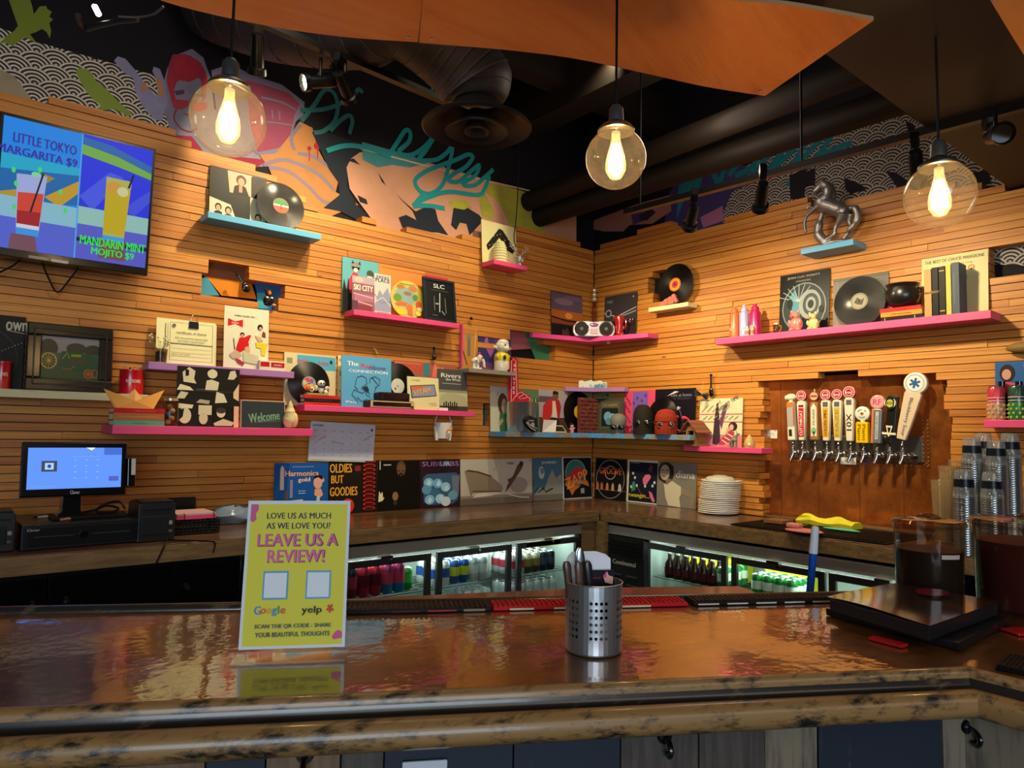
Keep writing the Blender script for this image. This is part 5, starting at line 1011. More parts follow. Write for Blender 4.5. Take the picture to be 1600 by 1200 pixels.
obj('orange_flower',MB().ell((-.052,-.004,.038),(.016,.01,.015),mat('e0602a',.5)),t); obj('pale_flower',MB().ell((-.005,.0,.04),(.012,.01,.018),mat('c8b870',.5)),t)
flat('L',530,560,556,.02,Zmid,'record_sleeve','cream lettered sleeve edge peeking out left of the light blue book','record sleeve','d8cc94',[('r',.1,.6,.2,.7,'b8643c'),('r',.08,.3,.3,.32,'6a5a40'),('r',.05,.88,.3,.94,'c89040')],tilt=-3)
flat('L',536,614,557,.075,Zmid,'book','light blue picture book with line drawn couple on the middle pink shelf','book','5aa0cc',
 [('t','The',.22,.845,.085,.22,'f0f0ea'),('t','Rai',.48,.82,.085,.2,'c84a5c'),('t','nbow',.72,.80,.085,.34,'5a4a8c'),('t','CONNECTION',.53,.705,.055,.78,'e8eef0'),('t','Paul Ohara'[0:4],.20,.10,.035,.22,'e8eef0')]+
 [('l',p,.011,'1a2a3a') for p in ([(.28,.50),(.30,.58),(.40,.62),(.48,.58),(.50,.48),(.44,.42)],[(.28,.5),(.26,.40),(.32,.34)],[(.42,.42),(.38,.36),(.46,.34),(.50,.44)],[(.55,.48),(.56,.58),(.66,.62),(.76,.57),(.75,.46),(.66,.40)],[(.60,.60),(.72,.46)],[(.24,.34),(.20,.24),(.28,.16),(.32,.08)],[(.24,.34),(.40,.28),(.50,.34),(.56,.26)],[(.30,.20),(.38,.12),(.5,.16)],[(.68,.40),(.64,.30),(.74,.26)],[(.5,.34),(.48,.26),(.56,.20)])]+[('p',[(.40,.40),(.50,.42),(.54,.34),(.50,.30)],'2a3040')],tilt=-4,thick=.004)
disc('L',623,603,38,.05,'black record with a white label right of the light blue book',[('e',.44,.44,.02,.03,'6a4a40')],Zmid,lab='c8c4b8',tilt=-5)
flat('L',618,716,566,.022,Zmid,'record_sleeve','busy comic sleeve with red and yellow lettering behind the postcard','record sleeve','a05a48',
 [('t','GINS',.30,.86,.14,.28,'d8482c'),('t','CO',.72,.85,.14,.14,'d8b83a'),('r',.45,.72,.55,.98,'3c7c84'),('p',[(.58,.7),(.62,.98),(.66,.98),(.66,.7)],'e06a5c'),('r',.0,.93,.4,.97,'c8645c'),('e',.8,.7,.06,.06,'d8c040'),('r',.86,.78,.99,.84,'c88a70'),('r',.2,.5,.35,.7,'4a3a4c')],tilt=-3)
t,w_,h_=flat('L',639,688,589,.105,Zmid,'postcard','cream print with a tilted yellow lettered postcard, on the middle pink shelf','print','d9cf9c',
 [('t','Utah',.26,.90,.06,.26,'8a8c60'),('p',[(.12,.34),(.08,.72),(.86,.80),(.92,.44)],'3a2a3c'),('p',[(.15,.37),(.11,.70),(.84,.77),(.89,.46)],'8a8ca4'),('p',[(.13,.60),(.12,.70),(.5,.73),(.5,.62)],'c86a4c'),('t','UTAH',.46,.57,.15,.52,'e0b020',14),('r',.66,.2,.92,.21,'8a8460'),('r',.7,.14,.92,.15,'8a8460')],tilt=-6)
flat('L',686,732,577,.08,Zmid,'book','grey book with a photo of a river gorge on the middle pink shelf','book','4a4c4a',
 [('t','Rivers',.45,.85,.10,.66,'e8e8e0'),('t','the West',.52,.755,.055,.50,'e0e0d8'),('r',.14,.65,.78,.66,'c8c8b8'),('r',0,.0,1,.5,'8a8a74'),('r',0,.10,1,.44,'b9b894'),('p',[(0,.12),(.1,.36),(.3,.44),(.6,.42),(.95,.36),(1,.12),(1,0),(0,0)],'a8a884'),('r',0,0,1,.12,'3c3c38')]+[('r',.18+.07*i,.06,.22+.07*i,.20+.03*(i%2),'22221e') for i in range(7)],tilt=-4)
# retro console stack
def console(px0,px1,pyt,off,z0,hb,cb,ct,label):
    a0,_=W('L',px0,625,off);a1,_=W('L',px1,625,off); L=a1-a0
    t=thing('tape_player',label,'player',wpos('L',(a0+a1)/2,off,z0),0,'old cassette players'); d=.11
    obj('case',MB().prism([(-L/2,0),(L/2,0),(L/2,hb*.72),(L/2-.01,hb),(-L/2+.02,hb),(-L/2,hb*.8)],0,d,mat(cb,.4)),t,bevel=.002)
    obj('front_bezel',MB().box(-L/2+.02,L/2-.004,-.006,0,.003,hb-.004,mat(ct,.4)),t,bevel=.001)
    obj('tape_window',MB().box(-L/2+.035,L/2-.03,-.008,-.006,hb*.25,hb*.78,mat('2a0f10',.12,coat=1)),t)
    obj('key_row',MB().box(L/2-.03,L/2-.012,-.009,-.006,hb*.2,hb*.4,mat('1a1614',.3)),t)
    return hb
hb=console(574,648,620,.125,Zmid,.047,'2e2826','c8ab7c','tan and brown cassette player lying on the middle pink shelf')
console(590,640,606,.12,Zmid+hb+.0006,.050,'1e1a1a','2a2024','black cassette player on top of the tan one')
loc,w_,h_,rz=fit('L',686,700,637,.12,Zmid); t=thing('small_card','small white card lying at the right end of the middle pink shelf','card',loc,rz); obj('card',MB().box(-.035,.035,0,.02,0,.018,WHITEP),t)
# --- upper pink shelf
flat('L',537,594,405,.02,Zup,'book','turquoise book with a raccoon on its cover on the upper pink shelf','book','5fa8b4',
 [('p',[(.0,.0),(.0,.35),(.05,.6),(.12,.4),(.16,.62),(.26,.5),(.26,.0)],'2a2a24'),('p',[(.18,.60),(.30,.76),(.42,.72),(.56,.58),(.5,.4),(.2,.35)],'c83a50'),('e',.36,.84,.14,.10,'8a8a84'),('p',[(.24,.85),(.48,.85),(.44,.79),(.28,.79)],'1a1a1a'),('e',.36,.79,.06,.04,'d8d8d0'),('p',[(.24,.90),(.27,.97),(.32,.91)],'3a3a38'),('p',[(.42,.91),(.47,.97),(.50,.89)],'3a3a38'),('e',.76,.76,.10,.07,'4a4a3c'),('r',.68,.6,.86,.72,'b8ccd4'),('r',.50,.64,.58,.68,'141414')],tilt=-3)
flat('L',587,613,428,.05,Zup,'book','map booklet with blue grey mountain drawing on the upper pink shelf','book','c9c4bc',
 [('t','HIGH',.5,.93,.07,.7,'2a3a54'),('t','PLACE',.5,.85,.09,.85,'2a3a54'),('p',[(0,.2),(.3,.62),(.5,.5),(.8,.7),(1,.4),(1,.1),(0,.1)],'8c94ac'),('l',[(0,.5),(.4,.3),(1,.36)],.03,'6a7090'),('l',[(0,.3),(.5,.44),(1,.24)],.03,'e8e4e0'),('t','LINDEN',.5,.05,.06,.85,'2a3a54')],tilt=-4)
flat('L',552,587,432,.09,Zup,'book','magazine with pink city snow scene and white lettering on the upper pink shelf','magazine','8c5a68',
 [('t','SKI CITY',.5,.68,.16,.86,'f0e8d0'),('r',0,.8,1,1,'b09aa0'),('r',.1,.3,.95,.5,'a86a84'),('e',.3,.9,.2,.08,'c8b0a8'),('r',.1,.05,.9,.2,'7a3a44'),('l',[(.1,.3),(.9,.2)],.05,'d8a0a0'),('l',[(.05,.5),(.95,.42)],.03,'c8c0c8'),('r',.0,.0,.25,.3,'5a3a4c')],tilt=-4)
flat('L',594,666,417,.02,Zup,'record_sleeve','orange sleeve behind the round animal picture disc','record sleeve','d8843c',[('r',.05,.93,.95,.95,'b86428')],tilt=-3)
a0_,_=W('L',612,457,.06);a1_,_=W('L',665,457,.06); r_=(a1_-a0_)/2
t=thing('picture_disc','round picture disc of forest animals and mushrooms on the upper pink shelf','record',wpos('L',(a0_+a1_)/2,.06,Zup),0,None,R(-6))
obj('disc',MB().lathe([(.001,-.0012),(r_,-.001),(r_,.001),(.001,.0012)],mat('b8a838',.3,coat=.4),(0,0,r_),44,'y'),t)
printed(t,2*r_,2*r_,[('e',.42,.56,.30,.26,'8aa49c'),('e',.30,.82,.12,.06,'b8742c'),('e',.66,.80,.13,.08,'c07a4c'),('e',.2,.52,.12,.10,'6a9038'),('e',.5,.66,.12,.05,'8a7458'),('p',[(.12,.36),(.3,.44),(.5,.40),(.44,.34),(.2,.30)],'c86a30'),('e',.54,.30,.10,.08,'c8742c'),('p',[(.48,.1),(.5,.26),(.62,.26),(.64,.08)],'b8703c'),('e',.82,.40,.09,.10,'c8502c'),('e',.84,.28,.07,.06,'d8c8a0'),('e',.3,.16,.14,.08,'d8c030'),('e',.72,.58,.08,.08,'4a8a4c'),('e',.5,.93,.25,.03,'c8c050'),('e',.8,.16,.08,.06,'e0d040')],y=-.0015)
flat('L',662,702,431,.02,Zup,'record_sleeve','red sleeve edge behind the framed chalk print','record sleeve','c82c34',[],tilt=-3)
loc,w_,h_,rz=fit('L',665,715,434,.10,Zup); t=thing('framed_picture','dark blue framed black print with small white lettering on the upper pink shelf','picture',loc,rz,None,R(-8))
for a,b,c,d in ((-w_/2,w_/2,0,.02),(-w_/2,w_/2,h_-.02,h_),(-w_/2,-w_/2+.02,.02,h_-.02),(w_/2-.02,w_/2,.02,h_-.02)): obj('frame_bar',MB().box(a,b,-.006,.010,c,d,mat('16222c',.35)),t,bevel=.003)
obj('print',MB().box(-w_/2+.02,w_/2-.02,.0,.004,.02,h_-.02,mat('121414',.3)),t)
printed(t,w_-.04,h_-.04,[('t','SLC',.5,.88,.11,.40,'d8d8d0'),('r',.2,.76,.85,.765,'8a8c88'),('l',[(.48,.18),(.52,.70)],.03,'c0c4c0'),('l',[(.3,.22),(.3,.6)],.02,'7a7c78'),('l',[(.72,.16),(.70,.58)],.02,'7a7c78'),('l',[(.56,.22),(.66,.12)],.03,'9a9c98'),('r',.34,.38,.46,.42,'9a9c98'),('r',.2,.08,.4,.09,'7a7c78')],y=-.0004,z0=.02)
# pink vertical batten
a_,zt=W('L',719.5,507,.0); zb_=W('L',719.5,574,.0)[1]; tag(obj('wall_batten',MB().box(-.006,.006,-.03,-.004,0,zt-zb_,PINK),None,(a_,0,zb_)),'thin pink upright batten below the right end of the upper pink shelf','batten')
# --- top small shelf
flat('L',755,809,348,.03,Ztop,'record_sleeve','cream sleeve with a black mosaic diamond on the small pink shelf near the corner','record sleeve','d6cf96',
 [('p',[(.12,.42),(.50,.88),(.60,.86),(.96,.46),(.88,.34),(.72,.40),(.5,.66),(.28,.40),(.16,.30)],'22201c')]+[('r',.2+.045*i,.42+.04*((i*5)%9),.222+.045*i,.44+.04*((i*5)%9),'c8c08c') for i in range(15)],tilt=-4)
a_,_=W('L',779,400,.07); t=thing('beehive_jar','cream beehive shaped jar in front of the mosaic sleeve','jar',wpos('L',a_,.085,Ztop)); pr=[(.001,0)]
for i in range(8): 
    z=.0+i*.019; r=.055*math.sqrt(max(.05,1-(i/8.3)**2.4)); pr+=[(r-.004,z),(r,z+.005),(r,z+.013),(r-.004,z+.018)]
obj('jar_body',MB().lathe(pr+[(.001,.155)],mat('d4cf98',.6),seg=28),t)
a_,z_=W('L',812,400,.12); t=thing('deer_head_figurine','silver deer head figurine with antlers on the small pink shelf','figurine',wpos('L',a_,.12,Ztop))
SV=mat('b4b4b0',.35,.6); hd=MB(); hd.ell((0,0,.045),(.022,.02,.035),SV).ell((0,-.02,.03),(.013,.02,.016),SV).ell((-.03,0,.06),(.016,.005,.008),SV).ell((.03,0,.06),(.016,.005,.008),SV).cyl((0,0,0),.02,.02,SV); obj('head',hd,t)
for s_ in (-1,1):
    an=MB(); an.tube(curve([(s_*.01,0,.075),(s_*.04,0,.10),(s_*.075,0,.12),(s_*.095,0,.15)],3),[.005,.005,.0045,.0045,.004,.004,.0035,.003,.0028,.002],SV,6)
    for (x,z,h) in ((.03,.093,.035),(.052,.107,.04),(.074,.12,.03)): an.tube([(s_*x,0,z),(s_*(x-.004),0,z+h)],[.0035,.0015],SV,6)
    obj('antler',an,t)
# --- grey shelf with the lamb
flat('L',720,748,506,.01,Zgr,'record_sleeve','tan sleeve with a small guitar figure on the grey shelf','record sleeve','b8823c',[('e',.5,.7,.12,.1,'7a7a74'),('r',.42,.3,.58,.66,'6a6a6a'),('l',[(.08,.9),(.1,.5),(.4,.1)],.05,'4a2a1c'),('l',[(.9,.9),(.8,.3)],.03,'e0c070')][:],tilt=-2)
flat('L',746,800,511,.005,Zgr,'record_sleeve','indigo sleeve with a purple winged figure behind the lamb jar','record sleeve','3a3466',[('p',[(.2,.6),(.3,.86),(.34,.62),(.5,.5),(.4,.3),(.3,.46)],'9a5aa0'),('r',0,.0,1,.2,'7a4a70'),('e',.7,.7,.2,.2,'4a3c7a')],tilt=-2)
a_,_=W('L',783,575,.07); t=thing('lamb_cookie_jar','white lamb cookie jar in a yellow shirt on the grey shelf','jar',wpos('L',a_,.075,Zgr)); LW=worn('glazed_white','e6e0c8','d8d0b4',.5,.6,40,.3,(1,1,1),.5,.6); YL=mat('d8c01c',.35,coat=.3)
obj('jar_body',MB().lathe([(.001,0),(.052,0),(.056,.01),(.054,.075),(.05,.09),(.001,.09)],LW,seg=24),t)
obj('shirt',MB().lathe([(.054,.072),(.057,.09),(.05,.12),(.03,.14),(.001,.145)],YL,seg=24).ell((-.045,-.015,.10),(.018,.016,.022),YL).ell((.045,-.015,.10),(.018,.016,.022),YL),t)
obj('cuff',MB().ell((-.02,-.058,.095),(.012,.008,.015),BC).ell((.056,-.03,.095),(.010,.008,.012),BC),t)
obj('head',MB().ell((0,-.005,.175),(.054,.045,.045),LW,18,12).ell((0,-.01,.20),(.045,.04,.028),LW).ell((.005,-.045,.16),(.028,.016,.02),WC),t)
for s_ in (-1,1): obj('ear',MB().ell((s_*.06,-.005,.165),(.022,.008,.010),LW,10,6,Matrix.Rotation(R(-18*s_),3,'Y')),t)
obj('eye',MB().ell((-.012,-.052,.182),(.006,.004,.007),BC).ell((.030,-.045,.180),(.005,.004,.006),BC).ell((.022,-.058,.166),(.006,.004,.004),BC),t); obj('hoof',MB().ell((.02,-.054,.006),(.01,.006,.010),BC),t)
a_,_=W('L',746,572,.09); t=thing('elephant_figurine','white elephant figurine with orange and pink decoration on the grey shelf','figurine',wpos('L',a_,.085,Zgr))
obj('body',MB().cbox((-.005,0,.006),(.07,.035,.012),WC).ell((-.01,0,.055),(.03,.024,.028),WC).cyl((-.025,0,.01),.011,.04,WC).cyl((.005,0,.01),.011,.04,WC),t,bevel=.001); obj('head',MB().ell((.02,-.006,.075),(.022,.02,.024),WC).tube(curve([(.03,-.02,.07),(.04,-.026,.045),(.038,-.028,.025),(.048,-.03,.015)],4),[.010]*3+[.009]*3+[.008]*3+[.007]*3+[.006],WC,10),t); obj('ear',MB().ell((.004,-.022,.08),(.014,.005,.020),WC).ell((-.04,0,.06),(.012,.004,.004),WC),t)
obj('decoration',MB().ell((.024,-.026,.078),(.008,.004,.010),mat('c8641c',.4)).ell((-.02,-.022,.055),(.010,.004,.010),mat('c87a3c',.4)).ell((.02,0,.104),(.010,.008,.014),mat('d02a58',.4)).ell((-.005,0,.10),(.004,.004,.014),mat('2a8a8c',.4)),t)
# ---- things hung on the left wall
def peg(w,px,py,off=.02): a,z=W(w,px,py,off); return wpos(w,a,off,z)
t=thing('hanging_shoehorn','small black guitar shaped opener hung in the gap of the left wall boards','opener',peg('L',372,428,.0),0); obj('neck',MB().ell((-.005,0,0),(.011,.007,.011),BLKG).tube([(0,0,0),(.03,-.002,-.05)],[.004,.005],BLKG,8),t); obj('body',MB().ell((.045,-.004,-.075),(.024,.009,.022),BLKG,16,8,Matrix.Rotation(R(30),3,'Y')).ell((.036,-.004,-.055),(.014,.008,.014),BLKG),t)
a_,z_=W('L',421,479,.03); t=thing('bear_figure','small dark carved bear figure sitting in a gap of the left wall boards','figure',wpos('L',a_,.004,W('L',421,480,.0)[1]+.004)); BRN=mat('1c1614',.5); obj('body',MB().ell((0,0,.03),(.028,.02,.03),BRN).ell((-.015,-.015,.008),(.012,.012,.008),BRN).ell((.03,-.012,.008),(.012,.010,.008),mat('b8946c',.6)),t); obj('head',MB().ell((0,-.005,.075),(.02,.018,.02),mat('3a2418',.5)).ell((0,-.020,.07),(.010,.008,.012),mat('b8743c',.5)).ell((-.016,0,.092),(.007,.005,.007),BRN).ell((.016,0,.092),(.007,.005,.007),BRN),t); obj('paw',MB().ell((-.012,-.02,.045),(.008,.006,.006),WC).ell((.014,-.02,.045),(.008,.006,.006),WC),t)
def bottlecharm(w,px,py,py2,label):
    a,z=W(w,px,py,.02); z2=W(w,px,py2,.02)[1]; h=z-z2; t=thing('hanging_microphone',label,'ornament',wpos(w,a,.02,z),RZ[w])
    obj('shaft',MB().tube([(0,0,0),(0,0,-h*.45),(.0,0,-h*.6)],[.006,.005,.010],BLKG,10),t); obj('bulb_end',MB().ell((.003,-.002,-h*.78),(.016,.012,h*.24),BLKG),t); obj('peg',MB().ell((0,.0,.004),(.009,.010,.009),BLK),t)
bottlecharm('L',678,545,562,'small black bottle shaped ornament hung above the grey river book'); bottlecharm('R',1111,587,620,'black bottle shaped ornament hung above the leg poster'); bottlecharm('L',736,498,500,'small black round knob on the boards above the tan sleeve')
tag(obj('yellow_hook',MB().tube([(-.014,-.004,.012),(.0,-.010,.016),(.008,-.006,.0),(.018,-.008,-.014)],.0035,mat('d8c84c',.5),8),None,peg('L',585,549,.004)),'tiny yellow hook on the boards above the light blue book','hook')
# calendar
loc,w_,h_,rz=fit('L',484,585,661,.012,W('L',535,719,.012)[1])
t=thing('calendar','white month calendar page taped slightly crooked below the pink shelves','calendar',loc,rz); t.rotation_euler=(0,R(2.2),0)
obj('page',MB().box(-w_/2,w_/2,0,.002,0,h_,mat('c0c4d4',.6)),t); obj('back_page',MB().box(-w_/2-.002,w_/2-.002,.0022,.004,-.008,h_-.01,mat('d4d8c8',.6)),t)
printed(t,w_,h_,[('t','NOVEMBER',.11,.90,.05,.16,'2a3040'),('r',.93,.82,.96,.89,'3a4458')]+[('r',.05+.135*i,.76,.10+.135*i,.77,'5a6278') for i in range(7)]+[('r',.07+.135*i,.12+.155*j,.085+.135*i,.14+.155*j,'6a7288') for i in range(7) for j in range(4)]+[('r',.03,.20,.97,.202,'8a90a4'),('r',.03,.36,.97,.362,'8a90a4'),('l',[(.10,.50),(.22,.64)],.008,'c87a8c'),('l',[(.8,.55),(.95,.72)],.006,'4a5268'),('l',[(.3,.5),(.5,.44)],.006,'5a6278')],y=-.0004)
# white pail with handle
a0_,zt=W('L',676,660,.05);a1_,_=W('L',704,660,.05); zb_=W('L',690,685,.05)[1]; r_=(a1_-a0_)/2*.86; h_=zt-zb_; t=thing('pail','small white tin pail with a rainbow emblem hung on the boards','pail',wpos('L',(a0_+a1_)/2,r_+.006,zb_),0)
obj('bucket',MB().lathe([(.001,0),(r_*.78,0),(r_,h_),(r_*.95,h_),(r_*.74,.004),(.001,.004)],WHITEP,seg=28),t); obj('handle',MB().tube(curve([(r_*math.cos(PI*k/8),-.0,h_+ (W('L',690,644,.05)[1]-zt)*math.sin(PI*k/8)) for k in range(9)],3),.003,WHITEP,8),t)
for s_ in (-1,1): obj('leg_flap',MB().prism([(s_*r_*.95,h_*.7),(s_*r_*1.15,h_*.75),(s_*r_*.95,-.012),(s_*r_*.68,-.012)],-.01,.006,WHITEP),t)
e_=MB();art(e_,MB(),.05,.05,[('p',[(.5+q*math.cos(PI*k/10),.2+q*math.sin(PI*k/10)) for k in range(11)],c) for q,c in ((.5,'d86a4c'),(.38,'e0a03c'),(.26,'e8e4d0'))],-r_-.001,0,.006,h_*.25); obj('emblem',e_,t); obj('clip',MB().ell((r_*.7,-r_*.5,h_+.006),(.016,.006,.007),mat('8ac0b0',.4),10,6,Matrix.Rotation(R(-40),3,'Y')),t)
# ================================================================ BLUE CORNER SHELF
flat('L',768,797,604,.02,Zb,'record_sleeve','pale sleeve with a brown haired woman in green, left end of the blue corner shelf','record sleeve','c9c3a8',
 [('e',.66,.62,.26,.24,'5a3c24'),('e',.74,.56,.14,.18,'c8a080'),('p',[(.5,.42),(.45,.20),(.5,.0),(1,.0),(1,.45),(.7,.40)],'4a7a48'),('p',[(.4,.2),(.62,.30),(.7,.24),(.5,.12)],'c8a488'),('r',.0,.86,1,1,'b9b4b8'),('l',[(.35,.78),(.42,.88)],.02,'3a3a3a')],tilt=-3)
flat('L',796,844,608,.018,Zb,'record_sleeve','dark green sleeve with yellow lettering behind the steel bucket','record sleeve','3c5848',[('t','BULL',.72,.74,.10,.5,'c8c030'),('r',0,.8,1,1,'5a7458'),('e',.3,.5,.3,.2,'2a3c34'),('r',.6,.0,.9,.6,'4a3028')],tilt=-3)
flat('L',844,889,609,.022,Zb,'record_sleeve','sleeve showing a man in a red jacket on the blue corner shelf','record sleeve','a39a9c',
 [('r',0,0,1,.35,'4a342c'),('r',0,.7,.6,.84,'5c4a54'),('p',[(.10,.30),(.14,.62),(.30,.76),(.50,.80),(.46,.5),(.34,.28),(.24,.22)],'b82c28'),('p',[(.50,.78),(.70,.76),(.76,.60),(.68,.30),(.60,.34)],'a82824'),('p',[(.44,.36),(.46,.74),(.56,.74),(.62,.34)],'d8c4a8'),('p',[(.40,.0),(.40,.34),(.66,.34),(.68,.0)],'241c1e'),('e',.57,.86,.10,.12,'7a4c34'),('p',[(.46,.90),(.5,.98),(.66,.96),(.68,.90)],'1a1412')],tilt=-3)
a_,_=W('L',903,640,.04); disc('L',906,644,30,.035,'black record with a yellow label between the red jacket sleeve and the brown tile',[('e',.55,.5,.06,.08,'b8901c')],Zb,lab='e0b820',tilt=-4)
# steel bucket with foam finger
a0_,zt=W('L',791,627,.14);a1_,_=W('L',843,627,.14); r_=.112; h_=zt-Zb
t=thing('steel_bucket','tall shiny steel ice bucket holding the red foam finger','bucket',wpos('L',(a0_+a1_)/2,r_+.006,Zb))
obj('bucket_body',MB().lathe([(.001,.001),(r_*.88,.001),(r_*.9,.008),(r_,h_-.004),(r_+.003,h_),(r_-.003,h_-.002),(r_*.87,.01),(.001,.008)],mat('c4c6c8',.26,.9),seg=32),t)
bl=wpos('L',(a0_+a1_)/2,r_+.006,Zb+h_-.05)
t=thing('foam_finger','red foam finger with white outline and lettering standing in the steel bucket','foam finger',bl,R(-40))
s=(W('L',825,600,.13)[0]-W('L',790,600,.13)[0]); ht=W('L',800,556,.13)[1]-bl.z
w1=.0043
X=lambda px:(px-813)*w1
RF=mat('b8141e',.7); wl2=[(790,-10)]
ol=[(X(792),0),(X(790),ht-.02),(X(792),ht-.004),(X(797),ht),(X(803),ht-.004),(X(806),ht-.03),(X(808),.155),(X(809),.125),(X(814),.13),(X(819),.115),(X(826),.10),(X(829),.07),(X(830),.0)]
obj('foam_hand',MB().prism(ol,-.012,.016,RF),t)
ft=MB();am=MB();hh=ht
art(am,ft,1,1,[('l',[(X(797)+.5,.02),(X(796)+.5,hh-.03),(X(799)+.5,hh-.014),(X(803)+.5,hh-.03),(X(806)+.5,.09)],.003,'e8d8d8'),('l',[(X(799)+.5,.06),(X(803)+.5,.09),(X(809)+.5,.115),(X(815)+.5,.122),(X(816)+.5,.10),(X(809)+.5,.085),(X(812)+.5,.07)],.003,'e8d8d8'),('l',[(X(816)+.5,.11),(X(822)+.5,.10),(X(821)+.5,.08),(X(814)+.5,.075)],.003,'e8d8d8'),('l',[(X(822)+.5,.09),(X(827)+.5,.08),(X(827)+.5,.03)],.003,'e8d8d8')]+[('t',c,X(801.3-.1*i)+.5,hh-.06-.032*i,.020,.014,'f0e4e4') for i,c in enumerate('GO UTES')],-.0125)
obj('outline',am,t); obj('lettering',ft,t)
a_,_=W('L',828,672,.24); t=thing('bandana','folded black and white printed bandana on the blue corner shelf','cloth',wpos('L',a_,.245,Zb))
obj('cloth',MB().prism([(-.055,.085),(-.02,.11),(.05,.095),(.055,.03),(.05,.0),(.03,-.0),(-.02,.03),(-.05,.06)],-.012,.02,mat('1e1e20',.8)),t); printed(t,.1,.1,[('t','A WOLF',.45,.78,.10,.5,'c8c8c0'),('l',[(.0,.66),(.4,.3),(.9,.1)],.04,'d8d6d0'),('l',[(.1,.7),(.5,.4),(1,.25)],.03,'e8e6e0'),('e',.6,.5,.15,.15,'c0beb8'),('t','XX',.6,.5,.15,.2,'2a2a2a')],y=-.0125)
a_,_=W('L',861,674,.17); t=thing('folded_paper','white folded paper beside the bandana on the blue corner shelf','paper',wpos('L',a_,.155,Zb)); obj('sheet',MB().add([(-.07,0,.003),(.03,-.03,.002),(.07,0,.09),(-.06,.0,.09),(-.05,.02,.05)],[(0,1,2),(0,2,3),(0,3,4)],mat('cfccc4',.7)).add([(-.07,0.002,.001),(.03,-.028,.0),(.07,.002,.088),(-.06,.002,.088)],[(0,1,2,3)],mat('b9b6ae',.7)),t)
a_,_=W('L',874,674,.10); t=thing('plaque','small black plaque with cream border lying tilted on the blue corner shelf','plaque',wpos('L',a_,.12,Zb+.003),0,None,R(-35)); obj('plate',MB().prism([(-.058,0),(.058,0),(.045,.06),(-.045,.06)],0,.006,mat('d0c4a0',.5)),t); obj('face',MB().prism([(-.048,.007),(.048,.007),(.038,.053),(-.038,.053)],-.001,0,mat('1c1812',.3)),t); printed(t,.08,.05,[('t','in memory',.5,.7,.12,.6,'6a5c38'),('t','of friends',.5,.4,.12,.5,'6a5c38')],y=-.0012,z0=.005)
a_,_=W('L',895,675,.13); t=thing('toy_figure','tiny doll figure with dark hair and pink shirt on the blue corner shelf','toy',wpos('L',a_,.12,Zb)); obj('body',MB().lathe([(.001,0),(.014,0),(.016,.03),(.008,.04),(.001,.04)],mat('c8788c',.5),seg=14),t); obj('head',MB().ell((0,0,.052),(.015,.014,.015),mat('d8a890',.5)),t); obj('hair',MB().ell((0,.004,.062),(.019,.016,.012),mat('2a1a1c',.5)),t); obj('arm',MB().ell((-.02,-.004,.03),(.008,.006,.006),mat('d8a890',.5)).ell((.02,-.004,.036),(.008,.006,.006),mat('d8a890',.5)),t)
a0_,_=W('L',908,650,.10);a1_,_=W('L',936,650,.10); zt=W('L',922,622,.10)[1]; L=a1_-a0_; h_=zt-Zb; t=thing('carved_tile','tall reddish brown carved tile standing in the corner of the blue shelf','tile',wpos('L',(a0_+a1_)/2-.012,.10,Zb),0); BRK=worn('brick_brown','6a2c1c','8a4a34',.5,.62,40,.7,(1,1,1),0,1)
tb=MB().box(-L/2,L/2,0,.03,0,h_,BRK)
for i in range(9):
    for j in range(4): tb.cbox((-L/2+L*(j+.5)/4,-.003,h_*(i+.5)/9),(L/4-.006,.010,h_/9-.008),BRK,Matrix.Rotation(R(15*((i+j)%3-1)),4,'Y'))
o=obj('relief',tb,t,bevel=.002); 
flat('R',930,973,622,.06,Zb,'record_sleeve','olive grey sleeve with a blue flower picture in an arch, behind the grey head','record sleeve','4a4a3c',[('r',.18,.15,.86,.90,'5c5a48'),('r',.22,.2,.82,.72,'1c2428'),('e',.45,.48,.14,.14,'7aa4bc'),('e',.62,.44,.13,.13,'8ab0c4'),('e',.5,.34,.12,.1,'5a8ca8'),('t','THE GARDEN',.52,.80,.06,.5,'b88a4c')],tilt=-3)
flat('L',893,927,613,.004,Zb,'record_sleeve','pale green sleeve under the small purple shelf, left of the corner','record sleeve','98a468',[('r',0,.88,1,.97,'7a8c58'),('r',.0,.80,1,.84,'c8c880')],tilt=-1)
flat('R',931,953,613,.004,Zb,'record_sleeve','pale green sleeve under the small purple shelf, right of the corner','record sleeve','98a468',[('r',0,.88,1,.97,'7a8c58'),('e',.8,.93,.08,.03,'3a4c40'),('r',.0,.80,1,.84,'c8c880')],tilt=-1)
flat('R',974,1026,610,.02,Zb,'record_sleeve','pink and purple striped floral sleeve behind the black hatted head','record sleeve','d8486c',[('r',.26,0,.72,.98,'7a58a8'),('r',.9,.0,1,.98,'d8486c')]+[('e',.30+.38*((i*7)%11)/11,.05+.06*i,.03,.03,'4a3c8c') for i in range(15)]+[('e',.05+.18*((i*5)%7)/7,.05+.06*i,.025,.025,'a82c50') for i in range(15)],tilt=-3)
flat('R',1022,1085,607,.03,Zb,'record_sleeve','black sleeve with faint script behind the record and red hat','record sleeve','15121c',[('t','Live at home',.66,.86,.07,.5,'7a7888'),('t','in the park',.68,.78,.04,.4,'5a586a'),('p',[(.3,.84),(.5,.95),(.6,.93)],'c8c0b8'),('p',[(.5,.5),(.58,.62),(.66,.58),(.56,.52)],'b0aab0'),('l',[(.62,.55),(.72,.3)],.03,'4a4658')],tilt=-3)
disc('R',1034,650,35,.06,'black record with a grey label behind the two hatted heads',[('p',[(.36,.5),(.36,.56),(.44,.60),(.5,.54)],'c8b8a8')],Zb,lab='8a8478',tilt=-4)
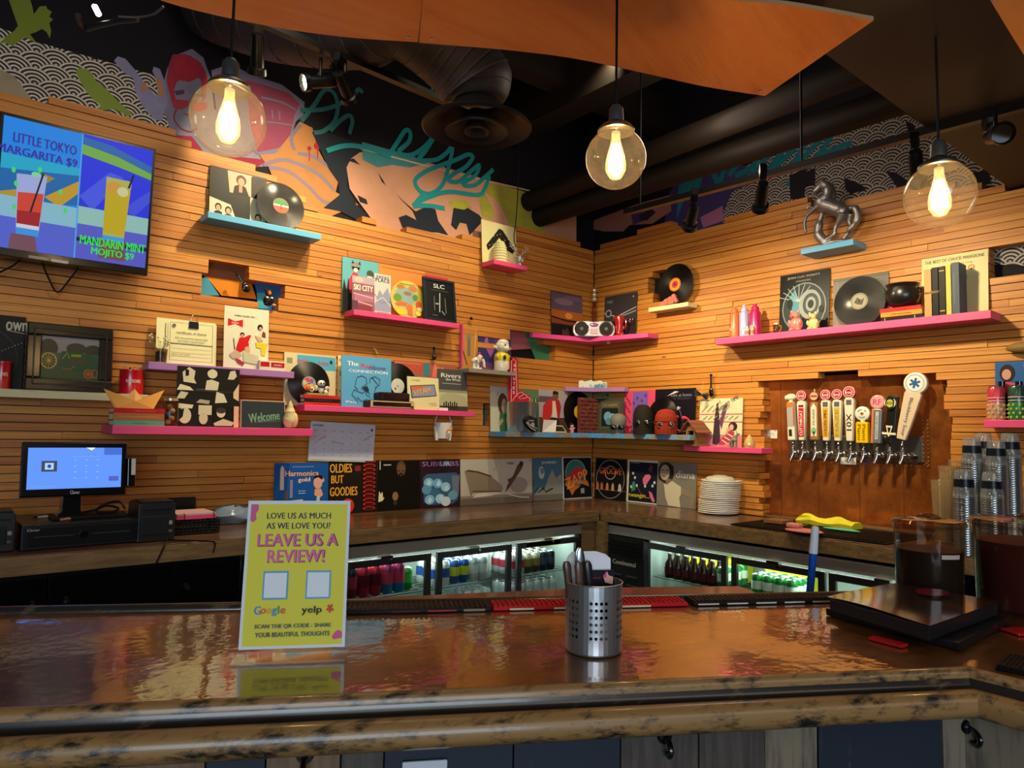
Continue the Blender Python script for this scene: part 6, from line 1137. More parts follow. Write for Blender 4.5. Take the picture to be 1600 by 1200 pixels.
def mannequin(px0,px1,pyt,off,label,headc,hat=None,shade=None):
    a0,zt=W('R',px0,pyt,off);a1,_=W('R',px1,pyt,off); r=(px1-px0)/F*5.05/2; h=zt-Zb; t=thing('mannequin_head',label,'mannequin head',wpos('R',(a0+a1)/2,off+.0,Zb),R(-55))
    HM=mat(headc,.6); hd=MB(); hd.lathe([(.001,0),(r*.62,0),(r*.60,h*.18),(r*.82,h*.38),(r*.92,h*.62),(r*.84,h*.82),(r*.5,h*.96),(.001,h)],HM,seg=22,sy=1.08); hd.ell((0,-r*.98,h*.34),(r*.12,r*.14,h*.09),HM); obj('head',hd,t)
    if hat=='black': obj('hat',MB().lathe([(r*1.02,h*.0),(r*1.04,h*.45),(r*1.0,h*.7),(r*.8,h*.93),(r*.45,h*1.04),(.001,h*1.06)],mat('221c14',.8),seg=24,sy=1.08),t)
    if hat=='red':
        vs=MB(); n=44
        prof=[(1.02,.0),(1.07,.2),(1.07,.5),(1.02,.72),(.82,.92),(.5,1.02),(.05,1.05)]; V=[];Fc=[]
        for q,(a,b) in enumerate(prof):
            for i in range(n):
                rr_=r*(a-.035*(i%2)); V.append((rr_*math.cos(2*PI*i/n),rr_*1.08*math.sin(2*PI*i/n),h*b))
        for q in range(len(prof)-1):
            for i in range(n): Fc.append((q*n+i,q*n+(i+1)%n,(q+1)*n+(i+1)%n,(q+1)*n+i))
        obj('knit_hat',vs.add(V,Fc,mat('8c2c1c',.85)),t); obj('hat_fold',MB().lathe([(r*1.09,h*.5),(r*1.12,h*.53),(r*1.09,h*.57)],mat('7a2416',.85),seg=30,sy=1.08),t)
    if hat=='red': obj('pompom_tag',MB().ell((r*1.0,.0,h*.72),(r*.2,r*.15,h*.08),mat('8c2c1c',.85)),t)
    ey=h*(.40 if hat else .30); ry=-r*1.13
    for s_ in (-1,1):
        x=s_*r*.42; ys=ry+ (r*.12); obj('lens',MB().ell((x,ys,ey),(r*.34,r*.10,h*.105),mat('0e0c0c' if hat!='red' else '3a1c14',.08,coat=1)),t)
        obj('frame_rim',MB().tube([(x+r*.36*math.cos(k*PI/8),ys-r*.03,ey+h*.115*math.sin(k*PI/8)) for k in range(16)],r*.035,mat('1a1614' if hat!='red' else '8a5a40',.3),6,True),t)
    obj('bridge',MB().tube([(-r*.1,ry+.1*r,ey+.02*h),(r*.1,ry+.1*r,ey+.02*h)],r*.03,mat('5a4a3c',.3),6),t)
    for s_ in (-1,1): obj('temple_arm',MB().tube([(s_*r*.76,ry+.2*r,ey),(s_*r*1.1,-r*.2,ey+.02*h)],r*.03,mat('5a4a3c',.3),6),t)
mannequin(952,981,646,.135,'small grey mannequin head wearing dark sunglasses on the blue corner shelf','77746a')
mannequin(990,1020,635,.15,'mannequin head in a tall black cap and dark glasses on the blue corner shelf','2a241c','black')
mannequin(1025,1057,641,.155,'mannequin head in a rust red knit hat and glasses on the blue corner shelf','6a3c28','red')
a_,z_=W('R',1066,653,.12); t=thing('bird_ornament','pink and dark bird ornament with a long beak on the blue corner shelf','ornament',wpos('R',a_,.10,Zb),RZ['R']); h_=z_-Zb
obj('body',MB().ell((0,0,h_*.45),(.028,.02,.035),mat('1c1a20',.4)).cyl((0,0,0),.012,h_*.3,mat('1c1a20',.4)),t); obj('head',MB().ell((.004,-.004,h_*1.0),(.022,.016,.014),mat('c8304a',.4)),t); obj('beak',MB().tube(curve([(.02,-.004,h_*.99),(.04,-.006,h_*.92),(.045,-.006,h_*.85)],3),[.007]*3+[.005]*3+[.003],mat('c8304a',.4),8),t); obj('branch',MB().tube([(-.05,-.01,h_*.3),(.0,-.012,h_*.2),(.05,-.01,h_*.32)],.005,mat('b8644c',.5),6),t)
a_,_=W('R',983,672,.13); t=thing('red_ornament','small red figure between the grey head and the black cap','ornament',wpos('R',a_,.12,Zb),RZ['R']); obj('body',MB().ell((0,0,.022),(.016,.012,.022),mat('b82c34',.4)),t); obj('head',MB().ell((.004,0,.055),(.011,.011,.012),mat('b82c34',.4)),t)
# patterned cloth on purple shelf
a_,_=W('L',925,604,.06); t=thing('patterned_cloth','folded pale cloth with blue pattern on the small purple corner shelf','cloth',wpos('L',a_+.02,.06,Zp),R(-40)); CL=worn('blue_print_cloth','cfd8c8','3c8a94',.50,.58,22,.8)
n=10;vs=[]
for i in range(n+1):
    for (y,z) in ((-.03,0),(-.035,.03),(-.02,.062),(.02,.062),(.035,.03),(.03,0)): vs.append((-.12+.24*i/n,y,z*(1-.25*abs(i/n-.4))*(1+.12*math.sin(i*2.1))))
fs=[(i*6+k,(i+1)*6+k,(i+1)*6+k+1,i*6+k+1) for i in range(n) for k in range(5)]+[tuple(range(6))[::-1],tuple(range(n*6,n*6+6)),]
obj('folded_cloth',MB().add(vs,fs,CL,True),t)
# ================================================================ PINK CORNER SHELF
flat('L',863,912,458,.02,Zc,'record_sleeve','sunset photo sleeve left of the boombox on the pink corner shelf','record sleeve','3c2c34',[('r',0,.55,1,.98,'6a5468'),('r',0,.38,1,.60,'b8642c'),('r',0,.30,1,.42,'8a4424'),('e',.55,.50,.12,.07,'e8943c'),('l',[(0,.44),(.5,.38),(1,.40)],.03,'1a1218'),('r',0,0,1,.28,'1e161c'),('p',[(.3,0),(.34,.2),(.42,.16),(.5,.24),(.6,.0)],'4a382c'),('e',.4,.8,.3,.08,'8a7484'),('e',.7,.9,.3,.05,'7a6478')],tilt=-3)
flat('R',943,993,459,.025,Zc,'record_sleeve','grey sleeve with a chrome car drawing behind the red boot','record sleeve','3a3438',[('t','THREE',.16,.86,.06,.2,'8a8a88'),('l',[(0,.62),(.4,.50),(1,.66)],.02,'b8b8bc'),('l',[(.3,.48),(.7,.52),(1,.58)],.03,'8a8a90'),('e',.14,.60,.10,.09,'8c8c92'),('e',.14,.60,.06,.055,'2a2a2c'),('r',0,0,1,.4,'2a2024'),('e',.9,.9,.02,.02,'b0b0b0')],tilt=-3)
z_=Zc; c0_=W('L',905,510,.17); P=Vector((-.21,-.20,Zc)); t=thing('boombox','silver and pink boombox with two round speakers on the pink corner shelf','boombox',P,R(-42)); SL=mat('b9b0ae',.3,.5); wB=.315
pl=[(-wB/2+.02,0),(wB/2-.02,0),(wB/2,.03),(wB/2,.075),(wB/2-.03,.115),(.05,.12),(0,.112),(-.05,.12),(-wB/2+.03,.115),(-wB/2,.075),(-wB/2,.03)]
obj('case',MB().prism(pl,-.04,.05,SL),t,bevel=.006)
for s_ in (-1,1):
    sp2=obj('speaker',MB().lathe([(.050,-.046),(.052,-.040),(.046,-.046),(.044,-.042),(.018,-.036),(.001,-.036)],mat('2a2c24',.4),(s_*.092,0,.058),26,'y'),t); obj('speaker_ring',MB().lathe([(.045,-.044),(.05,-.050),(.055,-.044)],CHROME,(s_*.092,0,.058),26,'y'),sp2); obj('speaker_cone',MB().ell((s_*.092,-.040,.058),(.014,.006,.014),mat('6a6c60',.4)),sp2); obj('speaker_mesh',MB().lathe([(.001,-.0425),(.044,-.0425)],mat('1c1e18',.6),(s_*.092,0,.058),26,'y'),sp2)
obj('display',MB().ell((0,-.040,.088),(.034,.008,.016),mat('8a4a78',.15,coat=1)),t); obj('cassette_door',MB().cbox((0,-.042,.04),(.055,.008,.045),mat('c8a8b4',.3)),t,bevel=.004)
bb=MB(); 
for i in range(6): bb.ell((-.07+.028*i,-.03,.117),(.006,.008,.004),mat('7a2a4c',.3),8,5)
o=obj('buttons',bb,t); o['kind']='stuff'
P=Vector((-.085,-.345,Zc)); t=thing('red_boot_mug','shiny red boot shaped mug on the pink corner shelf','mug',P,RZ['R']); RM=mat('a81a1c',.2,.2,coat=1)
obj('boot_shaft',MB().lathe([(.001,0),(.042,0),(.044,.008),(.028,.022),(.026,.05),(.034,.11),(.042,.15),(.040,.155),(.03,.16),(.001,.165)],RM,seg=26),t); obj('boot_toe',MB().ell((.028,-.01,.014),(.034,.026,.014),RM),t); obj('handle',MB().tube(curve([(.036,0,.13),(.066,0,.12),(.062,0,.07),(.028,0,.05)],4),.006,RM,8),t)
t=thing('wire_glasses','chrome ring ornament hooked behind the red boot','ornament',P+Vector((.045,0,.0)),RZ['R']); wr_=MB(); 
for i,x in enumerate((-.085,-.055,.05,.075)): wr_.tube([(x+.02*math.cos(k*PI/7),0,.125+.024*math.sin(k*PI/7)) for k in range(14)],.003,CHROME,6,True)
wr_.tube([(-.035,0,.14),(.03,0,.14)],.002,CHROME,6).tube([(0,0,.0),(0,0,.14)],.003,CHROME,6); obj('rings',wr_,t)
a_,z_=W('L',925,452,.06); P=Vector((-.07,-.07,z_)); t=thing('glass_vase','slim bottle with clear beads hanging in the corner above the boombox','vase',(P.x,P.y,Zc),R(-42))
obj('neck',MB().lathe([(.001,0),(.05,0),(.056,.02),(.04,.08),(.018,.12),(.016,z_-Zc-.11),(.022,z_-Zc-.10)],thin_glass('amber_glass','d8a868',.2,.05,.1,'b07030'),seg=22),t)
for i in range(3): obj('bead',MB().ell((0,0,z_-Zc-.08+.036*i),(.02-.002*i,.02-.002*i,.019),mat('e8dcc0',.08,.6,coat=1)),t)
# ================================================================ RIGHT WALL
disc('R',1053,444,32,.075,'black record with an orange and yellow label on the small cream shelf',[('e',.5,.5,.13,.13,'e8a838'),('e',.5,.5,.09,.09,'c8403c'),('e',.5,.5,.04,.04,'8a3c78')],Zws,lab='e07828',tilt=-5)
a_,_=W('R',1045,478,.08); t=thing('coral_piece','small salmon pink coral in front of the record on the cream shelf','ornament',wpos('R',a_,.088,Zws),RZ['R']); cr=MB(); random.seed(3)
for i in range(11): cr.cbox((-.05+.011*i,random.uniform(-.006,.006),.016+.0028*i),(.022,.02,.026+.004*i),mat('e0705c',.6),Matrix.Rotation(random.uniform(-.6,.6),4,'Y'))
obj('coral',cr,t)
# horse statue
PW=mat('9a9694',.38,.75); a0_,_=W('R',1262,376,.1); a1_,_=W('R',1340,376,.1); ztt=W('R',1296,278,.1)[1]; Hh=ztt-Zbh; k_=(a1_-a0_)/78
t=thing('horse_statue','pewter statue of a rearing horse on the small light blue shelf','statue',wpos('R',(a0_+a1_)/2-.0,.085,Zbh),RZ['R'])
HX=lambda px:(px-1300)*k_; HZ=lambda py:(382-py)/104*Hh
def hp(*pts): return [(HX(x),y,HZ(z)) for x,y,z in pts]
KK=lambda q:[v*1.22 for v in q]
hm=MB(); 
hm.tube(curve(hp((1322,0,336),(1312,0,330),(1298,0,322),(1285,0,314),(1281,0,306)),3),KK([.030]*3+[.036]*3+[.038]*3+[.036]*3+[.03]),PW,14)
hm.tube(curve(hp((1285,0,316),(1293,0,302),(1292,0,290),(1284,0,283)),3),KK([.032]*3+[.027]*3+[.022]*3+[.018]),PW,12)
hm.tube(curve(hp((1288,0,282),(1280,0,286),(1269,0,294)),3),KK([.020]*3+[.017]*3+[.010]),PW,12); hm.ell((HX(1287),.008,HZ(277)),(.004,.004,.012),PW); hm.ell((HX(1287),-.008,HZ(277)),(.004,.004,.012),PW)
for y,pts in ((-.018,((1278,0,318),(1266,0,325),(1258,0,332),(1257,0,345),(1259,0,354))),(.018,((1280,0,314),(1268,0,316),(1258,0,310),(1256,0,316)))): hm.tube([(a,y+b,c) for a,b,c in curve(hp(*pts),3)],KK([.016,.014,.012,.010]+[.008]*(3*(len(pts)-1)+1-4)),PW,8)
for y,pts in ((-.02,((1318,0,338),(1311,0,350),(1306,0,356),(1304,0,366),(1290,0,372))),(.02,((1324,0,338),(1322,0,350),(1328,0,358),(1318,0,368),(1312,0,374)))): hm.tube([(a,y+b,c) for a,b,c in curve(hp(*pts),3)],KK([.026,.022,.018,.014]+[.010]*(3*(len(pts)-1)+1-4)),PW,8)
hm.tube(curve(hp((1322,0,330),(1334,0,332),(1338,0,344),(1333,0,356),(1322,0,364)),3),KK([.012]*3+[.018]*3+[.017]*3+[.013]*3+[.008]),PW,10)
hm.tube(curve(hp((1295,.01,286),(1300,.01,300),(1299,.01,312)),3),KK([.014]*6+[.008]),PW,8)
hm.tube(curve(hp((1284,0,326),(1278,0,345),(1277,0,360),(1286,0,372),(1292,0,380)),3),KK([.012]*3+[.020]*3+[.024]*3+[.026]*3+[.03]),PW,10)
hm.ell((HX(1300),0,HZ(377)),(.075,.035,.016),PW)
o=obj('horse_figure',hm,t); rm=o.modifiers.new('remesh','REMESH'); rm.mode='VOXEL'; rm.voxel_size=.0045; rm.use_smooth_shade=True; sm_=o.modifiers.new('smooth','SMOOTH'); sm_.iterations=4; sm_.factor=.5
# long pink shelf: spray cans
for i,(x,c,lb) in enumerate(((1148,'e0683c','orange spray can at the left end of the long pink shelf'),(1163,'a9a4d4','lavender spray can between the orange and the magenta one'),(1180,'b8185c','magenta spray can, rightmost of the three on the long pink shelf'))):
    a_,_=W('R',x,510,.10); zt=W('R',x,479-2*i,.10)[1]; h_=zt-Zpr; r_=.031+.004*(i==2); t=thing('spray_can',lb,'spray can',wpos('R',a_,.10,Zpr),RZ['R'],'spray cans on the long pink shelf')
    obj('can_body',MB().lathe([(.001,0),(r_,0),(r_,h_*.72),(r_*.7,h_*.80),(.001,h_*.8)],mat(c,.35,.2,coat=.4),seg=22),t); obj('cap',MB().lathe([(r_*.66,h_*.79),(r_*.64,h_*.9),(r_*.35,h_*.94),(r_*.34,h_),(.001,h_)],mat(c,.4),seg=18),t)
    printed(t,r_*1.3,.05,[('t','COLOR',.5,.5,.3,.8,'d8c8b0')],y=-r_-.0005,z0=.03)
    if i==1: pass
for x,c,lb in ((1168,'d8d0c0','small pale bottle in front of the lavender spray can'),(1176,'c8b888','small amber bottle in front of the magenta spray can')):
    a_,_=W('R',x,515,.14); t=thing('small_bottle',lb,'bottle',wpos('R',a_,.143,Zpr),RZ['R']); obj('body',MB().lathe([(.001,0),(.012,0),(.012,.04),(.006,.05),(.006,.06),(.001,.06)],mat(c,.3),seg=14),t); obj('label',MB().lathe([(.0124,.008),(.0124,.032)],mat('b8785c',.5),seg=14),t)
a_,_=W('R',1214,515,.12); t=thing('amber_glass','tiny amber glass tankard beside the black moon sleeve','glass',wpos('R',a_,.13,Zpr),RZ['R']); obj('cup',MB().lathe([(.001,0),(.016,0),(.018,.05),(.016,.05),(.014,.004),(.001,.004)],PITCH,seg=16),t); obj('handle',MB().tube(curve([(.016,0,.045),(.032,0,.04),(.03,0,.015),(.016,0,.01)],4),.003,mat('a8683c',.3),6),t); obj('foam',MB().ell((0,0,.055),(.014,.014,.008),WHITEP),t)
flat('R',1216,1294,424,.03,Zpr,'record_sleeve','black sleeve with a round silver swirl drawing on the long pink shelf','record sleeve','0c0e10',
 [('t','JEAN LUC PONTY',.48,.93,.045,.66,'9a9890'),('t','cosmic',.48,.87,.04,.3,'8a8880'),('e',.5,.42,.44,.41,'7c8a8c'),('e',.5,.42,.42,.39,'2c3638'),('p',[(.3,.3),(.2,.6),(.30,.72),(.44,.5),(.42,.2)],'4a8a9c'),('e',.62,.46,.22,.24,'8a9494'),('e',.64,.46,.16,.18,'3c4446'),('e',.64,.46,.10,.12,'8a9494'),('e',.64,.46,.06,.07,'1c2022')]+[('l',[(.40,.52),(.40+.45*math.cos(R(a)),.45+.36*math.sin(R(a)))],.012,'a8b0ae') for a in (60,75,90,105,120,135,150)]+[('e',.85,.36,.05,.06,'0c0e10'),('e',.22,.5,.06,.08,'14181a')],tilt=-4)
def bear(x,py,off,s,c,c2,label):
    a_,_=W('R',x,500,off); h_=W('R',x,py,off)[1]-Zpr; t=thing('piggy_bank',label,'piggy bank',wpos('R',a_,off,Zpr),RZ['R']); m=mat(c,.35,coat=.5); k=h_/.15
    obj('body',MB().ell((0,0,.048*k),(.046*k,.036*k,.05*k),m).ell((-.025*k,-.022*k,.012*k),(.018*k,.018*k,.012*k),m).ell((.025*k,-.022*k,.012*k),(.018*k,.018*k,.012*k),m).ell((-.038*k,-.02*k,.06*k),(.012*k,.012*k,.022*k),m).ell((.036*k,-.02*k,.06*k),(.012*k,.012*k,.022*k),m),t)
    obj('head',MB().ell((-.008*k,-.006*k,.108*k),(.034*k,.028*k,.028*k),m),t); obj('snout',MB().ell((-.014*k,-.034*k,.102*k),(.013*k,.008*k,.010*k),mat(c2,.35)),t)
    for s_ in (-1,1): obj('ear',MB().ell((-.008*k+s_*.024*k,0,.138*k),(.010*k,.006*k,.012*k),m),t); obj('eye',MB().ell((-.010*k+s_*.012*k,-.031*k,.114*k),(.003*k,.002*k,.004*k),BC),t)
bear(1244,484,.115,1,'e07a72','c85a5c','pink piggy bank in front of the round silver swirl sleeve'); bear(1271,487,.10,1,'dcb87a','b88c5c','cream piggy bank right of the pink one'); a_,_=W('R',1260,509,.12); t=thing('green_block','small teal block between the two piggy banks','block',wpos('R',a_,.075,Zpr),RZ['R']); obj('block',MB().box(-.015,.015,-.012,.012,0,.045,mat('3c9c8c',.5)),t,bevel=.003)
flat('R',1300,1387,430,.02,Zpr,'record_sleeve','worn grey sleeve behind the large record on the long pink shelf','record sleeve','6a675e',[('r',.06,.0,.10,1,'75726a'),('r',.0,.95,1,.98,'5c5a52')],tilt=-3)
a0_,_=W('R',1298,470,.07); a1_,_=W('R',1384,470,.07)
disc('R',1341,470,43,.07,'large black record with a silver label on the long pink shelf',[('o',.5,.5,.15,.15,.008,'4a463a'),('p',[(.4,.48),(.46,.58),(.54,.52),(.6,.56),(.56,.42),(.46,.44)],'4a463a')],Zpr,lab='8f8a76',tilt=-5,r=min(.16,(a1_-a0_)/2))
zq=hbooks('R',1376,1441,.135,Zpr,[('141416',.022,.004,[('r',.08,.2,.1,.8,'b8a060'),('r',.8,.2,.82,.8,'b8a060')]),('c8842c',.026,0,[('t','chronicles',.5,.5,.4,.5,'5a3414')]),('c4242c',.020,-.004,[('t','tales',.5,.5,.3,.3,'8a1418')])],
 ['black book at the bottom of the stack under the cauldron','orange book in the middle of the stack under the cauldron','red book on top of the stack under the cauldron'],.13,'books under the cauldron')
a_,_=W('R',1411,462,.085); a0_,_=W('R',1385,460,.085); r_=a_-a0_; h_=W('R',1411,445,.085)[1]-zq; t=thing('cauldron','black cauldron pot with a flared rim on the stack of books','pot',wpos('R',a_,.085,zq),RZ['R'])
obj('pot_body',MB().lathe([(.001,.0),(r_*.5,.0),(r_*.85,h_*.18),(r_,h_*.45),(r_*.95,h_*.72),(r_*.86,h_*.86),(r_*.98,h_),(r_*.94,h_+.002),(r_*.82,h_*.86),(r_*.9,h_*.5),(.001,h_*.1)],mat('1a1613',.3,coat=.3),seg=32),t)
for s_ in (-1,1): obj('lug',MB().tube([(s_*r_*.88,0,h_*.8),(s_*r_*1.08,0,h_*.72),(s_*r_*.98,0,h_*.56)],.006,mat('1a1613',.3),8),t)
t,w_,h_=flat('R',1438,1542,396,.02,Zpr,'record_sleeve','cream sleeve with thin stretched lettering behind the upright books','record sleeve','cfc48c',[('t','THE BEST OF CHUCK MANGIONE',.5,.925,.05,.9,'6a5c34'),('t','a quiet man of song',.55,.84,.03,.45,'8a7c50'),('o',.5,.62,.20,.16,.02,'7aa49c'),('e',.76,.76,.05,.04,'b8743c'),('e',.76,.76,.03,.024,'cfc48c'),('t','2',.76,.76,.04,.02,'8a4c2c')],tilt=-3)
for i,(x0,x1,c,py,lb,sp_) in enumerate(((1447,1458,'c88c58',507-1,'tan upright book, leftmost of the five at the right of the long pink shelf',[('t','novels',.5,.5,.4,.3,'8a5a34',90)]),(1459,1469,'15120e',505,'slim black upright book second from the left',[('t','history',.5,.5,.3,.3,'8a7848',90)]),(1470,1480,'1c1810',505,'black upright book with gold lettering in the middle of the five',[('r',.1,.08,.9,.1,'b8a048'),('r',.1,.9,.9,.92,'b8a048'),('t','IDEALS',.5,.5,.35,3.0,'c8b050',90)][:2]),(1481,1489,'c8b454',504,'yellow upright book left of the thick grey one',[]),(1490,1502,'4a5260',503,'thick slate grey upright book, rightmost of the five',[('r',.3,.2,.34,.8,'8a9098')]))):
    a0_,_=W('R',x0,490,.13);a1_,_=W('R',x1,490,.13); h_=[.245,.25,.25,.255,.26][i]; L=a1_-a0_
    t=thing('book',lb,'book',wpos('R',(a0_+a1_)/2,.145,Zpr),RZ['R'],'upright books on the long pink shelf'); m=mat(c,.5)
    if i==4: L2=.095; 
    obj('cover',MB().box(-L/2,-L/2+.003,0,.10,0,h_,m).box(L/2-.003,L/2,0,.10,0,h_,m).box(-L/2,L/2,-.003,.003,0,h_,m),t,bevel=.001); obj('pages',MB().box(-L/2+.003,L/2-.003,.003,.096,.004,h_-.004,PAPER),t)
    if sp_: printed(t,L,h_,sp_,y=-.0033)
# birdhouse shelf
a_,_=W('R',1086,697,.09); zt=W('R',1090,657,.09)[1]; h_=zt-Zpk; k=h_/.2; t=thing('birdhouse','small wooden birdhouse feeder with a slatted roof on the short pink shelf','birdhouse',wpos('R',a_,.085,Zpk),RZ['R']-R(12)); BW=wood('birdhouse_wood',('5a3c1c','7a5428','946a38','6a4820'),6,(1,1,6),.6,0)
obj('floor_board',MB().box(-.085*k,.085*k,-.06,.06,0,.012,BW),t)
for x in (-.05*k,.035*k): obj('post',MB().box(x,x+.02*k,-.045,-.03,.012,.125*k,BW),t); 
obj('back_wall',MB().box(-.05*k,.055*k,.03,.04,.012,.125*k,BW),t); obj('side_wall',MB().prism([(.035*k,.012),(.06*k,.012),(.06*k,.13*k),(.035*k,.15*k)],-.03,.04,BW),t); obj('gable',MB().prism([(-.06*k,.12*k),(.065*k,.12*k),(.002,.185*k)],-.045,-.035,BW),t)
for s_ in (-1,1):
    for i in range(5):
        f=i/5; x0=s_*(.0+.10*k*f); x1=s_*(.0+.10*k*(f+.24)); z0_=.195*k-.10*k*f*.9; z1_=.195*k-.10*k*(f+.24)*.9
        obj('roof_slat',MB().add([(x0,-.07,z0_),(x1,-.07,z1_),(x1,.06,z1_),(x0,.06,z0_),(x0,-.07,z0_+.006),(x1,-.07,z1_+.006),(x1,.06,z1_+.006),(x0,.06,z0_+.006)],[(0,1,2,3),(4,7,6,5),(0,4,5,1),(1,5,6,2),(2,6,7,3),(3,7,4,0)],mat(('8a4c34','6e4a30')[i%2],.6)),t)
flat('R',1091,1158,622,.03,Zpk,'record_sleeve','pale sleeve with striped stockinged legs and a woman curled up, on the short pink shelf','record sleeve','d6cfa8',
 [('r',0,.0,1,.25,'c8787c'),('r',0,.66,1,.68,'a86068'),('r',0,.50,1,.52,'a86068'),('p',[(.34,.06),(.36,.5),(.40,.88),(.44,.92),(.48,.6),(.50,.4),(.52,.10),(.44,.03)],'3a2c3c'),('p',[(.48,.5),(.54,.74),(.62,.90),(.66,.86),(.60,.6),(.54,.36)],'6a3c60'),('p',[(.44,.88),(.46,.98),(.52,.9)],'d8a088'),('p',[(.60,.86),(.66,.92),(.70,.84)],'d8a088'),('p',[(.48,.04),(.54,.16),(.74,.34),(.84,.30),(.80,.14),(.60,.04)],'a83c4c'),('l',[(.56,.14),(.70,.06)],.02,'e0d0c8'),('l',[(.62,.20),(.78,.12)],.02,'e0d0c8'),('l',[(.68,.27),(.82,.20)],.02,'e0d0c8'),('e',.80,.42,.10,.09,'3a2430'),('e',.77,.40,.05,.06,'d8a088'),('p',[(.62,.2),(.66,.4),(.72,.36)],'d8a088'),('t','HONEY TIME',.68,.90,.07,.5,'4a4a40',30)]+[('l',[(.1+.12*i,.56),(.2+.12*i,.64)],.015,'9a946c') for i in range(7)]+[('l',[(.06+.13*i,.72),(.2+.13*i,.86)],.015,'9a946c') for i in range(5)],tilt=-4)
for i,(x,s_,lb) in enumerate(((1148,1.0,'small grey green goat figurine in front of the leg sleeve'),(1141,.8,'smaller goat figurine left of the taller goat'))):
    a_,_=W('R',x,690,.12); t=thing('goat_figurine',lb,'figurine',wpos('R',a_,.125-.02*i,Zpk),RZ['R']); G=mat('7a806c',.5); s_*=.8; b_=MB().ell((0,0,.06*s_),(.028*s_,.016*s_,.018*s_),G).tube([(.018*s_,0,.07*s_),(.026*s_,0,.1*s_)],.008*s_,G,8).ell((.034*s_,0,.105*s_),(.016*s_,.008*s_,.009*s_),G).tube([(.024*s_,0,.112*s_),(.018*s_,0,.13*s_)],.003*s_,G,6); obj('body',b_,t)
    for x_ in (-.018,.018):
        for y_ in (-.009,.009): obj('leg',MB().tube([(x_*s_,y_*s_,.05*s_),(x_*s_,y_*s_,0)],.0045*s_,G,6),t)
a_,_=W('R',1171,693,.09); t=thing('seashell','small yellowish shell at the right end of the short pink shelf','shell',wpos('R',a_,.09,Zpk),RZ['R']); obj('shell_body',MB().lathe([(.001,0),(.03,0),(.036,.02),(.026,.05),(.012,.07),(.001,.085)],mat('b8a060',.5),seg=14),t); obj('shell_lip',MB().ell((.01,-.026,.02),(.016,.008,.014),mat('d8c89c',.4)),t)
a_,z_=W('R',1097,612,.04); t=thing('star_ornament','dark paper star hanging above the birdhouse','ornament',wpos('R',a_,.05,z_-.02),RZ['R']); so=MB()
for q in range(8): so.cbox((0,0,0),(.10,.004,.008),mat('3a4648',.5),Matrix.Rotation(q*PI/8,4,'Y')@Matrix.Rotation(q*.3,4,'Z'))
obj('star',so,t); obj('thread',MB().tube([(0,0,0),(.01,.01,.09)],.0015,mat('b8a890',.5),5),t)
# right lower shelf
flat('R',1553,1680,562,.03,Zlr,'magazine','magazine with a dark haired person in a pink jacket on blue, at the right edge','magazine','2c5a94',
 [('p',[(.02,.0),(.02,.55),(.12,.66),(.28,.62),(.40,.55),(.36,.2),(.3,.0)],'e05c74'),('p',[(.30,.60),(.36,.62),(.54,.42),(.48,.34)],'e05c74'),('p',[(.12,.3),(.15,.66),(.24,.62),(.24,.3)],'d84858'),('e',.16,.80,.10,.15,'2a1c1c'),('e',.15,.78,.06,.09,'c8907a'),('t','WILD',.52,.86,.14,.3,'e0703c'),('t','STUDIO',.56,.73,.12,.36,'e0d050')],tilt=-3)
for i,(x,pt_,c1,c2,lb) in enumerate(((1557,605,'c83c50','c8a07c','red and orange patterned tall can at the right edge'),(1590,603,'1e4c40','3a8048','dark green patterned tall can at the right frame edge'))):
    a_,_=W('R',x,640,.10); zt=W('R',x,pt_,.10)[1]; h_=zt-Zlr; r_=.036; t=thing('tall_can',lb,'can',wpos('R',a_,.10,Zlr),RZ['R']); obj('can_body',MB().lathe([(.001,0),(r_*.85,0),(r_,.01),(r_,h_*.52)],mat(c2,.3,.2),seg=26).lathe([(r_,h_*.52),(r_,h_-.012),(r_*.86,h_)],mat(c1,.25,.3,coat=.4),seg=26),t); obj('lid',MB().lathe([(r_*.88,h_-.001),(r_*.9,h_+.002),(r_*.84,h_-.002),(.001,h_-.003)],STEEL,seg=22),t)
    bd=MB()
    for z in (.56,.66): bd.lathe([(r_+.0004,h_*z),(r_+.0004,h_*(z+.025))],mat('d8b8b8',.4),seg=26)
    obj('stripe',bd,t); dt=MB()
    for j in range(4):
        for q in range(9): an=2*PI*(q+.5*(j%2))/9; dt.ell((r_*math.cos(an),r_*math.sin(an),h_*(.08+.12*j)),(.006,.006,.007),mat(('e0906c','a8b84c')[i],.4),8,4)
    o=obj('dots',dt,t); o['kind']='stuff'
for x,lb in ((1565,'black capped bottle behind the red patterned can'),(1592,'black capped bottle behind the green patterned can')):
    a_,_=W('R',x,610,.05); t=thing('dark_bottle',lb,'bottle',wpos('R',a_,.045,Zlr),RZ['R']); h_=W('R',x,596,.05)[1]-Zlr; obj('glass_body',MB().lathe([(.001,0),(.032,0),(.033,h_*.6),(.014,h_*.8),(.013,h_*.9)],mat('1a1210',.15,coat=.6),seg=18),t); obj('cap',MB().lathe([(.015,h_*.86),(.016,h_),(.001,h_)],BLKG,seg=14),t)
a_,z_=W('R',1592,549,.05); t=thing('wooden_knob','rounded tan wooden form mounted on the boards at the right edge','ornament',wpos('R',a_+.03,.03,z_),RZ['R']); obj('form',MB().ell((0,0,.02),(.09,.03,.028),mat('8a6a3c',.5),16,10),t)
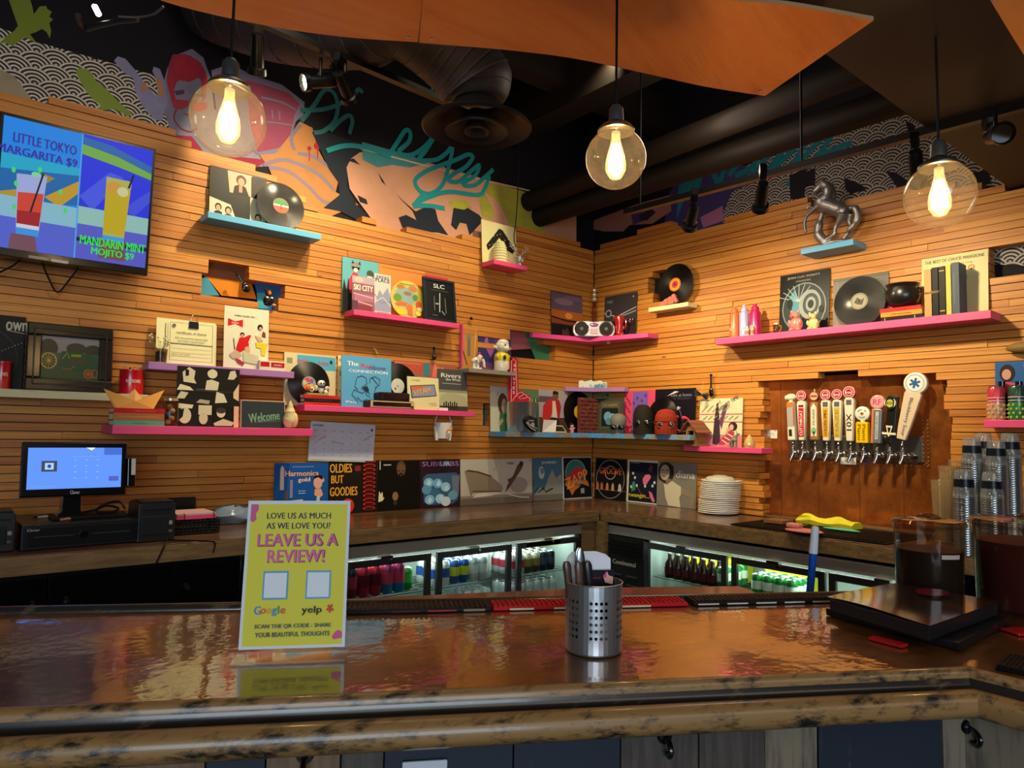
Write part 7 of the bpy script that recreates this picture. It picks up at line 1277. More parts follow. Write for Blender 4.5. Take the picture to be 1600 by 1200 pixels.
# price tag on copper
a0_,_=W('R',1192,680,-.07);a1_,z0_=W('R',1213,685,-.07); t=thing('paper_label','small white label pinned on the copper panel','label',wpos('R',(a0_+a1_)/2,-.081,z0_),RZ['R']); w_=a1_-a0_; obj('card',MB().box(-w_/2,w_/2,-.001,.0,0,.052,WHITEP),t); printed(t,w_,.052,[('t','notice',.5,.6,.16,.6,'8a8880'),('t','please ask',.5,.35,.1,.7,'8a8880'),('e',.12,.9,.04,.06,'4a3c2c'),('e',.88,.9,.04,.06,'4a3c2c')],y=-.0012)
# ================================================================ BEER TAPS
q=[W('R',1232,682,-.06),W('R',1440,680,-.06),W('R',1440,723,-.06),W('R',1232,714,-.06)]
ta0,ta1=q[0][0],q[1][0]; tz0=(q[2][1]+q[3][1])/2; tz1=(q[0][1]+q[1][1])/2; tw=ta1-ta0; th_=tz1-tz0
t=thing('tap_plate','long steel mounting plate of the beer taps on the copper panel','tap plate',wpos('R',(ta0+ta1)/2,-.081,tz0),RZ['R'])
obj('plate',MB().box(-tw/2,tw/2,-.012,0,0,th_,mat('6a6662',.35,.7)),t,bevel=.002)
obj('name_strip',MB().box(-.05-.012,.04-.012,-.016,-.012,-.028,.012,WHITEP),t); printed(t,.09,.04,[('t','taps',.5,.5,.3,.4,'6a6a60')],y=-.0165,x0=-.017,z0=-.028)
a0_,zz0=W('R',1228,700,-.06); a1_,_=W('R',1452,700,-.06); zt_=W('R',1340,605,-.06)[1]; zb_=W('R',1340,728,-.06)[1]
t=thing('acrylic_guard','clear acrylic sheet with bolt dots around the tap plate','guard',wpos('R',(a0_+a1_)/2,-.079,zb_),RZ['R']); w_=a1_-a0_; obj('acrylic_sheet',MB().box(-w_/2,w_/2,-.0015,0,0,zt_-zb_,ACRYL),t)
bd=MB()
for i in range(16):
    for j in range(2): bd.ell((-w_/2+.02+i*(w_-.04)/15,-.002,.012+.02*j),(.003,.002,.003),mat('c8a078',.3,.5),6,4)
for j in range(12):
    for s_ in (w_/2-.012,w_/2-.035): bd.ell((s_,-.002,.02+j*.022),(.003,.002,.003),mat('c8a078',.3,.5),6,4)
o=obj('bolt_dot',bd,t); o['kind']='stuff'
IV='ded6bc'
def tapbase(px,i,label,pbase=705):
    a_,z_=W('R',px,706+i*.6,0.0); t=thing('beer_tap',label,'beer tap',wpos('R',a_,-.0,z_),RZ['R'],'beer taps on the copper panel')
    CH=mat('b4b4b0',.16,1)
    obj('shank',MB().tube([(.028,.069,0),(.028,.03,0),(.015,.0,0),(0,-.005,0)],[.013,.013,.013,.012],CH,12).lathe([(.001,.056),(.022,.058),(.022,.068),(.001,.068)],CH,(.028,0,0),18,'y').ell((.024,.015,.0),(.017,.02,.017),CH),t)
    obj('faucet_body',MB().tube([(0,-.005,.018),(0,-.005,0),(-.003,-.010,-.02),(-.010,-.022,-.048)],[.010,.013,.011,.0075],CH,12).ell((0,-.005,.024),(.012,.012,.008),CH),t)
    obj('collar',MB().lathe([(.001,.028),(.009,.028),(.006,.036),(.007,.05),(.010,.054),(.006,.060),(.005,.075)],CH,(0,-.005,0),14),t)
    return t
def hnd(t,prof,th,m,z0=.07,x=0,ang=0): # flat paddle
    o=obj('handle',MB().prism([(a,b) for a,b in prof],-th/2,th/2,m),t,(x,-.008,z0),(0,R(ang),0),bevel=.004); return o
TP=lambda w1,w2,h:[(-w1/2,0),(w1/2,0),(w2/2,h*.93),(w2/2-.006,h),(-w2/2+.006,h),(-w2/2,h*.93)]
def badge(h,x,z,r,th,face,spec,y=-.013,name='badge'):
    b=obj(name,MB().lathe([(.001,-th),(r*.9,-th),(r,-th+.003),(r,th),(.001,th)],mat(face,.35,coat=.4),(x,0,z),28,'y'),h); printed(h,2*r,2*r,spec,y=-th-.0006,x0=x,z0=z-r); return b
names=[(1240,0,'beer tap with a fist topped silver and orange handle, leftmost of the ten'),(1255,1,'beer tap with a round badge and a red label handle, second from left'),(1275,2,'beer tap with a pale leaf label and small red badge'),(1293,3,'beer tap with a round badge and yellow label handle'),(1311,4,'beer tap with a dusty yellow label and round badge'),(1330,5,'beer tap with large slanted lettering on a white handle'),(1350,6,'beer tap with a yellow block handle and white pepper badge'),(1371,7,'beer tap with a pink round badge and grey orange column handle'),(1391,8,'beer tap with a black handle and oval yellow badge'),(1411,9,'beer tap with a long pale paddle and blue asterisk badge, rightmost')]
BRD=[('e',.5,.5,.46,.46,'e0d4d0'),('e',.5,.5,.41,.41,'a81c2c'),('e',.5,.5,.30,.30,'e0d4d0'),('e',.5,.5,.26,.26,'a81c2c')]
for px,i,lb in names:
    t=tapbase(px,i,lb)
    if i==0:
        h=hnd(t,TP(.05,.044,.235),.03,mat('b8b4a8',.4),ang=-2); printed(h,.05,.235,[('r',.05,.02,.95,.34,IV),('r',.2,.10,.6,.28,'2a2a28'),('r',.05,.38,.95,.84,'a8a49c'),('r',.82,.38,.98,.84,'c8502c'),('r',.05,.86,.95,.98,'c8742c')],y=-.0155)
        obj('fist',MB().ell((0,0,.262),(.034,.018,.022),mat(IV,.5)).ell((-.028,0,.26),(.012,.016,.016),mat(IV,.5)).cyl((0,0,.232),.012,.02,mat(IV,.5)),h)
    elif i in(1,3,4,5):
        hh={1:.235,3:.235,4:.235,5:.245}[i]; h=hnd(t,TP(.034,.056,hh),.028,mat(IV,.4,coat=.3),.072)
        lab={1:('b8242c','CUTTHROAT','e8dcd0'),3:('d8a02c','GOLDEN SPIKE','3a2c18'),4:('c8a83c','HAZE','8a8450'),5:(IV,'10X','2a3030')}[i]
        printed(h,.056,hh,[('r',.22,.08,.80,.82 if i!=5 else .1,lab[0]),('r',.24,.84,.78,.96,'5a5c68') if i!=1 else ('r',.24,.84,.78,.90,'8a1c24'),('t',lab[1],.5,.44,.075 if i!=5 else .12,2.7 if i!=5 else 1.7,lab[2],90)],y=-.0145)
        badge(h,0,hh+.033,.032 if i<5 else .036,.011,'b83444',BRD+[('t','beer',.5,.5,.2,.5,'f0e0dc')])
    elif i==2:
        h=hnd(t,TP(.05,.05,.225),.03,mat('9a6a3c',.5),.075); printed(h,.05,.225,[('p',[(.15,.10),(.15,.85),(.5,.97),(.85,.85),(.85,.10)],IV),('t','PILSNER',.5,.6,.06,1.9,'5a6a58',90),('e',.5,.24,.30,.09,'7ab48c'),('p',[(.3,.22),(.5,.08),(.7,.22)],'2a5a3c')],y=-.0156)
        badge(h,0,.258,.028,.012,'8a4438',[('e',.5,.5,.42,.42,'c8a88c'),('r',.15,.42,.85,.6,'a82c34')]); obj('top_finial',MB().ell((0,0,.292),(.004,.004,.012),mat('c8b070',.4)),h)
    elif i==6:
        h=hnd(t,TP(.066,.066,.118),.035,mat('e8b800',.4),.062); tx=MB(); art(MB(),tx,.066,.118,[('t','Piano',.70,.5,.15,1.35,'6a5808',-90),('t','Piano',.30,.5,.15,1.35,'6a5808',-90)],-.018); obj('lettering',tx,h)
        obj('neck',MB().cyl((0,0,.118),.012,.015,mat(IV,.5)),h); badge(h,0,.166,.040,.010,'dfe2cc',[('p',[(.5,.35),(.35,.5),(.5,.6),(.65,.5)],'b8302c'),('l',[(.2,.62),(.35,.74),(.5,.78)],.06,'4a8a4c'),('l',[(.8,.62),(.65,.74)],.06,'4a8a4c'),('l',[(.3,.28),(.5,.2),(.7,.28)],.05,'5a7a8c')])
    elif i==7:
        h=hnd(t,TP(.052,.056,.19),.03,mat('8a8c90',.3,.5),.062,ang=3); printed(h,.054,.19,[('r',.02,.0,.24,1,'c87a40'),('r',.42,.12,.72,.92,'b8bcc0'),('t','NATURAL',.57,.5,.05,2.3,'5a5c60',90)],y=-.0156); badge(h,0,.228,.040,.012,'c8887c',[('e',.5,.5,.42,.42,'d89a90'),('t','RF',.5,.5,.4,.55,'c83c7c')])
    elif i==8:
        h=hnd(t,[(-.012,0),(.012,0),(.014,.05),(.028,.06),(.036,.26),(-.012,.27),(-.022,.06),(-.014,.05)],.03,mat('161614',.3,coat=.4),.058,ang=4)
        obj('badge',MB().lathe([(.001,-.012),(.029,-.012),(.030,.0),(.001,.0)],mat('e0dcc0',.35),(0,-.012,.225),24,'y',sx=1),h); printed(h,.06,.09,[('e',.5,.5,.40,.42,'1a1c18'),('e',.5,.48,.32,.24,'b8b83c'),('r',.2,.42,.8,.56,'1a1c18'),('t','LODGE',.5,.49,.1,.5,'d8d070')],y=-.0245,z0=.18)
        printed(h,.06,.07,[('p',[(.2,.95),(.8,.95),(.55,.1),(.45,.1)],IV),('p',[(.34,.8),(.66,.8),(.52,.3),(.48,.3)],'1a1a18'),('r',-.1,.25,1.1,.42,IV)],y=-.0156,z0=.035)
    elif i==9:
        h=hnd(t,[(-.026,0),(.020,0),(.030,.08),(.045,.25),(.030,.275),(-.030,.275),(-.042,.25),(-.034,.08)],.026,mat('d8c0a0',.4,coat=.3),.085,ang=14)
        badge(h,0,.31,.058,.014,IV,[('e',.5,.5,.44,.44,'e0dcd0'),('o',.5,.5,.40,.40,.03,'6a94b0')]+[('l',[(.5-.24*math.cos(R(a)),.5-.24*math.sin(R(a))),(.5+.24*math.cos(R(a)),.5+.24*math.sin(R(a)))],.10,'2a5c98') for a in (30,90,150)]); tx=MB(); art(MB(),tx,.05,.26,[('t','Blackberry Sour',.5,.48,.085,4.2,'5a5a70',-90)],-.0136); obj('lettering',tx,h)
# ================================================================ RIGHT COUNTER THINGS
CT=1.002
P=H(1122,806,1.0); vd=Vector((P.x-CP.x,P.y-CP.y)).normalized(); rp=60/F*(P-CP).length/2; pc=P+Vector((vd.x,vd.y,0))*rp
plp=[(.001,.002),(rp*.62,0),(rp*.66,.003),(rp*.96,.0075),(rp,.009),(rp,.0145),(rp*.97,.015),(rp*.64,.006),(.001,.005)]
p0=None
for i in range(18):
    c=(pc.x+random.uniform(-.004,.004)+ .001*i*.4,pc.y+random.uniform(-.003,.003)-.0012*i,CT+i*.0118)
    if p0 is None: p0=tag(obj('plate',MB().lathe(plp,mat('f4f0e8',.3,coat=.4),seg=32),None,c),'white plate in the tall stack on the counter by the copper panel','plate','stacked white plates')
    else: o=p0.copy(); COL.objects.link(o); o.location=c; p0['label']=p0['label']
bz=CT+18*.0118+.002; t=thing('serving_bowl','pale grey upturned bowl on top of the plate stack','bowl',(pc.x,pc.y-.015,bz)); obj('bowl',MB().lathe([(rp*.72,0),(rp*.7,.012),(rp*.6,.022),(rp*.35,.026),(.001,.026)],mat('b4b4a4',.35),seg=28),t); obj('foot_ring',MB().lathe([(rp*.35,.026),(rp*.35,.031),(rp*.3,.031),(rp*.3,.026)],mat('b4b4a4',.35),seg=28),t)
def onq(pts,z): P=[H(*p,z) for p in pts]; c=sum(P,Vector())/len(P); return c,[(p.x-c.x,p.y-c.y) for p in P]
c,pl=onq([(1165,820),(1300,858),(1410,836),(1300,808)],CT); c=Vector((-.33,-2.02,CT)); t=thing('drip_mat','black rubber drip mat under the taps on the right counter','mat',c,RZ['R']); obj('mat_base',MB().box(-.42,.42,-.22,.22,0,.006,BLK),t,bevel=.002); g=MB()
for i in range(40): g.box(-.41+i*.0205,-.40+i*.0205,-.21,.21,.006,.010,BLK)
o=obj('rib',g,t); o['kind']='stuff'
t=thing('drip_tray','steel perforated drip tray along the copper panel','tray',(-.045,-2.15,CT),RZ['R']); obj('tray',MB().box(-.6,.42,-.05,.045,0,.018,mat('8a7458',.35,.8)),t,bevel=.002); g=MB()
for i in range(50): g.box(-.59+i*.02,-.58+i*.02,-.04,.035,.018,.020,mat('c8b090',.3,.8))
o=obj('grid',g,t); o['kind']='stuff'
c=H(1222,822,CT)+Vector((.03,0,.011)); c.z=CT+.011; t=thing('plastic_container','low clear plastic container of coasters at the left of the drip mat','container',c,RZ['R']); obj('container_body',MB().box(-.11,.11,-.08,.08,0,.05,ACRYL),t,bevel=.004); obj('coaster',MB().box(-.095,.02,-.06,.06,.003,.02,mat('8a5c3c',.6)),t)
c=H(1262,834,CT+.011); c.z=CT+.0115; t=thing('pink_cloth','pink folded cloths on the black drip mat','cloth',c,RZ['R']); obj('fold',MB().ell((-.02,0,.012),(.10,.06,.012),mat('c87a70',.8),20,8),t); obj('fold',MB().cbox((-.07,0,.034),(.07,.05,.022),mat('d88a80',.8)),t,bevel=.006)
c=H(1300,822,CT+.011); c.z=CT+.0115; t=thing('yellow_cloth','bright yellow folded cleaning cloth at the back of the drip mat','cloth',c+Vector((.0,.02,0)),RZ['R']-R(6)); vs=[];n=14
for i in range(n+1):
    for (y,z) in ((-.05,.0),(-.055,.02),(-.03,.042),(.03,.04),(.05,.015),(.05,0)): vs.append((-.17+.34*i/n,y+.008*math.sin(i*.9),z*(1+.3*math.sin(i*.8+y*30))))
obj('folded_cloth',MB().add(vs,[(i*6+k,(i+1)*6+k,(i+1)*6+k+1,i*6+k+1) for i in range(n) for k in range(5)]+[tuple(range(6))[::-1],tuple(range(n*6,n*6+6))],mat('d8cf30',.85),True),t)
c=H(1325,828,CT+.011); c.z=CT+.0115; t=thing('green_cloth','teal green cloth under the end of the yellow cloth','cloth',c+Vector((-.075,.0,0)),RZ['R']); obj('fold',MB().ell((0,0,.007),(.10,.022,.007),mat('5cb890',.8)),t)
# ---- stacks of clear cups, each cup its own object
random.seed(5)
NEST=mat('8c959c',.16,.75); BAND=mat('10141a',.3,alpha=.86)
def cupmesh(nest,r,h):
    m=MB(); mm=NEST if nest else CUPM
    if nest: m.lathe([(r*.93,.02),(r*.98,.008),(r*1.03,.004),(r*1.03,0),(r,0)],mm,seg=20)
    else: m.lathe([(r*1.03,0),(r*1.03,.003),(r,.005),(r*.90,h*.4),(r*.78,h*.92),(r*.70,h),(.001,h*.985)],mm,seg=24)
    return m
def cupstack(px,pyb,pyt,r,black,label,grp,base=None,h=.115,pitch=.0105):
    P=base if base else H(px,pyb,CT); P=Vector((P.x,P.y,CT)); a=(Vector((P.x,P.y))-Vector((CP.x,CP.y))).length; d=ray(px,pyt); ztop=CP.z+a/Vector((d.x,d.y)).length*d.z
    n=int((ztop-CT-h)/pitch); c0=None
    for i in range(max(2,n)):
        l=(P.x+random.uniform(-.001,.001),P.y,CT+i*pitch)
        if c0 is None: c0=tag(obj('plastic_cup',cupmesh(1,r,h),None,l),label+', nested in the stack','cup',grp)
        else: o=c0.copy(); COL.objects.link(o); o.location=l
    t=thing('plastic_cup',label+', topmost upside down','cup',(P.x,P.y,CT+n*pitch)); obj('cup_wall',cupmesh(0,r,h),t)
    if black: obj('black_print',MB().lathe([(r*.95,h*.12),(r*.905,h*.40),(r*.86,h*.66)],mat('121820',.3),seg=24),t)
cupstack(1509,866,733,.045,1,'clear black printed cup of the front left stack','front left cup stack')
cupstack(1549,842,737,.046,1,'clear black printed cup of the front right stack','front right cup stack',base=H(1549,866,CT)+Vector((.10,.02,0)))
bk=Vector((-.17,-2.66,CT))
for i,(x,pt_) in enumerate(((1520,683),(1538,674),(1558,684),(1580,675))):
    d=ray(x,760); xx_=[-.27,-.10,-.27,-.16][i]; tt=(xx_-CP.x)/d.x; p=CP+d*tt
    cupstack(x,850,pt_,.044,1,['clear black printed cup of the back row, leftmost stack','clear black printed cup of the back row, second and farthest stack','clear black printed cup of the back row, third stack','clear black printed cup of the back row, rightmost stack'][i],'back row cup stack %s'%['one','two','three','four'][i],base=p)
for i,(x,pt_,xx_) in enumerate(((1472,750,-.22),(1484,728,-.10),(1500,718,-.05))):
    d=ray(x,790); p=CP+d*((xx_-CP.x)/d.x)
    P=Vector((p.x,p.y,CT)); a=(Vector((P.x,P.y))-Vector((CP.x,CP.y))).length; d=ray(x,pt_); h_=CP.z+a/Vector((d.x,d.y)).length*d.z-CT
    t=thing('pint_cup',['tall clear cream tinted cup, front one left of the printed stacks','tall clear cream tinted cup behind the front one','tall clear cream tinted cup farthest back by the copper'][i],'cup',P); obj('cup_wall',MB().lathe([(.001,.003),(.035,.003),(.048,h_),(.046,h_),(.033,.006),(.001,.006)],thin_glass('cream_cup','faf4e6',.4,.05,.08,'f4e4c0'),seg=26),t); obj('inner_cups',MB().lathe([(.03,.02),(.036,h_*.3),(.043,h_*.92)],thin_glass('cream_cup_inner','f6eedc',.4,.1,.12,'f4e4c0'),seg=22),t)
# ================================================================ REGISTER
CB=1.0025
m0=W('L',33,735,.50); m1=W('L',200,735,.50); zt=W('L',120,692,.50)[1]; zb_=W('L',120,777,.50)[1]
mw=(m1[0]-m0[0]); mh=zt-zb_
dh=.115; dl=H(28,862,CB); dr_=H(212,842,CB); 
dw=W('L',212,842,.46)[0]-W('L',28,862,.46)[0]; dcx=(W('L',212,842,.46)[0]+W('L',28,862,.46)[0])/2
t=thing('cash_drawer','black cash drawer with a round lock under the register monitor','cash drawer',(dcx,-.53,CB),R(1.5))
zd=W('L',120,815,.53)[1]-CB
obj('case',MB().box(-dw/2,dw/2,0,.38,0,zd,mat('121214',.4,coat=.2)),t,bevel=.004); dd_=obj('drawer_front',MB().box(-dw/2+.012,dw/2-.012,-.010,-.0005,.014,zd-.014,mat('17171a',.35)),t,bevel=.003)
obj('lock',MB().lathe([(.001,-.018),(.014,-.018),(.016,-.012),(.016,-.008)],CHROME,(0,0,zd*.5),20,'y'),dd_); obj('slot_groove',MB().cbox((-.10,-.0108,zd*.5),(.14,.002,.004),mat('3a3a3c',.3)),dd_); obj('slot_groove',MB().cbox((.10,-.0108,zd*.5),(.14,.002,.004),mat('3a3a3c',.3)),dd_)
printed(t,dw,zd,[('t','Clover',.09,.78,.10,.10,'b0aaa0')],y=-.0112)
zm=CB+zd; mx=(m0[0]+m1[0])/2
t=thing('register_monitor','black touch screen register monitor showing a blue screen','monitor',(mx,-.40,zm+.001),0); zs=zb_-zm
obj('stand',MB().prism([(-.055,0),(.055,0),(.05,.02),(.035,.03),(.03,zs+.08),(-.03,zs+.08),(-.035,.03),(-.05,.02)],-.02,.06,BLKG),t,bevel=.003); obj('foot',MB().box(-.07,.07,-.06,.10,0,.012,BLK),t,bevel=.003)
bz_=obj('bezel',MB().box(-mw/2,mw/2,-.03,.0,0,mh,BLKG),t,(0,-.06,zs),(R(-6),0,0),bevel=.006)
obj('screen',MB().box(-mw/2+.022,mw/2-.022,-.0312,-.030,.032,mh-.024,mat('5c8cf0',.15,0,1.15)),bz_)
sw=mw-.044; shh=mh-.056
am=MB();tm=MB(); art(am,tm,sw,shh,[('r',.14,.42,.30,.68,'3a4450'),('r',.175,.47,.265,.63,'a8c4e8'),('e',.22,.55,.02,.045,'1c4a98'),('r',.80,.82,1,1,'4068c8'),('r',.86,.16,.97,.28,'4a5cb8'),('r',.04,.06,.30,.065,'8ab0f0')]+[('r',.48+.12*i,.24+.15*j,.50+.12*i,.26+.15*j,'8ab4f8') for i in range(3) for j in range(4)]+[('r',.46,.78,.76,.785,'8ab4f8'),('p',[(.70,1.0),(.60,1.0),(.66,.93)],'e8f0ff')],-.0314,1.1,0,.032); obj('screen_image',am,bz_)
tm=MB();art(MB(),tm,mw,.03,[('t','Clover',.5,.5,.5,.09,'b8b4ac')],-.0305,0,0,.001); obj('lettering',tm,bz_)
obj('card_reader',MB().cbox((mw/2+.016,-.02,mh*.42),(.03,.045,.12),BLKG),bz_,bevel=.003); obj('reader_slot',MB().cbox((mw/2+.022,-.045,mh*.52),(.016,.004,.07),mat('c8c4b8',.4)),bz_)
for i,(pa,pb,col,r_,lb) in enumerate((((58,808),(112,803),'d8c8b8',.005,'white and black pen lying on the cash drawer'),((95,812),(138,806),'b8845c',.007,'wooden letter knife lying on the cash drawer'))):
    A=H(*pa,zm+.006);B=H(*pb,zm+.006); t=thing('pen' if i==0 else 'letter_knife',lb,'pen' if i==0 else 'letter opener',A); v=B-A; obj('barrel',MB().tube([(0,0,0),tuple(v*.5),tuple(v*.8),tuple(v)],[r_*.7,r_,r_,.002],mat(col,.4),10),t)
    if i==0: obj('tip',MB().tube([tuple(-v*.12),(0,0,0)],[.002,.0045],BLK,8),t)
def printer(px0,px1,py,off,label,h_,d=.2,yt=0):
    a0,_=W('L',px0,py,off);a1,_=W('L',px1,py,off); w_=a1-a0; t=thing('receipt_printer',label,'printer',((a0+a1)/2,-off,CB),0); G=mat('1b1c1e',.4,coat=.2)
    obj('case',MB().prism([(-w_/2,0),(w_/2,0),(w_/2,h_*.95),(w_/2-.01,h_),(-w_/2+.01,h_),(-w_/2,h_*.95)],0,d,G),t,bevel=.004); obj('lid',MB().box(-w_/2+.01,w_/2-.01,-.002,d*.7,h_+.0002,h_+.008,mat('232426',.35)),t,bevel=.002); obj('front_cover',MB().box(-w_/2+.012,w_/2-.03,-.006,-.0003,.03,h_*.66,mat('202124',.4)),t,bevel=.003)
    obj('paper_slot',MB().box(-w_/2+.02,w_/2-.02,-.004,0,h_*.80,h_*.84,BLK),t)
    obj('button',MB().box(w_/2-.025,w_/2-.012,-.004,0,h_*.42,h_*.52,mat('8a8c90',.3)),t); obj('button',MB().box(w_/2-.025,w_/2-.012,-.004,0,h_*.22,h_*.28,mat('5a5c60',.3)),t); return t
printer(214,272,847,.55,'black receipt printer right of the cash drawer',.165,.2)
printer(-60,22,862,.52,'dark receipt printer cut off at the left frame edge',.15,.2)
c=H(195,797,zm+.012); t=thing('cable_bundle','loop of black cable and a small tray lying on the cash drawer','cable',(dcx+dw/2-.11,-.40,zm+.001)); obj('tray',MB().box(-.07,.08,-.05,.05,0,.012,BLK),t,bevel=.003)
obj('cable',MB().tube(curve([(-.12,.05,.01),(-.05,-.02,.03),(.0,.0,.045),(.05,.02,.03),(.02,-.03,.02),(-.04,-.02,.025),(0,.03,.05),(.05,.0,.06),(.07,-.02,.03)],5),.005,BLK,8),t)
A=H(262,845,CT);  t=thing('power_cable','black cable running from the printer over the counter edge','cable',(A.x,A.y,CT+.004)); 
def rel(px,py,z): q=H(px,py,z); return (q.x-A.x,q.y-A.y,z-CT-.004)
obj('cable',MB().tube(curve([(0,0,0),tuple(Vector(rel(300,845,CT+.004))),tuple(Vector(rel(330,846,CT+.004))),(W('L',335,855,.64)[0]-A.x,-.645-A.y,-.02),(W('L',332,868,.64)[0]-A.x,-.645-A.y,-.06)],5),.0035,BLK,6),t); obj('cable',MB().tube(curve([(0,0,.02),(W('L',256,862,.645)[0]-A.x,-.647-A.y,-.01),(W('L',243,878,.645)[0]-A.x,-.647-A.y,-.085)],5),.0035,BLK,6),t)
a0_,zt=W('L',226,778,.03);a1_,_=W('L',306,778,.03); t=thing('keyboard','dark keyboard propped against the boards behind the printer','keyboard',((a0_+a1_)/2,-.06,CB),0,None,R(-14)); w_=a1_-a0_; obj('case',MB().box(-w_/2,w_/2,0,.015,0,zt-CB,mat('1c1c1e',.4)),t,bevel=.003); kb=MB()
for i in range(14):
    for j in range(5): kb.cbox((-w_/2+.02+i*(w_-.04)/13,-.002,.02+j*.018),(.014,.006,.013),BLK)
o=obj('keys',kb,t); o['kind']='stuff'
a0_,_=W('L',272,828,.42);a1_,_=W('L',342,828,.42); w_=a1_-a0_; h_=.06; t=thing('wire_basket','black woven basket holding a pink notebook beside the printer','basket',((a0_+a1_)/2,-.42,CB),0); bk_=MB()
for j in range(5): bk_.tube([(-w_/2,0,.006+j*.013),(w_/2,0,.006+j*.013),(w_/2,.2,.006+j*.013),(-w_/2,.2,.006+j*.013)],.004,BLK,6,True)
for i in range(12): x=-w_/2+w_*i/11; bk_.tube([(x,0,0),(x,-.002,.064)],.003,BLK,6); bk_.tube([(x,.2,0),(x,.202,.064)],.003,BLK,6)
for i in range(8): y=.2*i/7; bk_.tube([(w_/2,y,0),(w_/2+.002,y,.064)],.003,BLK,6)
bk_.box(-w_/2,w_/2,0,.2,0,.004,BLK); obj('weave',bk_,t)
t=thing('notebook','pink and white notebook resting on the black basket','notebook',((a0_+a1_)/2,-.42,CB+.070)); obj('pages',MB().box(-w_/2+.01,w_/2-.02,0,.18,.001,.02,PAPER),t); obj('cover',MB().box(-w_/2+.008,w_/2-.018,-.003,.182,.02,.026,mat('c8a0a4',.5)).box(-w_/2+.008,w_/2-.018,-.004,-.001,.0,.018,mat('d0486c',.5)),t)
for x in (-.06,.07): obj('ring',MB().tube([(x,-.006+.008*math.cos(k*PI/5),.014+.014*math.sin(k*PI/5)) for k in range(10)],.0015,BLK,6,True),t)
c=H(356,818,CT); t=thing('plastic_bag','crumpled clear and blue plastic bag behind the yellow sign','bag',(c.x+.03,c.y+.02,CB)); random.seed(9); bg=MB(); bg.ell((0,0,.045),(.12,.09,.045),thin_glass('bag_film','d8e4f0',.3,.2,.5,'9ab0c8'),16,10)
for i,v in enumerate(bg.v): bg.v[i]=(v[0]+random.uniform(-.012,.012),v[1]+random.uniform(-.012,.012),max(0,v[2]+random.uniform(-.010,.010)))
obj('film',bg,t)
# ================================================================ TELEVISION
off=.17; ar,zr=W('L',236,330,off); ad,_=W('L',121,310,off); zt=W('L',243,233,off+.03)[1]; zb_=W('L',228,432,off-.03)[1]
TW=2*(ar-ad); TH=zt-zb_
t=thing('television','large wall mounted television showing two cocktail adverts, cut by the left frame edge','television',(ad,-off+.03,zb_),0,None,R(4))
obj('frame',MB().box(-TW/2,TW/2,-.03,.03,0,TH,mat('0a0a0b',.3,coat=.3)),t,bevel=.004); obj('wall_bracket',MB().box(-.2,.2,.03,.11,.15,TH-.2,BLK),t); obj('badge_strip',MB().box(-.17,-.10,-.031,-.03,.006,.018,mat('9a968c',.3)).box(-.085,-.02,-.031,-.03,.003,.016,mat('c0bcb0',.3)),t)
SW=TW-.03; SH_=TH-.05
obj('screen_panel',MB().box(-SW/2,SW/2,-.032,-.0301,.035,TH-.015,mat('1c2c60',.3,0,.6)),t)
am=MB();tm=MB()
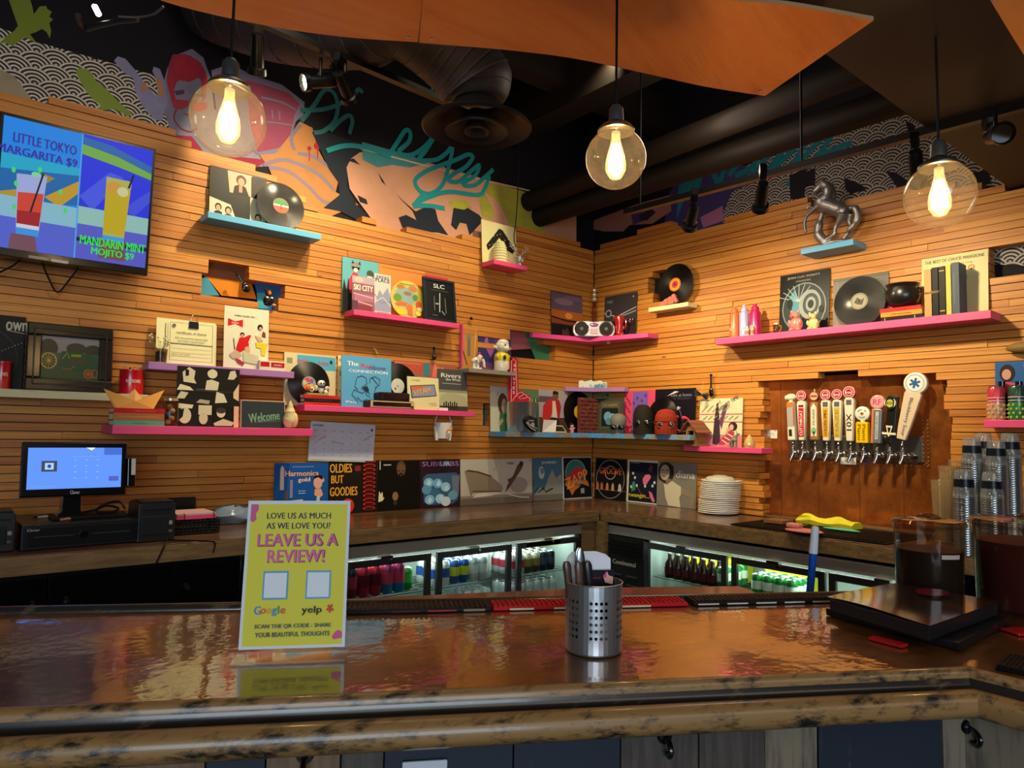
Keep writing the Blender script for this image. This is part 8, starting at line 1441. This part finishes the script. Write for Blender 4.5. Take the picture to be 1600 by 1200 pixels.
L_=[('r',0,0,.5,1,'1c8cf0'),('r',0,.55,.5,.72,'20b0d8'),('p',[(0,.35),(.5,.42),(.5,.66),(0,.60)],'1c6cb4'),('p',[(0,.20),(.22,.50),(.0,.42)],'b89c30'),('p',[(.28,.44),(.5,.62),(.5,.52),(.38,.38)],'c8a02c'),('p',[(.2,.46),(.34,.6),(.26,.62)],'a88c2c'),('r',0,.20,.5,.40,'8cc4d8'),('r',0,.0,.5,.24,'5868d8'),('p',[(.08,.0),(.09,.12),(.24,.12),(.26,.0)],'7a5060'),
 ('p',[(.12,.14),(.10,.58),(.29,.60),(.26,.14)],'a8b4e8'),('p',[(.12,.20),(.115,.44),(.275,.46),(.26,.20)],'d84838'),('p',[(.12,.20),(.118,.30),(.265,.31),(.26,.20)],'a82028'),('p',[(.12,.12),(.12,.17),(.26,.17),(.26,.12)],'3c9cf0'),('p',[(.12,.17),(.12,.20),(.26,.20),(.26,.17)],'d8dce8'),('l',[(.20,.30),(.265,.62)],.012,'181828'),('e',.22,.60,.03,.02,'88e0a0'),
 ('r',.495,0,.505,1,'50b0f0'),('r',.505,0,1,1,'2838e8'),('p',[(.505,.84),(.505,.98),(.7,.96),(1,.86),(1,.74),(.75,.80)],'2c6cb8'),('p',[(.505,.84),(.505,.92),(.75,.88),(1,.80),(1,.75),(.75,.80)],'78b450'),('p',[(.505,.5),(.7,.74),(.8,.72),(.6,.40)],'4a5cf0'),('p',[(.8,.45),(1,.66),(1,.56),(.9,.42)],'4454e8'),('r',.505,.28,1,.42,'98c8c0'),('r',.505,.0,1,.28,'5c60d0'),('r',.505,.14,1,.17,'14143c'),('p',[(.66,.03),(.67,.2),(.84,.2),(.85,.03)],'7a5050'),
 ('p',[(.68,.20),(.68,.70),(.86,.70),(.83,.20)],'b8b860'),('p',[(.685,.24),(.68,.62),(.855,.62),(.83,.24)],'c8b020'),('e',.74,.62,.06,.05,'d8a040'),('e',.80,.60,.04,.04,'d8d8a0'),('p',[(.68,.18),(.68,.22),(.83,.22),(.83,.18)],'40a0f0'),('l',[(.84,.64),(.87,.76)],.014,'14142c')]+[('e',x,y,.013,.022,'50e070') for x,y in ((.08,.60),(.24,.64),(.10,.50),(.38,.50),(.42,.36),(.10,.32))]
art(am,tm,SW,SH_,L_+[('t','LITTLE TOKYO',.265,.85,.075,.40,'3c28a0'),('t','MARGARITA $9',.225,.745,.075,.50,'3c28a0'),('t','MANDARIN MINT',.76,.155,.072,.46,'30f050'),('t','MOJITO $9',.76,.07,.072,.30,'30f050')],-.0325,.72,0,.035)
obj('screen_image',am,t); obj('lettering',tm,t)
obj('cable',MB().tube(curve([(-.12,.04,.02),(-.08,.08,-.06),(-.04,.09,-.12),(-.0,.08,-.06),(.04,.05,.02)],4),.004,BLK,6),t); obj('cable',MB().tube(curve([(-.3,.08,-.09),(-.22,.06,-.03),(-.18,.04,.02)],4),.004,BLK,6),t)
